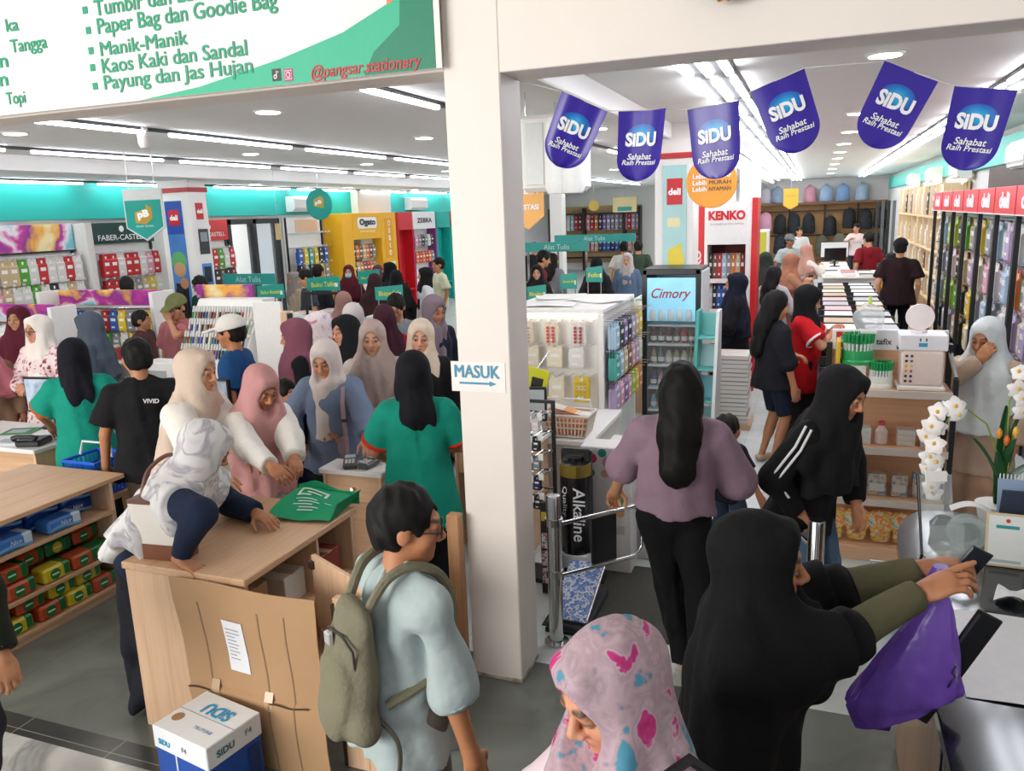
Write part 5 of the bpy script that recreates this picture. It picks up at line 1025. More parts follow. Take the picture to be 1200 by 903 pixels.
# far pouch wall at the back and clothing racks
t = thing('pouch_display', 'far back wall rack with two rows of colourful pouches', 'display rack', (-8.6, YB - .02, 0)); MB().box((-1.9, -.06, .3), (1.95, 0, 2.62), ch=.004).build('back_panel', mat('#c8a878', .6), t)
for x in (-1.9, -.4, 1.3, 1.93): MB().box((x - .04, -.5, 0), (x + .04, -.05, 2.55)).build('post', BLACK, t)
for z in (2.28, 1.42, .5): MB().box((-1.88, -.42, z), (1.92, -.06, z + .05)).build('rail', BLACK, t)
for j, z in enumerate((2.28, 1.42)):
    for i in range(22):
        c = ['pale blue', 'grey', 'white', 'grey', 'white', 'pale blue', 'red', 'dark red', 'red', 'pink', 'red', 'orange', 'navy', 'purple', 'lilac', 'grey', 'lilac', 'grey', 'pink', 'red', 'lilac', 'pink'][i] if j == 0 else ['lilac', 'grey', 'white', 'black', 'grey', 'white', 'lilac', 'pink', 'orange', 'red', 'pink', 'beige', 'navy', 'blue', 'blue', 'navy', 'blue', 'pale blue', 'pink', 'pink', 'beige', 'red'][i]
        hang('wide pack', (-10.38 + .172 * i, YB - .28, z - .012), 0, c, f'{c} pouch, {ordn(i)} from the left in the {"upper" if j == 0 else "lower"} far wall row', 'pouches on the far back wall', 'pouch', (1.05, 1.6, 2.6))
for px0, px1, py, Y, c, s, l in ((718, 746, 241, 30, '#f0d8a0', 'promo', 'pale orange promotional board above the far pouch wall'), (690, 702, 241, 28, '#c8a84a', '', 'small gold round sign above the far pouch wall')):
    a = P(px0, py, Y=Y); b = P(px1, py, Y=Y); t = thing('hanging_sign', l, 'sign', ((a.x + b.x) / 2, Y, a.z)); w = (b.x - a.x) / 2
    if s: MB().box((-w, -.01, -.25), (w, .01, .3), ch=.01).build('panel', mat(c, .5), t); MB().box((-w * .6, -.014, -.2), (w * .6, -.0105, -.05)).build('print', mat('#3aa8a8', .5), t)
    else: MB().lathe([(w, -.01), (w, .01)], n=20, ax=1).build('panel', mat(c, .5), t)
    MB().tube([(0, 0, .2), (0, 0, 3.3 - a.z)], .004, n=5).build('cord', STEEL, t)
# ================================================================== right half of the shop
# ---- purple pennant string under the beam
PURP = mat('#35209a', .3, var=.04, scale=3); GLOSSW = mat('#f4f4fa', .35)
def radial(c0, c1, c2):
    m = bpy.data.materials.new('surface_print_glow'); m.use_nodes = True; nt = m.node_tree; N = nt.nodes; L = nt.links; b = N['Principled BSDF']; b.inputs['Roughness'].default_value = .3
    tc = N.new('ShaderNodeTexCoord'); g = N.new('ShaderNodeTexGradient'); g.gradient_type = 'SPHERICAL'; mp = N.new('ShaderNodeMapping'); mp.inputs['Scale'].default_value = (12, 12, 17); r = N.new('ShaderNodeValToRGB')
    L.new(tc.outputs['Object'], mp.inputs[0]); L.new(mp.outputs[0], g.inputs[0]); L.new(g.outputs['Fac'], r.inputs[0]); e = r.color_ramp.elements; e[0].color = (*lin(c2), 1); e[1].color = (*lin(c0), 1); x = e.new(.4); x.color = (*lin(c1), 1)
    L.new(r.outputs[0], b.inputs['Base Color']); return m
GLOW = radial('#2fc4ee', '#1a78cc', '#35209a')
pen_top = [((-1.108, 2.939), (-.902, 2.841)), ((-.851, 2.837), (-.629, 2.827)), ((-.551, 2.821), (-.328, 2.839)), ((-.28, 2.87), (-.069, 2.946)), ((.229, 2.944), (.43, 2.852)), ((.488, 2.831), (.702, 2.794))]
names = ['leftmost purple pennant on the string, tilted with a glossy streak', 'second purple pennant from the left, slightly creased', 'third purple pennant from the left, in front of the orange round sign', 'fourth purple pennant from the left, tilted upward to the right', 'fifth purple pennant from the left, tilted below the round downlight', 'rightmost purple pennant on the string']
pts = [Vector((-1.36, 3.7, 3.02))]
for i, (a, b) in enumerate(pen_top):
    w = math.hypot(b[0] - a[0], b[1] - a[1]); an = math.atan2(b[1] - a[1], b[0] - a[0]); y = 3.70 + .008 * (i % 3 - 1)
    t = thing('pennant', names[i], 'pennant', ((a[0] + b[0]) / 2, y, (a[1] + b[1]) / 2), 0, 'purple pennants on a string'); t.rotation_euler = (math.radians((4, -6, 3, 0, 2, 3)[i]), -an, math.radians((8, -10, -6, 4, 6, -4)[i]))
    h = .31; hw = w / 2; rows = []
    for v in np.concatenate([np.linspace(0, .62, 9), .62 + .38 * np.sin(np.linspace(.12, PI / 2, 12))]):
        z = -h * v; f = hw * (1 - .10 * v) if z > -(h - hw * .93) else None
        if f is None: dz = (-(h - hw * .93) - z) / (hw * .93); f = hw * .93 * math.sqrt(max(0, 1 - dz * dz)) * 1.0
        rows.append([(f * u, .012 * math.sin(v * 2.2 + i) * (.3 + v) + (.02 * abs(u) * math.sin(3 * u + i * 1.7) * (1 if i < 2 else .35)), z) for u in np.linspace(-1, 1, 13)])
    MB().sheet(rows, th=.0015).build('flag', PURP, t, smooth=True)
    def fy(u, z): v = -z / h; return .012 * math.sin(v * 2.2 + i) * (.3 + v) + (.02 * abs(u) * math.sin(3 * u + i * 1.7) * (1 if i < 2 else .35)) - .0022
    gl = MB(); gl.sheet([[(.07 * s_ * c_, fy(.07 * s_ * c_ / hw, -.125 + .047 * s_ * n_) + .125 * 0, .0 + .047 * s_ * n_) for c_, n_ in [(math.cos(q), math.sin(q)) for q in np.linspace(0, 2 * PI, 25)]] for s_ in (.02, .25, .5, .75, 1)], th=.0004); o = gl.build('print_glow', GLOW, t, smooth=True); o.location = (0, -.0004, -.105)
    for s_, w_, z_, hh_, bo, sh_, x_ in (('SiDU', .145, -.125, .062, .045, 0, 0), ('Sahabat', .115, -.2, None, .015, .2, -.002), ('Raih Prestasi', .16, -.226, None, .015, .2, 0)):
        o = text('lettering', s_, w_, GLOSSW, t, frame((x_, 0, z_), (1, 0, 0), (0, 0, 1)), height=hh_, bold=bo, shear=sh_)
        for v_ in o.data.vertices: v_.co.z = -fy((v_.co.x + x_) / hw, v_.co.y + z_) + .0055
    pts += [Vector((a[0], y, a[1])), Vector((b[0], y, b[1]))]
pts += [Vector((1.3, 3.7, 2.93)), Vector((3.4, 3.7, 3.02))]
tag(MB().tube(pts, .0022, n=5).build('pennant_string', mat('#d8d4d0', .6)), 'thin white string that carries the purple pennants under the beam', 'string')
# gold foil balloon at the beam
S = Solid(); S.el((0, 0, 0), (.13, .06, .13)); S.rc((-.1, 0, .05), (.1, 0, .05), .05, k=.06)
t = thing('foil_balloon', 'gold foil balloon hanging at the top edge on the beam face', 'balloon', (-.36, 3.43, 3.31)); npmesh('skin', *S.mesh(.008, disp=lambda X, Y, Z: (.005 * np.sin(np.arctan2(X, Z) * 22) * np.clip(np.sqrt(X * X + Z * Z) * 9 - .3, 0, 1)).astype(np.float32)), mat('#c98a1c', .2, metal=1., var=.1, scale=8), t); MB().tube([(0, .05, .02), (0, .078, .02)], .006).build('tape', WHITE, t)
# ---- entrance gate
t = thing('gate_post', 'chrome gate post at the foot of the white pillar carrying the loop arm', 'gate', (-1.29, 3.95, 0)); MB().lathe([(.0, 0), (.07, .0), (.07, .012), (.041, .016), (.041, .875), (.036, .885), (.0, .886)], n=24).build('post', STEEL, t, smooth=True)
arm = MB(); a0 = Vector((.05, -.02, .735)); d_ = Vector((.33, .36, 0)).normalized(); L_ = .54; zz = .735; lo = .43
P3 = [a0, a0 + d_ * (L_ - .06), a0 + d_ * (L_ - .02) + Vector((0, 0, -.018)), a0 + d_ * L_ + Vector((0, 0, -.06)), a0 + d_ * L_ + Vector((0, 0, lo - zz + .06)), a0 + d_ * (L_ - .02) + Vector((0, 0, lo - zz + .018)), a0 + d_ * (L_ - .06) + Vector((0, 0, lo - zz)), a0 + Vector((0, 0, lo - zz))]
arm.tube(P3, .0125, n=10); arm.build('loop_arm', STEEL, t, smooth=True); m = MB().at(a0 + Vector((0, 0, lo - zz)), rz=math.atan2(d_.y, d_.x)); m.box((.19, -.006, .015), (.36, .006, .29)); m.build('dark_plate', mat('#0d0e14', .3), t)
for z in (.735, .43): MB().lathe([(.05, z - .02), (.05, z + .02)], n=20).build('collar', STEEL, t)
t = thing('gate_post', 'chrome gate post beside the girl in the black jacket', 'gate', (.065, 3.95, 0)); MB().lathe([(.0, 0), (.07, .0), (.07, .012), (.041, .016), (.041, .875), (.036, .885), (.0, .886)], n=24).build('post', STEEL, t, smooth=True); MB().tube([(-.03, .03, .74), (-.17, .38, .74), (-.18, .40, .70), (-.18, .40, .48), (-.16, .36, .44), (-.03, .03, .44)], .0125, n=10).build('loop_arm', STEEL, t, smooth=True)
t = thing('floor_mat', 'dark grey entrance mat lying behind the gate post on the pale tiles', 'mat', (-.93, 4.58, 0)); MB().box((-.49, -.46, 0), (.42, .46, .012), ch=.005).build('pad', mat('#46453f', .95, var=.25, scale=60, bump=.4, bscale=200), t); MB().box((-.505, -.475, 0), (.435, .475, .006), ch=.002).build('rim', mat('#2c2c29', .8), t)
# ---- battery stand and hook rack right behind the pillar
t = thing('battery_display', 'black battery display board with vertical white lettering behind the gate', 'display stand', (-1.33, 4.73, 0)); MB().box((-.15, -.02, .03), (.05, .03, .92), ch=.01).build('board', mat('#16171c', .35), t)
m = MB(); m.lathe([(.095, .12), (.1, .14), (.1, .72), (.095, .74), (.05, .75), (.05, .775)], (.0, -.03, .1), n=20); o = m.build('battery_shape', mat('#1d1a1c', .25), t, smooth=True); o.location.x = -.05; MB().lathe([(.102, .66), (.102, .74)], (-.05, -.03, .1), n=20).build('gold_band', mat('#b09a4a', .3, metal=.8), t)
text('lettering', 'Alkaline', .36, GLOSSW, t, frame((.0, -.1325, .52), (0, 0, -1), (1, 0, 0)), height=.08, bold=.01); text('lettering', 'Quality', .2, GLOSSW, t, frame((-.1, -.122, .6), (0, 0, -1), (1, 0, 0)), height=.035)
MB().box((-.14, -.136, .15), (.045, -.03, .24), ch=.004).build('foot_card', mat('#e6e8e6', .4), t); MB().box((-.2, -.02, 0), (.12, .1, .03)).build('base', BLACK, t)
t = thing('low_tray', 'low steel edged tray of blue printed packs at the foot of the gate post', 'tray', (-1.27, 4.35, 0)); a = MB().at(rx=.0); a.box((-.12, -.3, .03), (.13, .22, .06)); a.build('bed', mat('#3a3d40', .5), t); MB().tube([(.13, -.3, .1), (.13, .22, .28)], .008).build('rail', STEEL, t)
MB().sheet([[(-.1 + .22 * u, -.28 + .46 * v, .08 + .16 * v) for u in np.linspace(0, 1, 8)] for v in np.linspace(0, 1, 8)], th=.01).build('printed_packs', ramp_mat(((.3, '#20306a'), (.45, '#e4eaf2'), (.55, '#3a62b4'), (.7, '#9ab4d8')), 30, .4), t); MB().box((-.12, -.31, 0), (.13, .22, .03)).build('base', BLACK, t)
t = thing('hook_rack', 'black wire hook rack with white price tags beside the pillar edge', 'display rack', (-1.66, 4.75, 0)); m = MB()
for sx in (-.22, .12): m.box((sx - .012, -.0, 0), (sx + .012, .024, 1.22))
m.box((-.22, 0, 1.2), (.12, .024, 1.22)); m.box((-.22, -.12, 0), (.12, .12, .03)); m.build('post', BLACK, t)
for j in range(5):
    z = 1.14 - .13 * j; m = MB(); MB_t = MB(); m.box((-.22, -.01, z), (.12, .004, z + .015))
    for k in range(7):
        x = -.19 + .048 * k; L_ = .2 + .03 * (k % 3); m.tube([(x, 0, z + .01), (x, -L_, z + .02)], .0035, n=5); MB_t.box((x - .017, -L_ - .003, z - .0), (x + .017, -L_, z + .045), ch=.001)
    m.build('hook', STEEL, t); o = MB_t.build('price_tag', mat('#eef0ee', .4), t)
    for k in range(6): hang('slim pack', (-1.66 - .19 + .048 * k, 4.62, z + .002), 0, ['black', 'grey', 'navy', 'black', 'pink', 'white'][(j + k) % 6], f'{["black", "grey", "navy", "black", "pink", "white"][(j + k) % 6]} slim pack, {ordn(k)} from the left, {ordn(j)} wire row by the pillar', f'slim packs, wire row {ordn(j)}', 'slim pack', scale=(.8, 1, .36))
t = thing('battery_strip', 'narrow black battery packs hanging low between pillar and gate post', 'display stand', (-1.5, 4.5, 0)); MB().box((-.06, 0, 0), (.06, .03, .62)).build('board', BLACK, t); MB().box((-.05, -.012, .5), (.05, 0, .56)).build('gold_card', mat('#b8a23c', .4), t)
for z in (.08, .2, .32): MB().box((-.05, -.02, z), (.05, 0, z + .1), ch=.005).build('pack', ramp_mat(((.35, '#2a2a30'), (.5, '#d8d8dc'), (.6, '#a03040')), 40, .4), t)
for i, (x, y, z, c) in enumerate(((-1.24, 5.02, 0, '#e9e6e4'), (-1.12, 5.28, 0, '#e2dedc'))):
    o = MB().box((-.17, -.1, 0), (.17, .1, .88 - .04 * i), ch=.006).build('gift_box', mat(c, .45), loc=(x, y, z)); tag(o, ['tall white floral printed gift box behind the battery display', 'tall pale gift box just behind the floral printed one'][i], 'box')
    if i == 0:
        for (dx, dz, r, cc) in ((-.09, .80, .035, '#c83a6a'), (.02, .78, .04, '#e8909a'), (.09, .66, .045, '#e07a70'), (.0, .70, .03, '#e8b0a0'), (-.02, .84, .03, '#2f9a8a'), (.08, .52, .045, '#7ac06a'), (.1, .43, .03, '#e8b070'), (-.1, .7, .03, '#4a8a4a')):
            MB().lathe([(r * .4, 0), (r, .0004), (r, .0014), (r * .3, .0016)], (dx, -.0999, dz), n=9, ax=1).build('printed_flower', mat(cc, .5), o)
        MB().box((-.12, -.1012, .28), (.13, -.0995, .34), ch=.0005).build('print_band', mat('#c8c6c4', .5), o)
# wicker basket on the rack ledge
t = basket('wicker_basket', 'white wicker basket with orange lining below the sticker cards', -1.70, 5.62, .75, '#ece2d6', .38, .24, .17); MB().box((-.15, -.09, .02), (.15, .09, .15), ch=.01).build('lining', mat('#e88a50', .7), t)
for q in range(3): tag(MB().sheet([[(-.16 + .3 * u + .02 * q, -.06 + .12 * v, .15 + .03 * math.sin(3 * u + q) + .02 * q) for u in np.linspace(0, 1, 6)] for v in np.linspace(0, 1, 5)], th=.004).build('packet', mat(['#f0d8c8', '#e89a60', '#f4ece4'][q], .4), loc=(-1.70, 5.62, .755), smooth=True), ['pale packet lying in the wicker basket', 'orange packet lying in the wicker basket', 'white packet topmost in the wicker basket'][q], 'packet')
# ---- white sticker rack
t = thing('sticker_rack', 'white pegboard rack of sticker cards with papers on its flat top', 'display rack', (-2.08, 7.08, 0)); LB = lampm('#fff3e2', 2.0)
MB().box((-.46, -.62, 1.56), (.45, .63, 1.6), ch=.006).build('top_panel', HEAD, t); MB().box((-.43, -.6, .02), (.42, .6, 1.56), ch=.004).build('core', mat('#f1eeea', .5), t)
for sx, sy in ((.43, -.62), (-.44, -.62), (.43, .62)): MB().box((sx - .025, sy - .02, 0), (sx + .025, sy + .02, 1.56), ch=.006).build('post', HEAD, t)
MB().box((-.4, -.625, 1.53), (.4, -.605, 1.555)).build('lamp_strip', LB, t); m = MB()
for z in (1.505, 1.305, 1.045):
    for q in range(9): m.tube([(-.38 + .094 * q, -.59, z), (-.38 + .094 * q, -.74, z + .004)], .004, n=5)
for z in (1.49, 1.23, .96):
    for q in range(9): m.tube([(.41, -.56 + .14 * q, z), (.62, -.56 + .14 * q, z + .006)], .004, n=5)
m.build('peg_rail', STEEL, t)
MB().box((-.3, -1.62, .71), (.6, -.6, .745)).build('ledge', HEAD, t); MB().box((-.28, -1.58, 0), (.58, -.6, .71)).build('base', mat('#cfcbc6', .5), t)
for i, x in enumerate((-.33, -.2, .02, .26)): hang('card', (-2.08 + x, 6.38, 1.498), 0, ['white', 'cream', 'cream', 'white'][i], ['small white sticker card, first in the top row of the sticker rack', 'small cream sticker card, second in the top row of the sticker rack', 'cream card with ten red dots in the top row of the sticker rack', 'white card with dark red dots at the top right of the sticker rack'][i], 'sticker cards, top row', 'sticker card', (1.3, 1.2, .7))
for i, x in enumerate((-.36, -.16, .05, .24)): hang('card', (-2.08 + x, 6.38, 1.298), 0, ['pink', 'cream', 'cream', 'white'][i], f'{["pink", "cream brown", "cream orange", "white orange"][i]} printed sticker card in the second row of the sticker rack', 'sticker cards, second row', 'sticker card', (1.3, 1.2, .72))
for i, x in enumerate((-.12, .06, .28)): hang('card', (-2.08 + x, 6.38, 1.038), 0, ['lilac', 'cream', 'yellow'][i], f'{["lilac", "pale", "yellow"][i]} printed sticker card in the third row of the sticker rack', 'sticker cards, third row', 'sticker card', (1.35, 1.2, .85))
def dots(x, z, cols, rows_, dx, dz, r, c, label):
    m = MB()
    for i in range(cols):
        for j in range(rows_): m.lathe([(r * .3, 0), (r, .0005), (r, .0018), (r * .3, .002)], (x + dx * (i - (cols - 1) / 2), 0, z - dz * j), n=10, ax=1)
    return tag(m.build('dot_stickers', mat(c, .4), loc=(-2.08, 6.345, 0)), label, 'stickers')
dots(.02, 1.455, 2, 5, .045, .029, .0135, '#c8323a', 'ten bright red dot stickers on the cream card'); dots(.26, 1.455, 2, 5, .045, .029, .0135, '#a81c2a', 'ten dark red dot stickers on the right white card')
dots(-.33, 1.45, 2, 4, .045, .034, .008, '#4a4a50', 'small black dot stickers on the first card'); dots(-.2, 1.45, 2, 5, .05, .028, .008, '#c87a8a', 'small pink dot stickers on the second card'); dots(-.12, .985, 2, 4, .05, .036, .013, '#8a6ab4', 'purple dot stickers on the lilac card'); dots(.28, .985, 3, 4, .035, .036, .011, '#c8b04a', 'gold dot stickers on the yellow card')
for j, z in enumerate((1.483, 1.223, .953)):
    for i in range(7):
        c = (('pale blue', 'black', 'purple', 'black', 'lilac', 'beige', 'yellow'), ('teal', 'pale blue', 'beige', 'brown', 'pink', 'lilac', 'cream'), ('lilac', 'pink', 'purple', 'pink', 'lime', 'yellow', 'orange'))[j][i]; hang('card', (-1.56, 6.55 + .16 * i, z), PI / 2, c, f'{c} card pack, {ordn(i)} along the {ordn(j)} row, sticker rack side', f'side packs, row {ordn(j)}', 'card pack', (1.4, 2.4, .9))
for q, (x, y, rz, l) in enumerate(((-2.2, 6.75, .1, 'white paper sheet lying on top of the sticker rack'), (-1.85, 7.1, -.5, 'large white sheet overhanging the right edge of the sticker rack top'), (-2.25, 7.35, .4, 'folded white paper at the back of the sticker rack top'))):
    o = tag(MB().sheet([[(-.25 + .5 * u, -.18 + .36 * v, .004 + .01 * math.sin(3 * u + q) ** 2) for u in np.linspace(0, 1, 8)] for v in np.linspace(0, 1, 4)], th=.002).build('paper_sheet', mat('#f2f2ee', .6), loc=(x, y, 1.602), smooth=True), l, 'paper'); o.rotation_euler = (0, 0, rz)
t = thing('price_card', 'bright yellow promotional card with dark print hanging beside the pillar', 'sign', P(630, 450, Y=5.5)); a = MB().at(ry=.22); a.box((-.1, -.004, -.14), (.075, .004, .12), ch=.002); a.build('card', mat('#dfe01c', .4), t); a = MB().at(ry=.22); a.box((-.05, -.006, -.04), (.04, -.0042, .05), ch=.001); a.build('print', mat('#22221c', .5), t); MB().tube([(0, 0, .12), (0, .3, .2)], .004, n=5).build('arm', STEEL, t)
# ---- glass door drinks fridge
t = thing('drinks_fridge', 'black framed glass door drinks fridge with a sky blue header', 'fridge', (-1.34, 8.15, 0)); BK2 = mat('#101216', .35)
for sx in (-.27, .27): MB().box((sx - .025, -.05, .08), (sx + .025, .55, 1.8)).build('side_panel', BK2, t)
MB().box((-.29, .5, .08), (.29, .56, 1.8)).build('back_panel', mat('#d8dde0', .5), t); MB().box((-.29, -.05, 1.75), (.29, .56, 1.81), ch=.005).build('top_panel', BK2, t); MB().box((-.29, -.05, .0), (.29, .56, .3), ch=.005).build('base', mat('#141c30', .4), t)
MB().box((.29, -.03, .08), (.31, .55, 1.78)).build('white_side', mat('#dfe4e6', .4), t)
MB().box((-.245, -.04, 1.28), (.245, -.02, 1.72), ch=.003).build('header_panel', mat('#8ccbe6', .3, var=.35, scale=4, emit=.45), t); text('lettering', 'Cimory', .4, mat('#b0303c', .4), t, frame((0, -.043, 1.55), (1, 0, 0), (0, 0, 1)), height=.13, bold=.012, shear=.35)
pr = MB(); 
for i in range(5): pr.lathe([(.03, 0), (.036, .02), (.036, .08), (.024, .1), (.024, .115)], (-.18 + .09 * i, -.052, 1.29), n=10)
pr.build('printed_bottles', mat('#dce8ee', .3), t, smooth=True)
for z in (.34, .58, .82, 1.04, 1.24): MB().box((-.245, -.01, z - .02), (.245, .5, z), ch=.002).build('shelf', mat('#e8ecee', .3), t)
MB().box((-.255, -.048, .3), (.255, -.046, 1.28), ch=.0005).build('glass_door', mat('#f0f6f6', .03, alpha=.08, var=0), t); MB().box((.2, -.075, .7), (.215, -.05, 1.1)).build('handle', STEEL, t)
MB().box((-.24, .01, 1.225), (.24, .03, 1.238)).build('lamp_strip', lampm('#f0faff', 45.), t)
BOT = MB().lathe([(.02, 0), (.033, .004), (.034, .09), (.018, .125), (.018, .15)], n=12).build('bottle', OBJG, smooth=True); MB().lathe([(.0345, .025), (.0345, .07)], n=12).build('label_band', HEAD, BOT); MB().lathe([(.02, .145), (.02, .165), (.01, .166)], n=10).build('bottle_cap', mat('#c03a3a', .4), BOT)
first = True
for j, (z, cols, w) in enumerate(((1.04, ('dark red', 'brown', 'dark red', 'brown', 'red', 'dark red'), 'second'), (.82, ('beige', 'grey', 'cream', 'beige', 'cream', 'beige'), 'third'), (.58, ('purple', 'pink', 'purple', 'lilac', 'pink', 'purple'), 'fourth'), (.34, ('pale blue', 'teal', 'pale blue', 'grey', 'teal', 'grey'), 'lowest'))):
    for i in range(6):
        o = BOT if first else dup(BOT); first = False; o.location = (-1.34 - .2 + .08 * i, 8.24, z + .001); o.color = (*lin(CNAME[cols[i]]), 1); tag(o, f'{cols[i]} bottle, {ordn(i)} from the left on the {w} fridge shelf', 'bottle', f'bottles on the {w} fridge shelf')
# ---- teal slanted stand and book stack right of the fridge
t = thing('leaflet_stand', 'teal slanted side stand right of the drinks fridge', 'display stand', (-.95, 7.75, 0)); MB().prism([(-.3, 0), (.3, 0), (.3, 1.42), (.08, 1.42), (-.3, .15)], -.1, -.07, ax=0).build('side_panel', mat('#4fb4ac', .4), t); MB().prism([(-.3, 0), (.3, 0), (.3, 1.42), (.08, 1.42), (-.3, .15)], .09, .12, ax=0).build('side_panel', mat('#e6ecec', .4), t)
for z in (.25, .55, .85, 1.15): MB().box((-.07, -.22 + z * .22, z), (.09, .29, z + .02)).build('shelf', mat('#6cc4bc', .4), t)
for k, z in enumerate((.27, .57, .87, 1.17)): o = MB().at(rx=-.2).box((-.06, -.01, 0), (.08, .01, .22), ch=.002).build('leaflet', mat(['#a8dcd8', '#7cc8d4', '#c4e4e8', '#68b8b4'][k], .4), loc=(-.95, 7.70 + z * .22, z)); tag(o, f'pale teal leaflet on the {["lowest", "second", "third", "topmost"][k]} tier of the teal stand', 'leaflet')
for j in range(16):
    o = book(.32, .42, .045, ['#d8d0c4', '#a89c90', '#c8bcb0', '#e6e0d6', '#8c8078'][j % 5]); o.location = (-.78 + random.uniform(-.015, .015), 9.0, .06 + .0475 * j + .0005); tag(o, f'thick ream, {ordn(j)} from the bottom of the tall pile beside the dark robed woman', 'book', 'tall pile of reams beside the robed woman')
tag(MB().box((-.2, -.25, 0), (.2, .25, .06)).build('pallet', WDX, loc=(-.78, 9.0, 0)), 'low wooden pallet under the tall pile of reams', 'pallet')
# ---- poster column and red-white pen arch
struct(MB().box((-1.68, 9.05, 0), (-1.26, 9.5, 3.3), ch=.006).build('pillar', WHITE)); struct(MB().box((-1.7, 9.03, 2.93), (-1.24, 9.52, 2.99), ch=.004).build('pillar_trim', mat('#c02830', .4)))
pp = tag(MB().box((-1.59, 9.03, 1.3), (-1.33, 9.046, 2.86), ch=.002).build('tall_poster', mat('#a8d4d4', .4, var=.1, scale=3)), 'tall pale blue poster with a yellow shape on the column above the fridge', 'poster')
MB().box((-1.545, 9.026, 2.44), (-1.375, 9.0305, 2.72), ch=.001).build('red_square', RED, pp); text('lettering', 'deli', .135, mat('#ffffff', .5), pp, frame((-1.46, 9.0245, 2.58), (1, 0, 0), (0, 0, 1)), bold=.04); MB().box((-1.54, 9.026, 2.2), (-1.4, 9.0305, 2.3), ch=.001).build('print_band', mat('#e8e0b0', .4), pp); MB().prism([(-1.53, 1.5), (-1.37, 1.46), (-1.35, 1.84), (-1.39, 2.02), (-1.53, 1.95)], 9.026, 9.0305, ax=1).build('yellow_shape', mat('#e6cf42', .45), pp); MB().box((-1.56, 9.0265, 1.32), (-1.36, 9.0305, 1.44), ch=.001).build('print_band', mat('#e4a8a0', .4), pp)
t = thing('pen_arch', 'red and white pen display arch with bold red lettering', 'display rack', (-1.09, 11.0, 0)); RD2 = mat('#cf2228', .4)
MB().box((-.42, -.25, 0), (-.26, .3, 2.42), ch=.008).build('side_pillar', RD2, t); MB().box((-.26, -.25, 0), (-.22, .3, 2.46), ch=.004).build('side_pillar', HEAD, t); MB().box((.26, -.25, 0), (.33, .3, 2.46), ch=.004).build('side_pillar', HEAD, t); MB().box((.33, -.27, 0), (.4, .3, 2.5), ch=.004).build('red_edge', RD2, t); MB().box((-.22, -.25, 1.92), (.26, .3, 2.46), ch=.004).build('header', HEAD, t); MB().box((-.22, .26, 0), (.26, .3, 1.92)).build('back_panel', mat('#8a2a2a', .5), t)
text('lettering', 'KENKO', .46, RD2, t, frame((.02, -.254, 2.29), (1, 0, 0), (0, 0, 1)), height=.12, bold=.05); text('lettering', 'STATIONERY & OFFICE SUPPLIES', .42, mat('#8a8a8a', .5), t, frame((.02, -.254, 2.18), (1, 0, 0), (0, 0, 1)), height=.025)
text('lettering', 'KENKO', .5, mat('#f4d8d8', .4), t, frame((-.34, -.254, 1.6), (0, 0, 1), (-1, 0, 0)), height=.09, bold=.05)
for z in (1.42, 1.02, .62, .22): MB().box((-.22, -.2, z), (.26, .26, z + .03)).build('shelf', RD2, t); 
for z in (1.42, 1.02, .62): MB().box((-.22, -.215, z + .0), (.26, -.2, z + .06)).build('price_strip', mat('#e8dcd8', .4), t)
for j, z in enumerate((1.45, 1.05, .65)):
    for i in range(8): c = (('black', 'brown', 'red', 'pale blue', 'grey', 'orange', 'beige', 'dark red'), ('white', 'black', 'blue', 'blue', 'navy', 'black', 'white', 'red'), ('dark red', 'white', 'red', 'grey', 'red', 'white', 'dark red', 'red'))[j][i]; hang('slim pack', (-1.09 - .19 + .058 * i, 10.9, z + .352), 0, c, f'{c} pen box, {ordn(i)} from the left on the {ordn(j)} shelf of the red arch', f'pen boxes on the {ordn(j)} arch shelf', 'pen box', (.95, 1.6, 1.3))
t = thing('hanging_sign', 'large round orange hanging sign with white lettering behind the third pennant', 'sign', (-.945, 8.0, 2.36)); MB().lathe([(.235, -.01), (.24, 0), (.235, .01)], (0, 0, .27), n=36, ax=1).build('panel', mat('#e89a2c', .4), t); MB().tube([(0, 0, .5), (0, 0, .94)], .004, n=5).build('cord', STEEL, t)
for k, (a_, b_) in enumerate((('Lebih', 'LENGKAP'), ('Lebih', 'MURAH'), ('Lebih', 'NYAMAN'))): text('lettering', a_, .13, GLOSSW, t, frame((-.11, -.0125, .33 - .06 * k), (1, 0, 0), (0, 0, 1)), bold=.02); text('lettering', b_, .2, mat('#4a4030', .4) if k else GLOSSW, t, frame((.08, -.0125, .33 - .06 * k), (1, 0, 0), (0, 0, 1)), height=.036, bold=.02)
t = thing('hanging_sign', 'orange yellow shield sign cut off by the right edge of the pillar', 'sign', (-2.1, 6.0, 2.3)); MB().prism([(-.15, 0.06), (0, -.02), (.13, .08), (.13, .36), (-.15, .36)], -.01, .01, ax=1).build('panel', mat('#e6a22a', .4), t); MB().tube([(0, 0, .35), (0, 0, 1.0)], .004, n=5).build('cord', STEEL, t)
for s_, z in (('LEBIH', .27), ('PRESTASI', .15)): text('lettering', s_, .2, GLOSSW, t, frame((-.01, -.0125, z), (1, 0, 0), (0, 0, 1)), bold=.03, height=.04)
t = thing('hanging_sign', 'small yellow shield sign hanging over the far aisle before the bag wall', 'sign', (-.45, 16.0, 2.3)); MB().prism([(-.13, .08), (0, 0), (.13, .08), (.13, .38), (-.13, .38)], -.01, .01, ax=1).build('panel', mat('#e6b43a', .4), t); MB().tube([(0, 0, .38), (0, 0, 1.0)], .004, n=5).build('cord', STEEL, t); text('lettering', 'PROMO', .18, mat('#b8862a', .5), t, frame((0, -.0125, .25), (1, 0, 0), (0, 0, 1)))
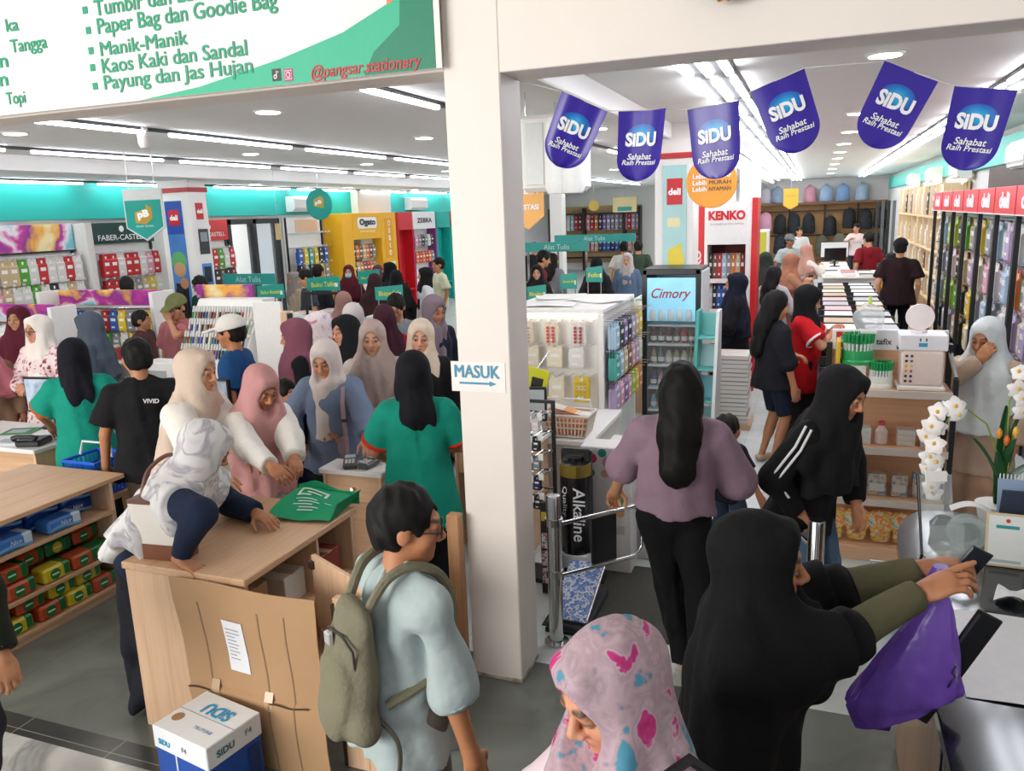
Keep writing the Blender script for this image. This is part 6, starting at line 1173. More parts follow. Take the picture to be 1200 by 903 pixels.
# ---- far aisle: columns, green cabinet, bag wall
struct(MB().box((-1.62, 13.9, 0), (-1.28, 14.3, 3.3)).build('pillar', WHITE)); struct(MB().box((-1.5, 17.5, 0), (-1.1, 17.9, 3.3)).build('pillar', WHITE))
t = thing('side_cabinet', 'yellow green cabinet with a white frame beside the far aisle', 'cabinet', (-.92, 15.1, 0)); MB().box((-.17, -.2, .0), (.15, .3, 1.97), ch=.004).build('body', HEAD, t); MB().box((-.155, -.215, 1.36), (.12, -.2, 1.94), ch=.002).build('door', mat('#b8b83a', .4), t); MB().box((-.155, -.215, .1), (.12, -.2, 1.3), ch=.002).build('door', HEAD, t)
t = thing('bag_display', 'far back wall of warm wooden shelves hung with dark backpacks', 'display rack', (-.05, YB - .02, 0)); MB().box((-2.0, -.06, .2), (2.45, 0, 2.42), ch=.004).build('back_panel', mat('#b98a54', .6, var=.1, scale=2), t); MB().box((-2.0, -.6, 2.36), (2.45, 0, 2.44)).build('top_shelf', mat('#7a5434', .6), t); MB().box((-2.0, -.5, .2), (2.45, 0, .3)).build('base', mat('#7a5434', .6), t)
for x in (-2.0, -.9, .35, 1.5, 2.4): MB().box((x - .03, -.3, .2), (x + .03, -.05, 2.38)).build('post', mat('#3a2c20', .6), t)
for z in (2.1, 1.2): m = MB(); m.box((-1.95, -.3, z), (2.4, -.26, z + .05)); m.build('rail', BLACK, t)
def bag_proto(w, h, d):
    S = Solid(); S.rc((0, 0, h * .25), (0, 0, h * .68), w * .5, w * .47, fl=(1, d / w, 1), k=.03); S.rc((-w * .2, 0, .08), (w * .2, 0, .08), w * .24, fl=(1, d / w * 1.1, 1), k=.06); S.rc((0, -d * .4, h * .2), (0, -d * .42, h * .36), w * .3, fl=(1, .4, 1), k=.03); S.half((0, 0, 0), (0, 0, -1))
    V, F = S.mesh(.02); o = npmesh('backpack', V, F, mat((1., 1., 1.), .7, var=.2, scale=8, kind='objcol')); MB().tube([(-.05, 0, h * .9), (-.04, 0, h + .04), (.04, 0, h + .04), (.05, 0, h * .9)], .012, n=6).build('handle', BLACK, o); MB().tube([(-w * .34, -d * .42, h * .45), (0, -d * .56, h * .5), (w * .34, -d * .42, h * .45)], .006, n=5).build('zip', mat('#8a8c90', .4), o); return o
BG = bag_proto(.44, .6, .24); bfirst = True
for i, (x, c, cn) in enumerate(((-1.75, '#c8c2cc', 'lilac'), (-1.3, '#9aa8c0', 'grey blue'), (-.15, '#e0a0b0', 'pink'), (.42, '#a8c4e4', 'pale blue'), (1.0, '#8cb0dc', 'blue'), (1.65, '#b8d0e8', 'ice blue'))):
    o = BG if bfirst else dup(BG); bfirst = False; o.location = (-.05 + x - .05, YB - .32, 2.441); o.color = (*lin(c), 1); tag(o, f'{cn} school backpack, {ordn(i)} from the left on top of the far wooden wall', 'backpack', 'backpacks on the top shelf')
for i, (x, z, c, cn) in enumerate(((-1.75, 1.4, '#d89ab0', 'pink'), (-1.22, 1.3, '#141418', 'black'), (-.72, 1.32, '#1a1c24', 'black'), (-.2, 1.3, '#18181e', 'black'), (.55, 1.2, '#16161c', 'black'), (1.2, 1.45, '#14141a', 'black'), (1.75, 1.4, '#17171e', 'black'), (2.25, 1.45, '#111114', 'black'), (-1.2, .55, '#1e2430', 'navy'), (-.4, .5, '#3a3a30', 'olive'), (.3, .5, '#5a5848', 'olive'), (.9, .55, '#7a7660', 'khaki'), (1.5, .5, '#1a1a20', 'black'), (2.1, .5, '#202028', 'black'))):
    o = dup(BG); o.location = (-.05 + x, YB - .52, z); o.scale = (1.05, 1.0, 1.2); o.color = (*lin(c), 1); tag(o, f'{cn} backpack, {ordn(i if i < 8 else i - 8)} from the left, {"upper" if i < 8 else "lower"} row of the bag wall', 'backpack', 'backpacks hanging on the far wall')
# ---- red-topped racks along the right wall
DX = 1.9; bays = [5.6, 6.55, 7.5, 8.45, 9.45, 10.5, 11.5, 12.6, 13.6, 14.6, 15.6];
for i in range(len(bays) - 1):
    ya, yb = bays[i], bays[i + 1]; a = (yb - ya) / 2; k = len(bays) - 2 - i
    t = thing('product_rack', f'black post rack under a red sign, {ordn(k)} from the far end', 'display rack', (DX, (ya + yb) / 2, 0), 0, 'red topped racks')
    MB().box((.42, -a, .1), (.46, a, 2.5)).build('back_panel', mat('#54575a', .6), t); MB().box((.0, -a, 0), (.45, a, .14)).build('base', BLACK, t)
    for sy in (-1, 1): MB().box((-.02, sy * (a - .02) - .02, 0), (.03, sy * (a - .02) + .02, 2.5)).build('post', BLACK, t)
    MB().box((-.03, -a + .02, 2.215), (.0, a - .02, 2.5), ch=.004).build('sign_board', mat('#d8202a', .35), t); text('lettering', 'deli', .5, GLOSSW, t, frame((-.032, 0, 2.36), (0, -1, 0), (0, 0, 1)), bold=.05, height=.17); MB().box((-.031, -a + .02, 2.205), (-.001, a - .02, 2.218)).build('sign_rim', HEAD, t)
    for z in (2.12, 1.66, 1.22, .78): m = MB().box((.38, -a, z), (.42, a, z + .03)); [m.tube([(.4, -a + .1 + q * (2 * a - .2) / 4, z + .015), (.02, -a + .1 + q * (2 * a - .2) / 4, z + .03)], .006, n=5) for q in range(5)]; m.build('peg_rail', STEEL, t)
    pal = [('pale blue', 'lilac', 'pale blue', 'teal'), ('lilac', 'white', 'lilac', 'pink'), ('teal', 'pale blue', 'white', 'lilac'), ('lilac', 'cream', 'lilac', 'pale blue'), ('white', 'grey', 'lilac', 'white'), ('pale blue', 'white', 'grey', 'pale blue'), ('yellow', 'beige', 'grey', 'yellow'), ('green', 'grey', 'black', 'orange'), ('lime', 'lime', 'lime', 'lilac'), ('pale blue', 'lilac', 'grey', 'white')][i]
    pal2 = [('teal', 'pink', 'navy', 'grey'), ('pink', 'orange', 'white', 'red'), ('pink', 'red', 'orange', 'green'), ('teal', 'white', 'orange', 'pink'), ('lilac', 'orange', 'pink', 'pale blue'), ('grey', 'white', 'grey', 'pink'), ('beige', 'cream', 'yellow', 'lilac'), ('orange', 'beige', 'pink', 'black'), ('lilac', 'white', 'lilac', 'grey'), ('brown', 'grey', 'beige', 'black')][i]
    for j, z in enumerate((2.12, 1.66, 1.22, .78)):
        for q in range(4):
            c = (pal if j % 2 == 0 else pal2)[(q + j) % 4]; hang('wide pack', (DX + .16 + .03 * (q % 2), ya + .14 + q * (yb - ya - .28) / 3, z - .008), -PI / 2, c, f'{c} pack, {ordn(q)} in {ordn(j)} row, {ordn(k)} red topped rack from the far end', f'packs in the {ordn(k)} red topped rack, row {ordn(j)}', 'shelf pack', scale=(1.6, 3.2, 1.72))
# lit wooden display beyond
for b, (ya, yb) in enumerate(((15.7, 19.2), (19.3, 23.5))):
    t = thing('wooden_display', ['warm lit wooden wall display beyond the red topped racks', 'farther warm lit wooden wall display near the bag wall'][b], 'display rack', (2.0, (ya + yb) / 2, 0)); a = (yb - ya) / 2; MB().box((.36, -a, 0), (.42, a, 2.68)).build('back_panel', wood('#f0d8b0', '#e2c090', 2), t)
    for z in (.1, .55, 1.0, 1.45, 2.05): MB().box((.0, -a, z), (.38, a, z + .035)).build('shelf', wood('#f0d8b0', '#e2c090', 1), t)
    for k in range(5): y = -a + .02 + (2 * a - .04) * k / 4; MB().box((0.02, y - .02, 0), (.38, y + .02, 2.66)).build('upright', wood('#f0d8b0', '#e2c090', 2), t)
    MB().box((.28, -a, 2.63), (.31, a, 2.66)).build('lamp_strip', lampm('#fff0d8', 8.), t)
    for j, z in enumerate((.585, 1.035, 1.485, 2.085)):
        for i in range(8):
            c = (('cream', 'white', 'beige'), ('white', 'cream', 'brown'), ('beige', 'cream', 'white'), ('grey', 'white', 'black'))[j][i % 3]; h = .4 if j < 3 else .55
            hang('wide pack', (2.14, ya + .02 + (i // 2 + .27 + .46 * (i % 2)) * (2 * a - .04) / 4, z + h + .012), -PI / 2, c, f'{c} tall pack, {ordn(i)} along {ordn(j)} row of the {["nearer", "farther"][b]} wooden display', f'tall packs on the {["nearer", "farther"][b]} wooden display, row {ordn(j)}', 'tall pack', scale=(1.7, 2.4, h / .242))
t = thing('garment_rack', 'black rack of long dark hangers beside the far wooden display', 'display rack', (1.75, 24.5, 0)); MB().box((-.25, -.3, 0), (.25, .3, .06)).build('base', BLACK, t)
for k in range(4): MB().box((-.22 + .14 * k, -.03, .06), (-.14 + .14 * k, .03, 2.4)).build('panel', mat(['#2a2c30', '#55585c', '#1c1d20', '#606468'][k], .5), t)
# ---- notebook island down the aisle
for b, (ya, yb) in enumerate(((6.35, 8.6), (8.7, 11.0), (11.1, 13.4), (13.5, 15.8))):
    t = thing('notebook_island', f'black divided notebook table, {ordn(b)} from the front in the right aisle', 'display table', (.53, (ya + yb) / 2, 0), 0, 'notebook tables'); a = (yb - ya) / 2; MB().box((-.45, -a, .0), (.45, a, .78)).build('body', mat('#3a3836', .5), t); MB().box((-.46, -a, .78), (.46, a, .81)).build('tabletop', mat('#d9d6d0', .5), t)
    for sx in (-.45, .45, .0): MB().box((sx - .012, -a, .81), (sx + .012, a, .9)).build('divider', BLACK if sx else mat('#e6e4e0', .4), t)
    for k in range(5): y = -a + 2 * a * k / 4; MB().box((-.45, y - .012, .81), (.45, y + .009, .97), ch=.002).build('divider', BLACK, t)
    for k in range(4):
        for s_, x in enumerate((-.22, .22)):
            for q in range(3):
                rr = random.Random(b * 97 + k * 11 + s_ * 3 + q); c = rr.choice(['white', 'cream', 'grey', 'tan', 'pink', 'white', 'pale blue']); o = book(.34, .44, .05, BKN[c]); o.location = (.55 + x + rr.uniform(-.02, .02), (ya + yb) / 2 - a + 2 * a * (k + .5) / 4, .811 + .0515 * q); tag(o, f'{c} notebook ream, {ordn(q)} up, {ordn(k)} cell, {["left", "right"][s_]} half of {ordn(b)} island table', 'book', f'notebooks on the {ordn(b)} island table')
    if b == 0:
        for q in range(3): o = book(.34, .4, .05, ['#c89088', '#d8b0a0', '#b07a74'][q]); o.location = (.33, 6.56, .811 + .0515 * (q + 3)); tag(o, f'{["rosy", "pale pink", "dusty red"][q]} ream on top of the front left island stack', 'book')
t = thing('cash_counter', 'long white cash counter at the end of the notebook island', 'counter', (.62, 18.0, 0)); MB().box((-.45, -2.0, 0), (.55, -.5, 1.02), ch=.01).build('body', mat('#e8dfd6', .5), t); MB().box((-.45, -.5, 0), (.05, 2.0, 1.02), ch=.01).build('body', mat('#e8dfd6', .5), t); MB().box((-.47, -.5, 1.02), (.07, 2.05, 1.06), ch=.004).build('countertop', mat('#f2eee8', .4), t); MB().box((-.47, -2.05, 1.02), (.6, -.5, 1.06), ch=.006).build('countertop', mat('#f2eee8', .4), t)
for i in range(9): o = book(.24, .3, .03, random.choice(['#e8e6e0', '#303438', '#c8ccd0', '#b04a48'])); o.location = (.32 + .3 * (i % 3), 16.2 + .45 * (i // 3), 1.062); tag(o, f'flat booklet, {ordn(i)} in the scatter on the white cash counter', 'book', 'booklets on the white cash counter')
monitor(.42, 19.6, 0, 'white backed monitor on the far white cash counter', mat('#e8e8ea', .3), z=1.061, w=.6); monitor(.42, 18.6, .3, 'dark monitor on the far white cash counter before the cashier', mat('#16181c', .3), z=1.061, w=.45)
# ---- front gondola with wooden shelves
t = thing('gondola_shelf', 'wooden shelf gondola with black posts facing the entrance', 'display rack', (.5, 5.85, 0)); PEACH = wood('#e6b993', '#d6a27c', 0)
MB().box((-.36, .1, .05), (.36, .13, 1.42)).build('back_panel', PEACH, t)
for z in (1.19, .80, .44): MB().box((-.36, -.26, z - .03), (.36, .1, z), ch=.003).build('shelf_board', PEACH, t); MB().box((-.36, -.272, z - .045), (.36, -.26, z + .003), ch=.001).build('price_strip', mat('#d8cbc0', .4), t)
MB().box((-.36, -.27, 0), (.36, .1, .1), ch=.003).build('base', PEACH, t)
for sx in (-.375, .375): MB().box((sx - .018, -.27, 0), (sx + .018, .13, .06)).build('foot', BLACK, t); MB().box((sx - .018, .06, 0), (sx + .018, .13, 1.45)).build('post', BLACK, t); MB().box((sx - .015, -.26, .3), (sx + .015, -.22, 1.28)).build('post', BLACK, t)
MB().tube([(.375, -.24, 1.28), (.375, .08, 1.40)], .014).build('side_rail', STEEL, t); MB().box((-.36, .08, 1.40), (.36, .11, 1.54)).build('header', mat('#f0f0f2', .4), t); MB().box((-.335, .076, 1.415), (-.24, .0795, 1.525), ch=.001).build('red_square', RED, t); text('lettering', 'deli', .08, GLOSSW, t, frame((-.288, .0745, 1.47), (1, 0, 0), (0, 0, 1)), bold=.04); text('lettering', 'tafix', .1, mat('#5a4a48', .4), t, frame((-.03, .0775, 1.46), (1, 0, 0), (0, 0, 1)), bold=.02); MB().box((.05, .076, 1.41), (.2, .0795, 1.53), ch=.001).build('print_block', mat('#3a4a6a', .4), t)
def drum(label, x, y, z, r, h, base):
    t = thing('pen_drum', label, 'pen stand', (x, y, z)); MB().lathe([(r * 1.1, 0), (r * 1.1, .02), (r, .03), (r, h * .45), (r * .97, h * .46)], n=28).build('drum', mat(base, .35), t); MB().lathe([(r * .2, h * .46), (r * .2, h * .95)], n=12).build('core', mat('#0c7a4a', .4), t); g1 = MB()
    for ring, n_ in ((.86, 22), (.6, 15)):
        for k in range(n_): a = 2 * PI * k / n_; c_, s_ = math.cos(a) * r * ring, math.sin(a) * r * ring; pm_ = MB(); pm_.tube([(c_, s_, h * .3), (c_ * 1.06, s_ * 1.06, h * .74)], .006, n=6); pm_.tube([(c_ * 1.06, s_ * 1.06, h * .7), (c_ * 1.1, s_ * 1.1, h)], .0078, n=6, mi=1); pm_.build('pen', [mat('#e4ece8', .4), mat('#1d9a54', .35)], t)
    return t
drum('green drum full of green capped pens on the upper tier of the wooden gondola', .30, 5.76, 1.34, .1, .2, '#2aa05a'); drum('lower green drum of green capped pens on the wooden gondola shelf', .446, 5.71, 1.191, .073, .17, '#e6ece6')
t = thing('display_riser', 'white riser block under the upper green pen drum', 'block', (.28, 5.79, 1.191)); MB().box((-.075, -.1, 0), (.075, .12, .148), ch=.006).build('body', HEAD, t); MB().box((-.112, -.11, .0), (-.09, .1, .3), ch=.004).build('yellow_card', mat('#e8c030', .4), t)
t = thing('marker_case', 'large white marker display case with colour dots on the wooden gondola', 'box', (.68, 5.73, 1.191)); MB().box((-.125, -.1, .03), (.125, .1, .26), ch=.012).build('case', mat('#f0dcd2', .35), t); MB().box((-.14, -.12, 0), (.14, .11, .03), ch=.008).build('tray', mat('#f0ebe6', .4), t)
for i in range(2):
    for j in range(6): MB().lathe([(.004, 0), (.009, .001), (.009, .004)], (-.095 + .03 * i, -.0985, .225 - .033 * j), n=10, ax=1).build('colour_dot', mat([['#2a2a30', '#303a5a'], ['#20242c', '#7a4a8a'], ['#e6b424', '#e6c850'], ['#d89a30', '#c8503a'], ['#3a2a2a', '#2a2a3a'], ['#40302a', '#6a3a3a']][j][i], .4), t)
MB().box((.1255, -.08, .05), (.128, .08, .22), ch=.0005).build('label_band', mat('#d8b870', .4), t)
t = thing('white_carton', 'flat white carton with a small blue emblem on top of the marker case', 'box', (.68, 5.73, 1.452)); MB().box((-.14, -.1, 0), (.14, .1, .1), ch=.005).build('box', mat('#ece9ee', .4), t); MB().box((-.03, -.1015, .025), (.02, -.0998, .05), ch=.0005).build('emblem', mat('#3aa0c8', .4), t)
for sx in (-.02, .015): MB().box((sx - .006, -.1015, .06), (sx + .002, -.0998, .08), ch=.0005).build('eye_print', mat('#303848', .4), t)
t = thing('desk_fan', 'round white and pink desk fan on top of the white carton', 'fan', (.66, 5.76, 1.553)); m = MB()
for r in (.025, .045, .065, .08): m.tube([(r * math.cos(a), -.02, .1 + r * math.sin(a)) for a in np.linspace(0, 2 * PI, 25)[:-1]], .003, n=5, closed=True)
m.build('guard', mat('#f0e4e4', .4), t); MB().lathe([(.02, -.015), (.085, -.01), (.085, .02), (.02, .03)], (0, 0, .1), n=24, ax=1).build('housing', mat('#f2e6e4', .4), t); MB().lathe([(.05, 0), (.05, .012), (.012, .02), (.012, .04)], n=16).build('base', mat('#f0e4e4', .4), t)
t = thing('clear_dome', 'clear plastic dome bag standing behind the green pens', 'bag', (.36, 5.78, 1.54)); S = Solid(); S.el((0, 0, .1), (.1, .07, .1)); npmesh('film', *S.mesh(.012, disp=lambda X, Y, Z: (.006 * np.sin(50 * X + 30 * Z)).astype(np.float32)), mat('#e8eef0', .1, alpha=.35, var=0), t); MB().tube([(0, 0, .19), (0, 0, .24)], .012).build('knot', mat('#d4e86a', .4), t); MB().box((-.05, -.04, -.0), (.05, .04, .02)).build('base', HEAD, t)
t = thing('brush_cup', 'pot of paint brushes and pencils behind the clear dome', 'cup', (.47, 6.3, 1.12)); MB().lathe([(.06, 0), (.07, .14), (.065, .14)], n=16).build('cup', mat('#e8e4e0', .4), t)
tag(MB().box((-.09, -.08, 0), (.09, .08, .155)).build('riser', HEAD, loc=(.47, 6.3, .965)), 'white block under the paint brush pot', 'block')
for k in range(14): a = k * 2.4; c_ = .035 * math.sqrt(k / 14) + .01; b = MB(); b.tube([(c_ * math.cos(a), c_ * math.sin(a), .03), (2.2 * c_ * math.cos(a), 2.2 * c_ * math.sin(a), .3)], .004, n=5); b.tube([(2.2 * c_ * math.cos(a), 2.2 * c_ * math.sin(a), .3), (2.4 * c_ * math.cos(a), 2.4 * c_ * math.sin(a), .35)], [.007, .002], n=5, mi=1); b.build('brush', [mat(['#3a6ab0', '#7ab04a', '#c8503a', '#e0c8a0'][k % 4], .4), mat('#8a3a30', .6)], t)
def sbox(name, label, x, z, w, h, d, m, y=5.72, cat='box', pm_=None):
    o = tag(MB().box((-w / 2, -d / 2, 0), (w / 2, d / 2, h), ch=.003).build(name, m, loc=(x, y, z + .001)), label, cat); MB().box((-w * .4, -d / 2 - .0012, h * .2), (w * .4, -d / 2, h * .55), ch=.0004).build('label_band', pm_ or mat('#d8ddd8', .4), o); return o
for i, (x, n_, c) in enumerate(((.24, 2, '#c8d8cc'), (.35, 3, '#dfe4e4'), (.62, 3, '#e8dcd4'), (.76, 3, '#e4d0c8'))):
    for k in range(n_): sbox('small_box', f'{["pale green", "white", "cream", "pinkish"][i]} small box, {ordn(k)} up in {ordn(i)} pile on the second gondola shelf', x, .80 + .037 * k, .11, .035, .1, mat(c, .45))
o = tag(MB().lathe([(.03, 0), (.04, .01), (.04, .09), (.02, .12), (.02, .14)], n=14).build('glue_bottle', mat('#e8d4cc', .4), loc=(.47, 5.7, .801)), 'small clear pink bottle on the second shelf of the wooden gondola', 'bottle'); MB().lathe([(.022, .13), (.022, .155), (.008, .16)], n=10).build('bottle_cap', mat('#d84a5a', .4), o)
KIDS = ramp_mat(((.25, '#3a8ac8'), (.42, '#e8d048'), (.5, '#e86a4a'), (.58, '#f0e4a0'), (.7, '#58a8d8')), 22, .4, const=False); KID2 = ramp_mat(((.3, '#3a6aa8'), (.5, '#d8c8a8'), (.65, '#5a88b8')), 20, .4)
sbox('toy_box', 'yellow and blue colouring kit box on the third shelf of the gondola', .30, .44, .17, .17, .1, KIDS, pm_=mat('#e8d848', .4)); sbox('toy_box', 'flat colourful kit box behind and above the yellow kit box', .29, .61, .15, .05, .1, KIDS); sbox('toy_box', 'slim blue picture book box beside the yellow kit box', .46, .44, .12, .15, .08, KID2); sbox('toy_box', 'narrow blue box in the middle of the third gondola shelf', .6, .44, .1, .15, .08, KID2); sbox('toy_box', 'blue white leaning booklet at the right end of the third gondola shelf', .74, .44, .12, .17, .06, KID2)
for i, x in enumerate((.2, .35, .5, .64, .78)):
    S = Solid(); S.rc((0, 0, .05), (0, 0, .14), .065, .06, fl=(1, .4, 1)); S.rc((-.05, 0, .19), (.05, 0, .19), .016, fl=(1, .3, 1), k=.05); S.half((0, 0, 0), (0, 0, -1)); o = npmesh('snack_pouch', *S.mesh(.012), KIDS); o.location = (x, 5.68, .101); tag(o, f'yellow and blue pouch, {ordn(i)} from the left on the gondola base', 'pouch', 'pouches on the gondola base'); MB().box((-.055, -.009, .185), (.055, .009, .21), ch=.002).build('seal', mat('#d8b83a', .4), o)
# blue bin behind the desk
basket('plastic_bin', 'blue plastic bin standing on the floor behind the black counter', .46, 4.75, .0, '#1f3f9c', .2, .2, .25)
# ---- black glossy counter at the right front
GBLK = mat('#14171a', .12, var=.2, scale=3, spec=.6)
t = thing('front_counter', 'glossy black topped counter at the right front with a pale wood base', 'counter', (0, 0, 0)); pl = [(.385, 1.5), (.385, 3.55)] + [(.385 + .2 * (1 - math.cos(q)), 3.55 + .5 * math.sin(q)) for q in np.linspace(.15, PI / 2, 8)] + [(1.9, 4.05), (1.9, 1.5)]
MB().prism(pl[::-1], .91, .95).build('countertop', GBLK, t); MB().box((.43, 1.55, 0), (1.85, 3.55, .91), ch=.004).build('body', wood('#a08670', '#8c735e', 2), t); MB().box((.6, 3.55, 0), (1.85, 3.95, .91), ch=.004).build('body', wood('#a08670', '#8c735e', 2), t); MB().tube([(.405, 2.3, .0), (.405, 2.3, .9)], .01).build('chrome_post', STEEL, t)
tag(MB().sheet([[(.475 + .5 * u + .02 * v, 2.44 + .57 * v, .9525 + .004 * math.sin(6 * u) ** 2) for u in np.linspace(0, 1, 12)] for v in np.linspace(0, 1, 6)], th=.0012).build('paper_sheet', mat('#e8e8ec', .6), smooth=True), 'large blank white paper sheet spread on the black counter', 'paper')
tag(MB().sheet([[(.665 + .16 * u + .03 * v, 3.12 + .09 * v - .03 * u, .956 + .03 * abs(math.sin(4 * u + 2 * v))) for u in np.linspace(0, 1, 9)] for v in np.linspace(0, 1, 5)], th=.0012).build('crumpled_paper', mat('#f0f0f0', .6), smooth=False), 'crumpled white paper scrap on the black counter', 'paper')
t = thing('stand_card', 'framed white stand card with teal heading on the black counter', 'sign', (.755, 3.45, .951), -.05); MB().at(rx=-.2).box((-.065, -.006, .0), (.085, .006, .215), ch=.003).build('frame', mat('#d9c8a8', .4), t); MB().at(rx=-.2).box((-.056, -.0075, .01), (.076, -.0055, .205), ch=.0005).build('card', mat('#eef2f0', .4), t); MB().at(rx=-.2).box((-.03, -.009, .155), (.05, -.0072, .168), ch=.0004).build('heading', mat('#3a9aa0', .4), t); MB().at(rx=-.2).box((-.045, -.009, .018), (.06, -.0072, .03), ch=.0004).build('text_band', mat('#b8c4c4', .4), t); MB().at(rx=-.2).lathe([(.003, 0), (.008, .001), (.008, .002)], (.01, -.0085, .187), n=10, ax=1).build('emblem', mat('#c8402a', .4), t); MB().at((0, .11, 0), rx=.45).box((-.02, .0, .0), (.04, .006, .15)).build('prop', mat('#d9c8a8', .4), t)
t = thing('desk_calendar', 'spiral desk calendar with dark blue pictures behind the stand card', 'calendar', (.86, 3.62, .951), -.05); MB().at(rx=-.3).box((-.1, -.003, 0), (.12, .003, .3), ch=.002).build('page', mat('#8ea6c4', .4), t); MB().at(rx=.3).box((-.1, .04, -.01), (.12, .046, .28), ch=.002).build('back_board', mat('#3a4458', .5), t); m = MB()
for k in range(16): m.tube([(-.092 + .0135 * k + .0 * a_, -.09 + .008 * math.cos(a_) + .012, .295 + .012 * math.sin(a_)) for a_ in np.linspace(0, 2 * PI, 9)[:-1]], .0016, n=4, closed=True)
o = m.build('spiral', mat('#e6e6e6', .3), t); o.location = (0, .17, 0)
for x in (-.04, .01, .06): MB().at(rx=-.3).box((x, -.0045, .1), (x + .03, -.0032, .17), ch=.0004).build('picture', mat('#26304a', .4), t)
CLR = mat('#dfe8e8', .06, alpha=.2, var=0)
t = thing('brochure_holder', 'tilted clear acrylic brochure holder at the counter\'s left edge', 'holder', (.5, 3.5, .951), .35); MB().at(rx=-.25).box((-.03, .0, 0), (.11, .006, .33), ch=.002).build('back_plate', CLR, t); MB().at(rx=-.1).box((-.03, -.06, 0), (.11, -.055, .14), ch=.002).build('front_plate', CLR, t); MB().box((-.03, -.06, 0), (.11, .02, .006)).build('foot_plate', CLR, t); MB().at(rx=-.25).box((-.034, -.004, .0), (-.026, .01, .335), ch=.002).build('edge', mat('#17191c', .3), t); MB().at(rx=-.25).box((.0, -.004, .30), (.09, .002, .345), ch=.002).build('white_tab', HEAD, t)
t = thing('tape_dispenser', 'clear tape dispenser with a curled white label on the black counter', 'tape dispenser', (.64, 3.56, .951)); MB().lathe([(.05, -.02), (.075, -.02), (.075, .02), (.05, .02), (.05, -.02)], (0, 0, .09), n=24, ax=1).build('roll', mat('#cfe0dc', .1, alpha=.4, var=0), t); MB().box((-.1, -.03, 0), (.1, .03, .03), ch=.006).build('base', CLR, t); MB().sheet([[(-.07 + .15 * u, -.04 + .06 * v, .17 + .05 * math.sin(PI * (.15 + .7 * u))) for u in np.linspace(0, 1, 10)] for v in (0, .5, 1)], th=.002).build('curled_label', HEAD, t, smooth=True)
tag(MB().lathe([(.0, 0), (.05, 0), (.055, .05), (.03, .08), (.028, .02)], n=18).build('receipt_cup', mat('#20242a', .2), loc=(.58, 3.75, .951)), 'small dark cup near the orchid pot on the black counter', 'cup')
# orchid
t = thing('potted_orchid', 'white potted orchid with long dark leaves and arching flower stems', 'orchid', (.80, 3.84, .951)); MB().lathe([(.06, 0), (.085, .12), (.09, .13), (.08, .13)], n=20).build('pot', mat('#e8e4de', .4), t); LEAF = mat('#24502a', .4, var=.2, scale=12)
def leaf(d, L_, w, lean, base=(0, 0, .12)):
    d = Vector(d).normalized(); s_ = d.cross(Vector((0, 0, 1))).normalized(); G = []
    for v in np.linspace(0, 1, 10):
        c = Vector(base) + d * (lean * v * v * L_) + Vector((0, 0, L_ * (v - .35 * lean * v * v))); ww = w * math.sin(PI * (.12 + .86 * v)) ** .7; G.append([c + s_ * ww * u + d * (-.012 * abs(u)) for u in (-1, -.5, 0, .5, 1)])
    MB().sheet(G, th=.003).build('leaf', LEAF, t, smooth=True)
for d, L_, w, ln in (((-1, .1, 0), .34, .025, .35), ((-.4, -.8, 0), .3, .025, .3), ((.1, .9, 0), .46, .028, .1), ((.7, -.3, 0), .44, .03, .12), ((1, .3, 0), .3, .03, .7), ((.3, -.9, 0), .36, .026, .25)): leaf(d, L_, w, ln)
PETAL = mat('#f4f0ee', .45, var=.03)
def flower(c, n_, s_=.04):
    n_ = Vector(n_).normalized(); u = n_.cross(Vector((0, 0, 1))).normalized(); v = u.cross(n_); f = MB()
    for k in range(5):
        a = 2 * PI * k / 5 + .3; e = u * math.cos(a) + v * math.sin(a); g = n_.cross(e); G = []
        for q in np.linspace(0, 1, 5):
            w = s_ * .55 * math.sin(PI * (.1 + .85 * q)) ; p = Vector(c) + e * s_ * q * 1.15 + n_ * (.35 * s_ * q * (1 - q) - .3 * s_ * q * q); G.append([p - g * w, p + n_ * .004, p + g * w])
        f.sheet(G, th=.0015)
    f.lathe([(.003, -.006), (.008, 0), (.004, .01)], tuple(Vector(c) + n_ * .008), mi=1, n=7); f.build('flower', [PETAL, mat('#e0b030', .5)], t, smooth=True)
def stem(pts, r=.0035): MB().tube(pts, r, n=6).build('stem', mat('#8a9a3a', .5), t, smooth=True)
rr = random.Random(5)
stem([(0, 0, .12), (-.02, -.02, .35), (-.08, -.05, .5), (-.16, -.08, .565), (-.23, -.1, .54), (-.27, -.12, .45), (-.285, -.13, .3), (-.28, -.14, .2)])
for i, (x, z) in enumerate(((-.215, .585), (-.2, .55), (-.255, .57), (-.28, .56), (-.3, .50), (-.27, .49), (-.315, .45), (-.285, .42), (-.3, .36), (-.275, .34), (-.3, .30), (-.265, .28), (-.285, .23), (-.27, .19))): flower((x, -.12 + rr.uniform(-.02, .02), z), (rr.uniform(-.6, .4), -1, rr.uniform(-.3, .4)), rr.uniform(.03, .042))
stem([(0, 0, .12), (.01, -.01, .4), (.0, -.03, .6), (.04, -.05, .72), (.1, -.06, .7), (.14, -.06, .6)]); stem([(.01, 0, .12), (.02, -.02, .3), (.03, -.02, .55)])
for x, z in ((.02, .73), (.06, .74), (.09, .70), (.12, .67), (.13, .6), (.02, .66), (.05, .56), (.1, .55), (.04, .62)): flower((x, -.06 + rr.uniform(-.02, .02), z), (rr.uniform(-.5, .5), -1, rr.uniform(-.3, .5)), rr.uniform(.03, .04))
for x, z, c in ((-.03, .46, '#e0902a'), (.0, .43, '#d86a20'), (.03, .47, '#e6b040')): MB().lathe([(.004, -.02), (.012, -.005), (.012, .01), (.003, .025)], (x, -.05, z), n=8).build('bud', mat(c, .5), t, smooth=True)
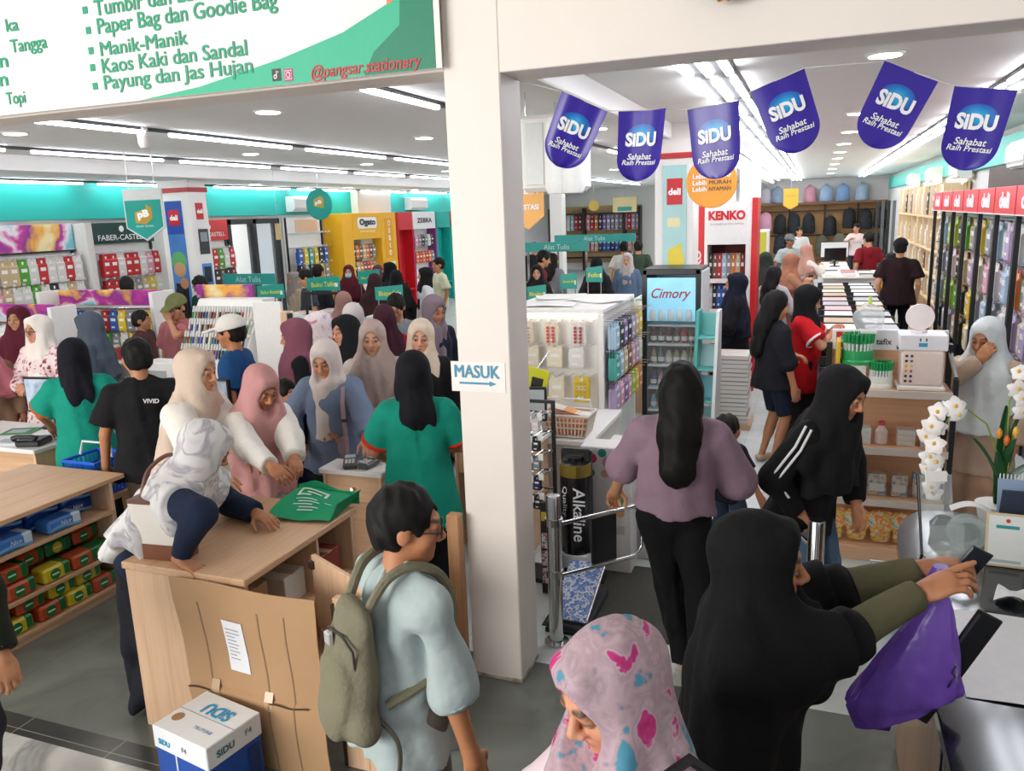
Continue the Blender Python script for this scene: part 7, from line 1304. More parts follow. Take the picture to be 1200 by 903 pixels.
# sign on the pillar
t = thing('wall_sign', 'small white paper sign with a blue word and arrow on the pillar', 'sign', P(560, 438, Y=3.505)); MB().box((-.143, -.0, -.09), (.143, .002, .06), ch=.0005).build('paper', mat('#f4f0ec', .5), t); text('lettering', 'MASUK', .235, mat('#2a8fb8', .4), t, frame((-.005, -.002, .012), (1, 0, 0), (0, 0, 1)), height=.062, bold=.02)
MB().prism([(-.1, -.052), (.06, -.052), (.06, -.06), (.095, -.047), (.06, -.034), (.06, -.042), (-.1, -.042)], -.002, -.0005, ax=1).build('arrow', mat('#2a8fb8', .4), t)
# ================================================================== people
def who(label, px, py, z, az, nb=False, **k):
    "a person whose head top is seen at that photo pixel, at height z above the floor"
    if math.hypot(*P(px, py, Z=z)[:2]) > 4.4 and z > 1.3 and not nb: z += .06
    c = P(px, py, Z=z); return person(label, c.x, c.y, az, **{'h': z, **k})
GRN = '#12907c'; BLK = '#141417'; NAVY = '#1c2236'
def W3(px, py, **k): return tuple(P(px, py, **k))
TAN = '#c08a66'; DARKSKIN = '#9a6546'
# ---- right foreground
pw = who('woman with long black hair in a loose mauve top holding the gate arm', 799, 425, 1.66, 352, h=1.66, skin='#c08a68', hair=('#0e0b0a', 'long', .27), top=dict(col='#8f7584', sleeve='elbow', hem=.02, loose=1.15, flare=0), bottom=('wide', '#0d0d0f'),
    L=dict(w=W3(708, 600, Y=4.25), curl=.9, palm=(0, 0, -1), pole=(-1, -.2, -.3)), R=dict(to=(.12, .26, .98), pole=(1, -.4, -.4)), feet=[W3(806, 782, Z=.0), W3(836, 832, Z=.0), 'w'], shoes='#b89a78', side=3)
who('small child in a black shirt and jeans beside the woman in mauve', 853, 486, 1.05, 30, skin='#a87050', hair=('#1c1512', 'short'), top=dict(col='#17181c', sleeve='short', loose=.5), bottom=('trousers', '#34485e'), R=dict(to=(.24, .12, .42), pole=(.6, -.8, 0)), shoes='#5a4a40')
jg = who('girl in a black hijab and white striped black jacket by the right gate post', 990, 421, 1.56, 124, h=1.6, lean=16, head=(-4, 24, 0), skin='#b67c5c', hijab=(BLK, 'cape', .3), top=dict(col='#0f0f12', sleeve='long', hem=-.12, loose=.9), bottom=('trousers', '#56708c'), shoes='#c8c4c0',
    R=dict(w=W3(936, 598, Y=4.25), curl=.8, palm=(0, 0, -1)), L=dict(w=W3(1004, 592, Y=4.5), curl=.4))
m = MB(); s_, e, w = [Vector(v) for v in jg['arms'][1][:3]]; cd = Vector(jg['loc']((0, 0, 2.4))) - s_; cd.normalize(); ad = (e - s_).normalized(); sd_ = cd.cross(ad).normalized(); cd = ad.cross(sd_).normalized(); cd = cd if cd.dot(Vector(jg['loc']((0, 0, 2.4))) - s_) > 0 else -cd
for o in (-.016, .016): m.tube([s_ + cd * .06 + sd_ * o + Vector((0, 0, .04)), s_.lerp(e, .3) + cd * .079 + sd_ * o, s_.lerp(e, .65) + cd * .078 + sd_ * o, e + cd * .078 + sd_ * o, e.lerp(w, .5) + cd * .072 + sd_ * o], .007, n=6)
m.build('sleeve_stripe', mat('#e8e8ea', .6), jg['root'], smooth=True)
bf = who('woman in a long black hijab with olive sleeves holding out the purple bag', 893, 614, 1.56, 80, h=1.58, lean=6, head=(8, 4, 0), skin='#a06a4a', hijab=('#0b0b0d', 'cape', .74, .9), oversleeve='#5c5942', top=dict(col='#0d0d0f', sleeve='elbow', hem=-.1, loose=.5), bottom=('skirt', '#0c0c0e'), fold=.8,
    L=dict(w=W3(1100, 664, Y=2.42), curl=.75, palm=(0, 0, -1), pole=(-.6, -.3, -.8), spread=.6), R=dict(w=W3(1092, 690, Y=2.28), curl=.6, palm=(-.3, 0, -1), pole=(.5, -.3, -.9), point=True, dir=(.1, .8, .55)), shoes='#1a1a1c')
FLOR = ramp_mat(((.0, '#2e6f8c'), (.375, '#4f8fa8'), (.4, '#a88e98'), (.46, '#b8a0a8'), (.55, '#a8909a'), (.6, '#bda4ae'), (.625, '#c03a80'), (.72, '#a81f64')), 14, .85, 'noise', None, 3., distort=.4)
fl = who('woman in a white hijab with pink and blue flowers at the bottom edge, looking down', 716, 738, 1.56, 222, h=1.56, lean=3, head=(0, 24, 0), skin='#c28a6c', hijab=(FLOR, 'cape', .34), top=dict(col='#d8c6cc', sleeve='long', loose=.6), bottom=('skirt', '#5a4a50'), L='phone', R='belly', res=.006, fold=1.25)
# black shoulder strap of her bag
t = thing('shoulder_bag', 'black shoulder bag of the woman in the flowered hijab', 'bag', fl['root'].location, fl['root'].rotation_euler.z); MB().tube([(-.14, -.16, .95), (-.16, -.13, 1.22), (-.15, -.02, 1.325), (-.135, .09, 1.28), (-.14, .15, 1.1)], .012, n=6).build('strap', mat('#17161a', .5), t, smooth=True); MB().at((-.16, -.22, .72)).box((-.16, -.05, 0), (.14, .05, .24), ch=.02).build('body', mat('#17161a', .5), t)
bm_ = who('man in a pale grey sweatshirt with glasses walking past with an olive backpack', 474, 570, 1.57, 30, male=True, h=1.57, lean=4, head=(34, 10, 0), skin='#b07652', hair=('#141313', 'short'), cuffs='#9fb0b0', top=dict(col='#aab8b8', sleeve='elbow', hem=-.1, loose=.5, flare=.2), bottom=('trousers', '#6a625a'), glasses=True,
    R=dict(to=(.26, .1, .66), pole=(.7, -.9, 0)), L=dict(to=(-.24, .1, .72), pole=(-.7, -.9, 0)), feet=((-.1, .18, 0), (.1, -.15, 0)), fold=1.9)
# backpack on his back
S = Solid(); T_ = bm_['T']; S.frame(bm_['Rt'], bm_['nb']); S.rc((.01, -.19, -.34), (.01, -.175, -.14), .13, .11, fl=(1, .5, 1), k=.02); S.rc((-.09, -.19, -.42), (.11, -.19, -.42), .04, k=.05); S.rc((.01, -.245, -.37), (.01, -.235, -.28), .09, .085, fl=(1, .35, 1), k=.008)
bp = thing('backpack', 'olive grey backpack worn by the man in the pale sweatshirt', 'backpack', bm_['root'].location, bm_['root'].rotation_euler.z); BPM = mat('#77735e', .85, var=.12, scale=14, bump=.4, bscale=60)
npmesh('body', *S.mesh(.007, disp=lambda X, Y, Z: (.004 * np.sin(28 * Z + 9 * X) + .003 * np.sin(40 * X + 20 * Z)).astype(np.float32)), BPM, bp)
L2 = lambda *p: Vector(bm_['nb'] + bm_['Rt'] @ np.array(p, float))
for sd in (-1, 1): MB().tube(smooth_path([L2(sd * .06, -.15, -.06), L2(sd * .08, -.09, .035), L2(sd * .1, .0, .06), L2(sd * .115, .09, .0), L2(sd * .135, .115, -.13), L2(sd * .17, .04, -.27), L2(sd * .12, -.12, -.36)]), .017, n=8).build('strap', BPM, bp, smooth=True)
MB().tube([L2(-.075, -.222, -.16), L2(-.04, -.232, -.125), L2(.05, -.232, -.125), L2(.095, -.222, -.16), L2(.105, -.21, -.3)], .0045, n=5).build('zip', mat('#3a3830', .5), bp); MB().tube(smooth_path([L2(.1, -.16, -.38), L2(.18, -.12, -.45), L2(.2, -.13, -.56), L2(.17, -.16, -.68)]), .008, n=5).build('loose_strap', mat('#4a483c', .6), bp, smooth=True); MB().at(L2(-.02, -.24, -.15)).box((-.015, -.012, -.02), (.02, .004, .02), ch=.003).build('metal_tag', mat('#e8e8e8', .2, metal=.6), bp)
# purple carrier bag and the folder inside it
hp = Vector(W3(1096, 690, Y=2.34)); bgp = thing('carrier_bag', 'translucent purple plastic carrier bag held out over the black counter', 'bag', (hp.x, hp.y, hp.z))
def bagpt(u, v, s_):
    a = 2 * PI * u; w = .012 + .135 * min(1, v * 1.25) ** .8 * (1 if v < .86 else 1 - (v - .86) * 2.6); d = .012 + .05 * math.sin(PI * min(1, v * .62)) * (1 if v < .9 else .75)
    cx_ = -.10 * v + .02; r_ = 1 + .05 * math.sin(7 * a + 9 * v) * v + .04 * math.sin(13 * a - 5 * v)
    return (cx_ + w * math.cos(a) * r_, d * math.sin(a) * r_, -.015 - .40 * v + .10 * math.cos(a) * v * v * .55)
rows = [[bagpt(u, v, 0) for u in np.linspace(0, 1, 40)] for v in np.linspace(0, 1, 22)]
m = MB(); m.sheet(rows, th=.0012); m.build('film', mat('#8c60d4', .22, var=.25, scale=7, alpha=.78, bump=.5, bscale=18), bgp, smooth=True)
MB().sheet([[Vector(bagpt(u, .998, 0)) * (1 if q else .999) - Vector(((bagpt(u, .998, 0)[0] + .08) * .9 * q, bagpt(u, .998, 0)[1] * .9 * q, .0)) for u in np.linspace(0, 1, 40)] for q in (0, .5, 1)], th=.0012).build('bottom', mat('#5a2fa0', .3, var=.2, alpha=.85), bgp)
MB().lathe([(.012, -.02), (.03, .0), (.035, .03), (.02, .07)], (.01, 0, 0), n=12).build('gathered_top', mat('#5f36a6', .3, var=.2), bgp, smooth=True); 
MB().tube([(.045, -.045, -.27), (.05, -.05, -.25), (.06, -.048, -.235), (.05, -.05, -.22), (.058, -.05, -.2)], .003, n=5).build('print', mat('#2a1a4a', .4), bgp)
fd = tag(MB().at((.062, .01, -.235), ry=.44).box((-.034, -.006, -.2), (.034, .006, .19), ch=.003).build('folder', mat('#131316', .35), loc=(hp.x, hp.y, hp.z)), 'black folder slanting along the right side of the purple bag', 'folder'); MB().at((.062, .01, -.235), ry=.44).box((-.03, -.0075, -.19), (-.022, -.0058, .18), ch=.0005).build('cover_edge', mat('#3a3a40', .4), fd)
def phone(label, c, rot, col='#1a1b20'):
    t = thing('phone', label, 'phone', c); t.rotation_euler = rot; MB().box((-.036, -.004, -.075), (.036, .004, .075), ch=.003).build('body', mat(col, .3), t); MB().box((-.033, -.0052, -.07), (.033, -.0038, .07), ch=.0005).build('screen', mat('#2a3038', .1), t); return t
# ---- people in the right aisle
who('woman in a full length black robe and dark navy hijab facing left beside the fridge', 862, 321, 1.62, 262, nb=True, skin=TAN, hijab=('#161a2c', 'cape', .45), top=dict(col='#0d0d10', sleeve='long', hem=-.2, loose=.8), bottom=('skirt', '#0d0d10'), L='belly', R='belly', shoes='#101012')
who('girl with long black hair in a black tee and dark shorts in the right aisle', 911, 341, 1.57, 62, skin='#b47a58', hair=('#0f0d0d', 'long', .3), top=dict(col='#1b1c22', sleeve='elbow', hem=-.08, loose=.8), bottom=('shorts', '#1c2333'), L='belly', R=dict(to=(.2, .16, .62)), shoes='#cbb49a', head=(0, 15, 0))
rp_ = who('girl in a red polo shirt and black hijab beside the notebook island', 948, 335, 1.56, 92, skin='#b07858', hijab=(BLK, 'bib', .1), top=dict(col='#c8161e', sleeve='short', hem=-.16, loose=1.0), bottom=('skirt', '#2a2022'), collar='#eeeae6', cuffs='#eeeae6', R='phone', L='phone', head=(0, 22, 0), girth=1.1)
who('woman with black hair in a light grey hooded top in the right aisle', 908, 312, 1.57, 35, nb=True, hair=('#121112', 'long', .25), top=dict(col='#b8b9bc', sleeve='long', loose=.9), bottom=('trousers', '#26262a'), L='belly', R='belly', head=(0, 15, 0))
who('woman in a dark olive hijab behind the girl with the shorts', 898, 296, 1.55, 30, hijab=('#2c332c', 'cape', .3), top=dict(col='#22261f', loose=.8), bottom=('skirt', '#1c1c1c'))
tp = who('woman in a terracotta hijab holding a phone in the right aisle', 928, 298, 1.56, 80, skin=TAN, hijab=('#a06a52', 'cape', .35), top=dict(col='#a5745c', loose=.8), bottom=('skirt', '#6a4a3e'), R='phone', L='phone', head=(0, 20, 0))
who('woman in a dusty pink hijab and white top by the island end', 946, 287, 1.55, 60, hijab=('#b98a7c', 'cape', .3), top=dict(col='#e0d8d0', loose=.6), bottom=('skirt', '#8a7468'), R='phone')
who('man in a grey cap and pale grey shirt in the far aisle', 926, 275, 1.68, 150, male=True, skin='#8a5c44', hair=('#15120f', 'short'), cap='#6a6a6a', top=dict(col='#a8b0b0', sleeve='short', loose=.8), bottom=('trousers', '#3a3c42'))
who('young man in a white shirt behind the man with the grey cap', 937, 266, 1.66, 160, male=True, hair=('#14110f', 'short'), top=dict(col='#d2d2d0', sleeve='short', loose=.8), bottom=('trousers', '#3a3c42'))
who('man in a dark maroon tee and black cap seen from behind right of the island', 1056, 280, 1.80, 8, nb=True, male=True, h=1.8, skin='#c09070', hair=('#161412', 'short'), cap='#17171a', top=dict(col='#241216', sleeve='short', loose=1.2, hem=-.1), bottom=('trousers', '#17171a'), girth=1.12)
who('dark haired man in a deep red shirt bending by the white cash counter', 1018, 272, 1.72, 330, male=True, hair=('#161312', 'short'), top=dict(col='#7a1420', sleeve='short', loose=.8), bottom=('trousers', '#202024'), head=(0, 20, 0))
person('person in a mustard yellow top behind the man in maroon', 1.22, 15.2, 300, h=1.52, hair=('#171414', 'short'), top=dict(col='#c08a30', loose=.8), bottom=('trousers', '#2a2a2e'))
who('cashier in a pale pink top behind the far white cash counter', 1004, 262, 1.75, 200, nb=True, hair=('#181414', 'short'), top=dict(col='#e4ccc8', sleeve='short', loose=.6), bottom=('trousers', '#2a2a30'), R='phone')
who('woman in a pale grey hijab and beige dress holding her hand to her mouth', 1158, 374, 1.59, 208, nb=True, skin='#a8704e', hijab=('#cdd2d2', 'cape', .44), top=dict(col='#b49a86', sleeve='long', hem=-.2, loose=.9), bottom=('skirt', '#b08c74'), R=dict(to=(-.01, .155, 1.33), pole=(1, .1, -.7), curl=.9, palm=(-.3, -1, .2), dir=(-.5, .15, .85)), L='down', head=(8, 16, 0), shoes='#6a5040')
# ---- middle, between pillar and fridge
who('man in a maroon jacket bending over the books right of the pillar', 637, 292, 1.74, 70, male=True, lean=14, head=(0, 20, 0), hair=('#161210', 'short'), top=dict(col='#6e2226', loose=.9), bottom=('trousers', '#24242a'), L='belly', R='belly')
who('girl in a black hijab looking out beside the pillar edge', 629, 311, 1.5, 165, skin='#b8866a', hijab=(BLK, 'cape', .3), top=dict(col='#3a1a1e', loose=.6), bottom=('skirt', '#1a1a1c'))
who('dark haired person behind the man in the maroon jacket', 626, 284, 1.66, 340, hair=('#15120f', 'short'), top=dict(col='#1e2024', loose=.6), bottom=('trousers', '#24242a'))
who('woman with dark hair right of the man in the maroon jacket', 648, 297, 1.6, 20, hair=('#17130f', 'long', .2), top=dict(col='#8a8e94', loose=.6), bottom=('trousers', '#24242a'))
who('woman in a black hijab seen from behind left of the fridge', 699, 302, 1.55, 345, hijab=(BLK, 'cape', .3), top=dict(col='#2a2a30', loose=.7), bottom=('skirt', '#1a1a1c'))
who('woman in a pale grey hijab and denim shirt facing the entrance left of the fridge', 735, 297, 1.56, 178, skin='#c29070', hijab=('#b3aeaa', 'bib', .2), top=dict(col='#5d728e', loose=.9), bottom=('trousers', '#2a2e38'))
who('dark haired man far behind the woman in denim', 731, 283, 1.66, 350, male=True, hair=('#14110f', 'short'), top=dict(col='#d0c8c0', sleeve='short', loose=.6), bottom=('trousers', '#24242a'))
who('dark haired man in an olive shirt far left of the poster column', 748, 282, 1.68, 350, male=True, hair=('#14110f', 'short'), top=dict(col='#3a4638', sleeve='short', loose=.7), bottom=('trousers', '#24242a'))
# ---- left: queue and cashiers
who('cashier in a green shirt with a long black scarf seen from behind, left one', 84, 398, 1.62, 322, nb=True, skin='#a06a4c', hijab=('#14151f', 'tail', .42), top=dict(col=GRN, sleeve='short', hem=-.12, loose=1.0), bottom=('trousers', '#101114'), cuffs='#c85a32', L=dict(to=(-.3, .34, .92), pole=(-1, -.3, -.6)), R=dict(to=(.2, .34, .95), pole=(1, -.3, -.6)))
gr = who('cashier in a green shirt with a long black scarf seen from behind beside the pillar', 483, 413, 1.57, 334, skin='#a06a4c', hijab=('#121219', 'tail', .40), top=dict(col='#0f8a76', sleeve='short', hem=-.17, loose=1.15), bottom=('skirt', '#101217'), cuffs='#c8321e', L=dict(to=(-.2, .3, .9), pole=(-.7, -.5, -.8), curl=.3, palm=(0, 0, -1)), R=dict(to=(.22, .3, .95), pole=(.7, -.5, -.8)))
bt = who('man in a black tee and khaki trousers seen from behind at the cash desk', 157, 397, 1.67, 318, nb=True, male=True, skin='#a87452', hair=('#121110', 'short'), top=dict(col='#131417', sleeve='short', hem=-.1, loose=1.1), bottom=('trousers', '#b09a7e'), L=dict(to=(-.3, .12, .78)), R='down', head=(-22, 8, 0), girth=1.08)
o = text('lettering', 'VIVID', .10, mat('#d8d8d8', .6), bt['root'], Matrix(), height=.03, bold=.03); q_ = bt['T'](.035, -.098, .23); o.matrix_local = frame(Vector(q_), (1, 0, -.1), (0, 0.12, 1))
ch = who('woman in a cream hijab and white blouse leaning to the right over the counter', 229, 418, 1.63, 84, nb=True, h=1.68, lean=12, head=(0, 8, 0), skin=TAN, hijab=('#cdb8a8', 'cape', .50), top=dict(col='#e6e2da', sleeve='long', hem=-.16, loose=1.6), bottom=('skirt', '#1a1a1e'),
    R=dict(w=W3(291, 600, Z=.895), curl=.15, palm=(0, 0, -1), spread=1.3), L=dict(w=W3(330, 566, Z=.93), curl=.5, palm=(0, 0, -1)))
LW = ramp_mat(((.3, '#e4e2e2'), (.48, '#d8d5d6'), (.55, '#a5a2ab'), (.6, '#dad7d8'), (.75, '#c2bec4')), 5, .85, 'noise', None, 3, distort=1.6)
c_ = P(236, 487, Y=2.97)
ln = person('woman in navy with a white and grey patterned hijab bent over the near counter end', c_.x, c_.y, 76, h=1.58, lean=36, side=0, head=(-34, 34, 0), skin='#a87252', hijab=(LW, 'cape', .50, .42), top=dict(col='#1d2840', sleeve='long', hem=-.04, loose=.6), bottom=('skirt', '#15171f'), fold=1.3,
    R=dict(w=W3(212, 656, Z=.9), curl=.35, palm=(0, 0, -1), pole=(.35, .8, .3), dir=(0.25, .9, -.25)), L=dict(to=(-.2, .5, .93), curl=.2, palm=(0, 0, -1)), shoes='#15171f')
# canvas tote on the near counter end
t = thing('tote_bag', 'white canvas tote bag with a brown leather base hanging beside the bent woman', 'bag', P(186, 652, Z=.893) + Vector((0, .06, 0)), .1)
MB().prism([(-.13, .04), (.13, .04), (.15, .26), (-.15, .26)], -.05, .05, ax=1).build('body', mat('#e6e1d8', .8, var=.05, scale=20, bump=.3, bscale=80), t); MB().prism([(-.125, -.02), (.125, -.02), (.133, .055), (-.133, .055)], -.053, .053, ax=1).build('leather_base', mat('#7a4528', .5), t); MB().box((-.152, -.054, .25), (.152, .054, .27), ch=.004).build('rim', mat('#6a4030', .5), t)
MB().tube(smooth_path([(-.11, 0, .26), (-.1, .06, .38), (-.02, .13, .44), (.08, .08, .36), (.11, 0, .26)]), .011, n=6).build('strap', mat('#6a4030', .5), t, smooth=True)
who('woman in a dusty pink hijab with white sleeves looking down over the counter', 303, 423, 1.52, 112, h=1.56, lean=10, head=(0, 32, 0), skin='#a87050', hijab=('#c08c8a', 'cape', .48), top=dict(col='#e8e4de', sleeve='long', hem=-.14, loose=1.0), bottom=('skirt', '#c8bfb8'), R=dict(w=W3(338, 570, Z=.97), curl=.5), L=dict(w=W3(352, 560, Z=.97), curl=.5))
who('person hidden behind the pink hijab reaching over the desk with a red cuffed arm', 334, 452, 1.22, 96, h=1.27, lean=8, skin='#a06a48', hair=('#17130f', 'short'), top=dict(col='#2a3a80', sleeve='elbow', loose=.3, hem=-.16), cuffs=None, bottom=('skirt', '#1f2c66'), L=dict(w=W3(424, 529, Z=.83), curl=.2, palm=(0, 0, -1)), R='belly')
gs = who('woman in a grey blue sweater with a pale scarf looking down at the desk', 379, 399, 1.57, 162, nb=True, lean=5, head=(8, 24, 0), skin='#bd8868', hijab=('#dccfca', 'wrap', .42), top=dict(col='#717f98', sleeve='long', hem=-.14, loose=1.0), bottom=('trousers', '#20222a'), L=dict(w=W3(432, 522, Z=.9), curl=.3, palm=(0, 0, -1)), R=dict(to=(.24, .16, .84)), girth=1.1)
t = thing('shoulder_bag', 'mauve strapped shoulder bag of the woman in the grey blue sweater', 'bag', gs['root'].location, gs['root'].rotation_euler.z); g2 = lambda *p: Vector(gs['nb'] + gs['Rt'] @ np.array(p, float)); MB().sheet([[g2(-.115 + d, y, z) for d in (-.016, .016)] for y, z in ((-.08, -.02), (.0, .025), (.1, -.04), (.135, -.14), (.145, -.25), (.14, -.38), (.135, -.5))], th=.004).build('strap', mat('#b59aa0', .7), t); MB().box((-.13, .1, .7), (.0, .16, .88), ch=.02).build('body', mat('#a88a92', .7), t); MB().at(g2(-.115, .147, -.27)).box((-.02, -.004, -.012), (.02, .006, .012)).build('buckle', mat('#4a4448', .3), t)
who('woman in a long taupe hijab standing right of the woman in the sweater', 435, 377, 1.58, 156, skin='#c89678', hijab=('#b5a098', 'cape', .56), top=dict(col='#c8bcb2', loose=.7), bottom=('skirt', '#8a7a72'), head=(0, 8, 0), L='belly', R='belly')
who('woman in a mauve hijab and black top in left profile', 344, 375, 1.56, 238, skin='#bd8666', hijab=('#855060', 'cape', .36), top=dict(col='#17171b', loose=.7), bottom=('skirt', '#17171b'), head=(0, 12, 0))
who('woman in a white hijab with pink print just behind the mauve hijab', 371, 367, 1.55, 232, skin='#cf9c7c', hijab=(ramp_mat(((.3, '#b8a0cc'), (.42, '#f0e2e4'), (.6, '#f4e8e8'), (.68, '#d88a9a')), 14, .85), 'bib', .2), top=dict(col='#e0cdd0', loose=.6), bottom=('skirt', '#8a7a80'), head=(0, 10, 0))
who('girl in a black hijab glancing aside in the middle of the queue', 403, 371, 1.56, 182, skin='#c48c6c', hijab=('#16191d', 'cape', .36), top=dict(col='#141518', loose=.6), bottom=('skirt', '#141518'), head=(18, 2, 6))
who('woman in a white hijab turned away behind the black hijab girl', 413, 356, 1.55, 338, hijab=('#d9d2cf', 'cape', .3), top=dict(col='#d8d0cc', loose=.6), bottom=('skirt', '#8a8488'))
who('woman in a dark plum hijab and red top seen from behind', 449, 358, 1.55, 322, hijab=('#43202c', 'cape', .34), top=dict(col='#a81c20', loose=.7), bottom=('skirt', '#2a1a20'))
who('man in a grey shirt looking down behind the plum hijab', 463, 344, 1.66, 152, nb=True, male=True, skin='#b8835f', hair=('#171412', 'short'), top=dict(col='#8e9aa4', sleeve='short', loose=.8), bottom=('trousers', '#2a2c34'), head=(10, 26, 0))
who('woman in a cream hijab and black top beside the right cashier', 492, 376, 1.57, 158, skin='#c9957a', hijab=('#dcc8b4', 'bib', .16), top=dict(col='#151517', loose=.7, hem=-.2), bottom=('skirt', '#151517'), head=(0, 6, -4))
who('woman in a grey mauve wrapped scarf and navy top close to the pillar', 508, 347, 1.60, 118, skin='#b57c5c', hijab=('#857480', 'wrap', .3), top=dict(col='#1f2233', loose=.8, hem=-.2), bottom=('skirt', '#1f2233'), head=(0, 18, 0))
who('woman in a light brown hijab bending at the book table', 402, 340, 1.5, 340, h=1.55, lean=14, hijab=('#a07a70', 'cape', .3), top=dict(col='#a07a70', loose=.6), bottom=('skirt', '#6a5450'))
who('woman in a dark brown hijab by the green topic signs', 438, 321, 1.53, 320, hijab=('#3a2024', 'cape', .34), top=dict(col='#3a2226', loose=.7), bottom=('skirt', '#2a1c20'))
who('woman in a black hijab behind the dark brown hijab', 455, 308, 1.56, 250, hijab=('#131316', 'cape', .34), top=dict(col='#131316', loose=.7), bottom=('skirt', '#131316'))
who('second woman in black close to the red display column', 464, 317, 1.5, 330, hijab=('#17171b', 'cape', .34), top=dict(col='#17171b', loose=.7), bottom=('skirt', '#17171b'))
who('woman in a maroon hijab wearing a pale blue face mask', 408, 311, 1.52, 156, skin='#c8987c', hijab=('#5e1e2c', 'cape', .3), mask='#a8d8de', top=dict(col='#6a2230', loose=.6), bottom=('skirt', '#3a1a22'))
who('woman partly hidden behind the topic sign right of the mask', 442, 311, 1.5, 170, skin='#c8987c', hijab=('#6a3a48', 'cape', .3), top=dict(col='#8a5a64', loose=.6), bottom=('skirt', '#3a2a2e'))
who('young man in left profile leaning over the book table', 357, 316, 1.6, 226, male=True, skin='#b8845f', hair=('#15120f', 'short'), top=dict(col='#3a3c44', sleeve='short', loose=.6), bottom=('trousers', '#24262c'), head=(0, 16, 0))
who('dark haired person behind the young man at the book table', 373, 310, 1.6, 10, hair=('#15120f', 'short'), top=dict(col='#23262c', loose=.6), bottom=('trousers', '#24262c'))
who('woman in a grey hijab and beige top at the far book table', 343, 319, 1.5, 210, skin='#b8866a', hijab=('#8d8482', 'bib', .2), top=dict(col='#b8a48e', loose=.6), bottom=('skirt', '#6a6460'))
who('woman in a black hijab and white top in left profile near the pillar', 497, 314, 1.52, 236, skin='#c8966f', hijab=('#121215', 'bib', .34), top=dict(col='#e2e4e6', loose=.7), bottom=('trousers', '#24262c'))
who('person in a pale yellow shirt half hidden by the pillar', 513, 302, 1.6, 220, skin='#a87452', hair=('#171412', 'short'), top=dict(col='#d9d8b8', sleeve='short', loose=.7), bottom=('trousers', '#24262c'))
who('dark haired shopper whose head shows above the art header', 148, 324, 1.74, 330, nb=True, hair=('#17171a', 'short'), top=dict(col='#3a3e46', loose=.6), bottom=('trousers', '#24262c'))
who('woman in a white hijab with glasses and a flower printed blouse', 42, 371, 1.57, 170, skin='#b98466', hijab=('#ece4dc', 'bib', .26), glasses=True, top=dict(col=ramp_mat(((.36, '#8a3040'), (.42, '#e8d2d4'), (.58, '#ecdcdc'), (.64, '#b06a74')), 22, .8), loose=.8, hem=-.16), bottom=('skirt', '#1c1c20'), head=(10, 4, 0), L='belly', R='belly')
who('woman in a maroon hijab behind the white hijab at the left', 19, 360, 1.57, 160, skin='#a87858', hijab=('#571a2a', 'cape', .3), top=dict(col='#6a2234', loose=.7), bottom=('skirt', '#3a1a24'))
who('person in a brown jacket cut off by the left picture edge', -24, 392, 1.5, 120, nb=True, skin='#a87858', hijab=('#b06a76', 'cape', .26), top=dict(col='#7d6450', loose=1.0, hem=-.16), bottom=('trousers', '#2a2622'))
who('person in a slate blue hooded top in left profile', 102, 367, 1.56, 244, skin='#b98466', hijab=('#4b5563', 'cape', .34), top=dict(col='#454f5c', loose=.9), bottom=('trousers', '#24262c'), head=(0, 14, 0))
who('boy in a dark brown shirt turned right beside the pink polo', 165, 364, 1.36, 70, male=True, skin='#9a6a4c', hair=('#15120f', 'short'), top=dict(col='#4e3030', sleeve='short', loose=.7), bottom=('trousers', '#24262c'))
who('man in a pink polo and olive cap covering his mouth with his hand', 205, 346, 1.67, 176, nb=True, male=True, skin='#b98466', hair=('#17130f', 'short'), cap='#6f7148', top=dict(col='#b56e72', sleeve='short', loose=1.0, hem=-.12), bottom=('trousers', '#3a3c44'), collar='#b56e72', L=dict(to=(.0, .165, 1.42), pole=(-1, .2, -.8), curl=.6, palm=(.2, -1, .1), dir=(.35, .1, .9)), R='down', head=(0, 14, 0))
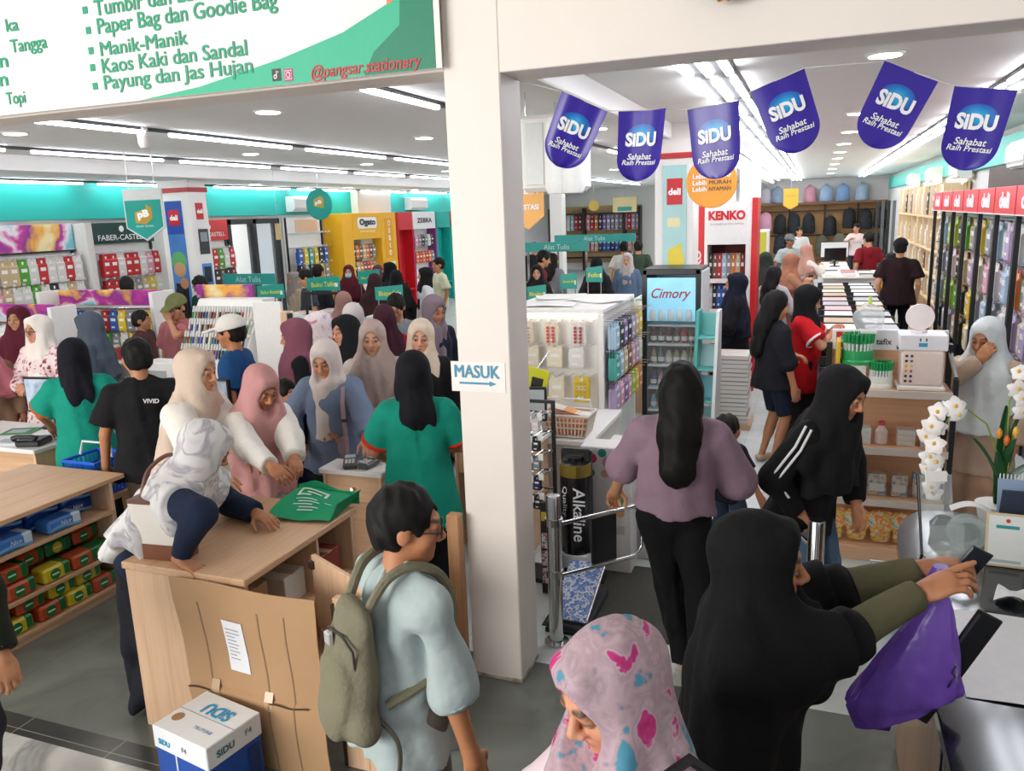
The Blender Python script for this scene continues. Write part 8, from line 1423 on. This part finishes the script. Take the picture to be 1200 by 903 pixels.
who('man in a dark green shirt looking down beside the poster column', 233, 323, 1.68, 196, nb=True, male=True, skin='#a87452', hair=('#15120f', 'short'), top=dict(col='#17453c', sleeve='short', loose=.8), bottom=('trousers', '#24262c'), head=(0, 26, 0))
who('man in a white cap and blue shirt in left profile at the pen display', 268, 371, 1.67, 250, nb=True, male=True, skin='#b5754f', hair=('#1c1512', 'short'), cap='#e4e0da', top=dict(col='#1f5086', sleeve='short', loose=.8, hem=-.12), bottom=('trousers', '#2a2c34'), head=(0, 6, 0))
# person at the left edge: only the hands come into the picture
lh = person('person cut off at the lower left edge, phone in one hand', -3.12, 1.8, 88, h=1.62, male=True, skin='#b07a58', hair=('#15120f', 'short'), top=dict(col='#20241c', sleeve='long', loose=.8), bottom=('trousers', '#2a2c34'), cuffs='#8a9060', L=dict(w=W3(2, 768, Y=1.9), curl=.6, palm=(0, 0, -1)), R=dict(w=W3(-2, 862, Y=1.62), curl=.8, palm=(0, 0, 1)))
phone('black phone held in the hand at the lower left edge', lh['hand'](1, .1, .03), (1.1, .3, .9)); phone('black phone in the hand held out above the purple bag', bf['hand'](-1, .11, .03), (.2, .5, .4)); phone('dark phone in the hands of the woman in the terracotta hijab', tp['hand'](1, .09, .03), (.4, 0, .3))
# small things on the right cash desk
for i, (x, y, c, l) in enumerate(((-2.18, 5.14, '#e8d038', 'yellow toy packet in front of the right cashier'), (-2.1, 5.16, '#e87a9a', 'pink toy packet in front of the right cashier'), (-2.14, 5.1, '#e89a3a', 'orange toy packet in front of the right cashier'))):
    o = tag(MB().at(rx=-.3, rz=i).box((-.05, -.015, .0), (.05, .015, .13), ch=.008).build('toy_packet', mat(c, .4), loc=(x, y, .905)), l, 'packet'); MB().at(rx=-.3, rz=i).box((-.03, -.0165, .04), (.03, -.0145, .09), ch=.001).build('label_band', HEAD, o)
t = thing('paper_box', 'pale box holding the toy packets on the right cash desk', 'box', (-2.14, 5.13, .801)); MB().box((-.15, -.09, 0), (.15, .09, .1), ch=.004).build('box', mat('#dcd4cc', .6), t)
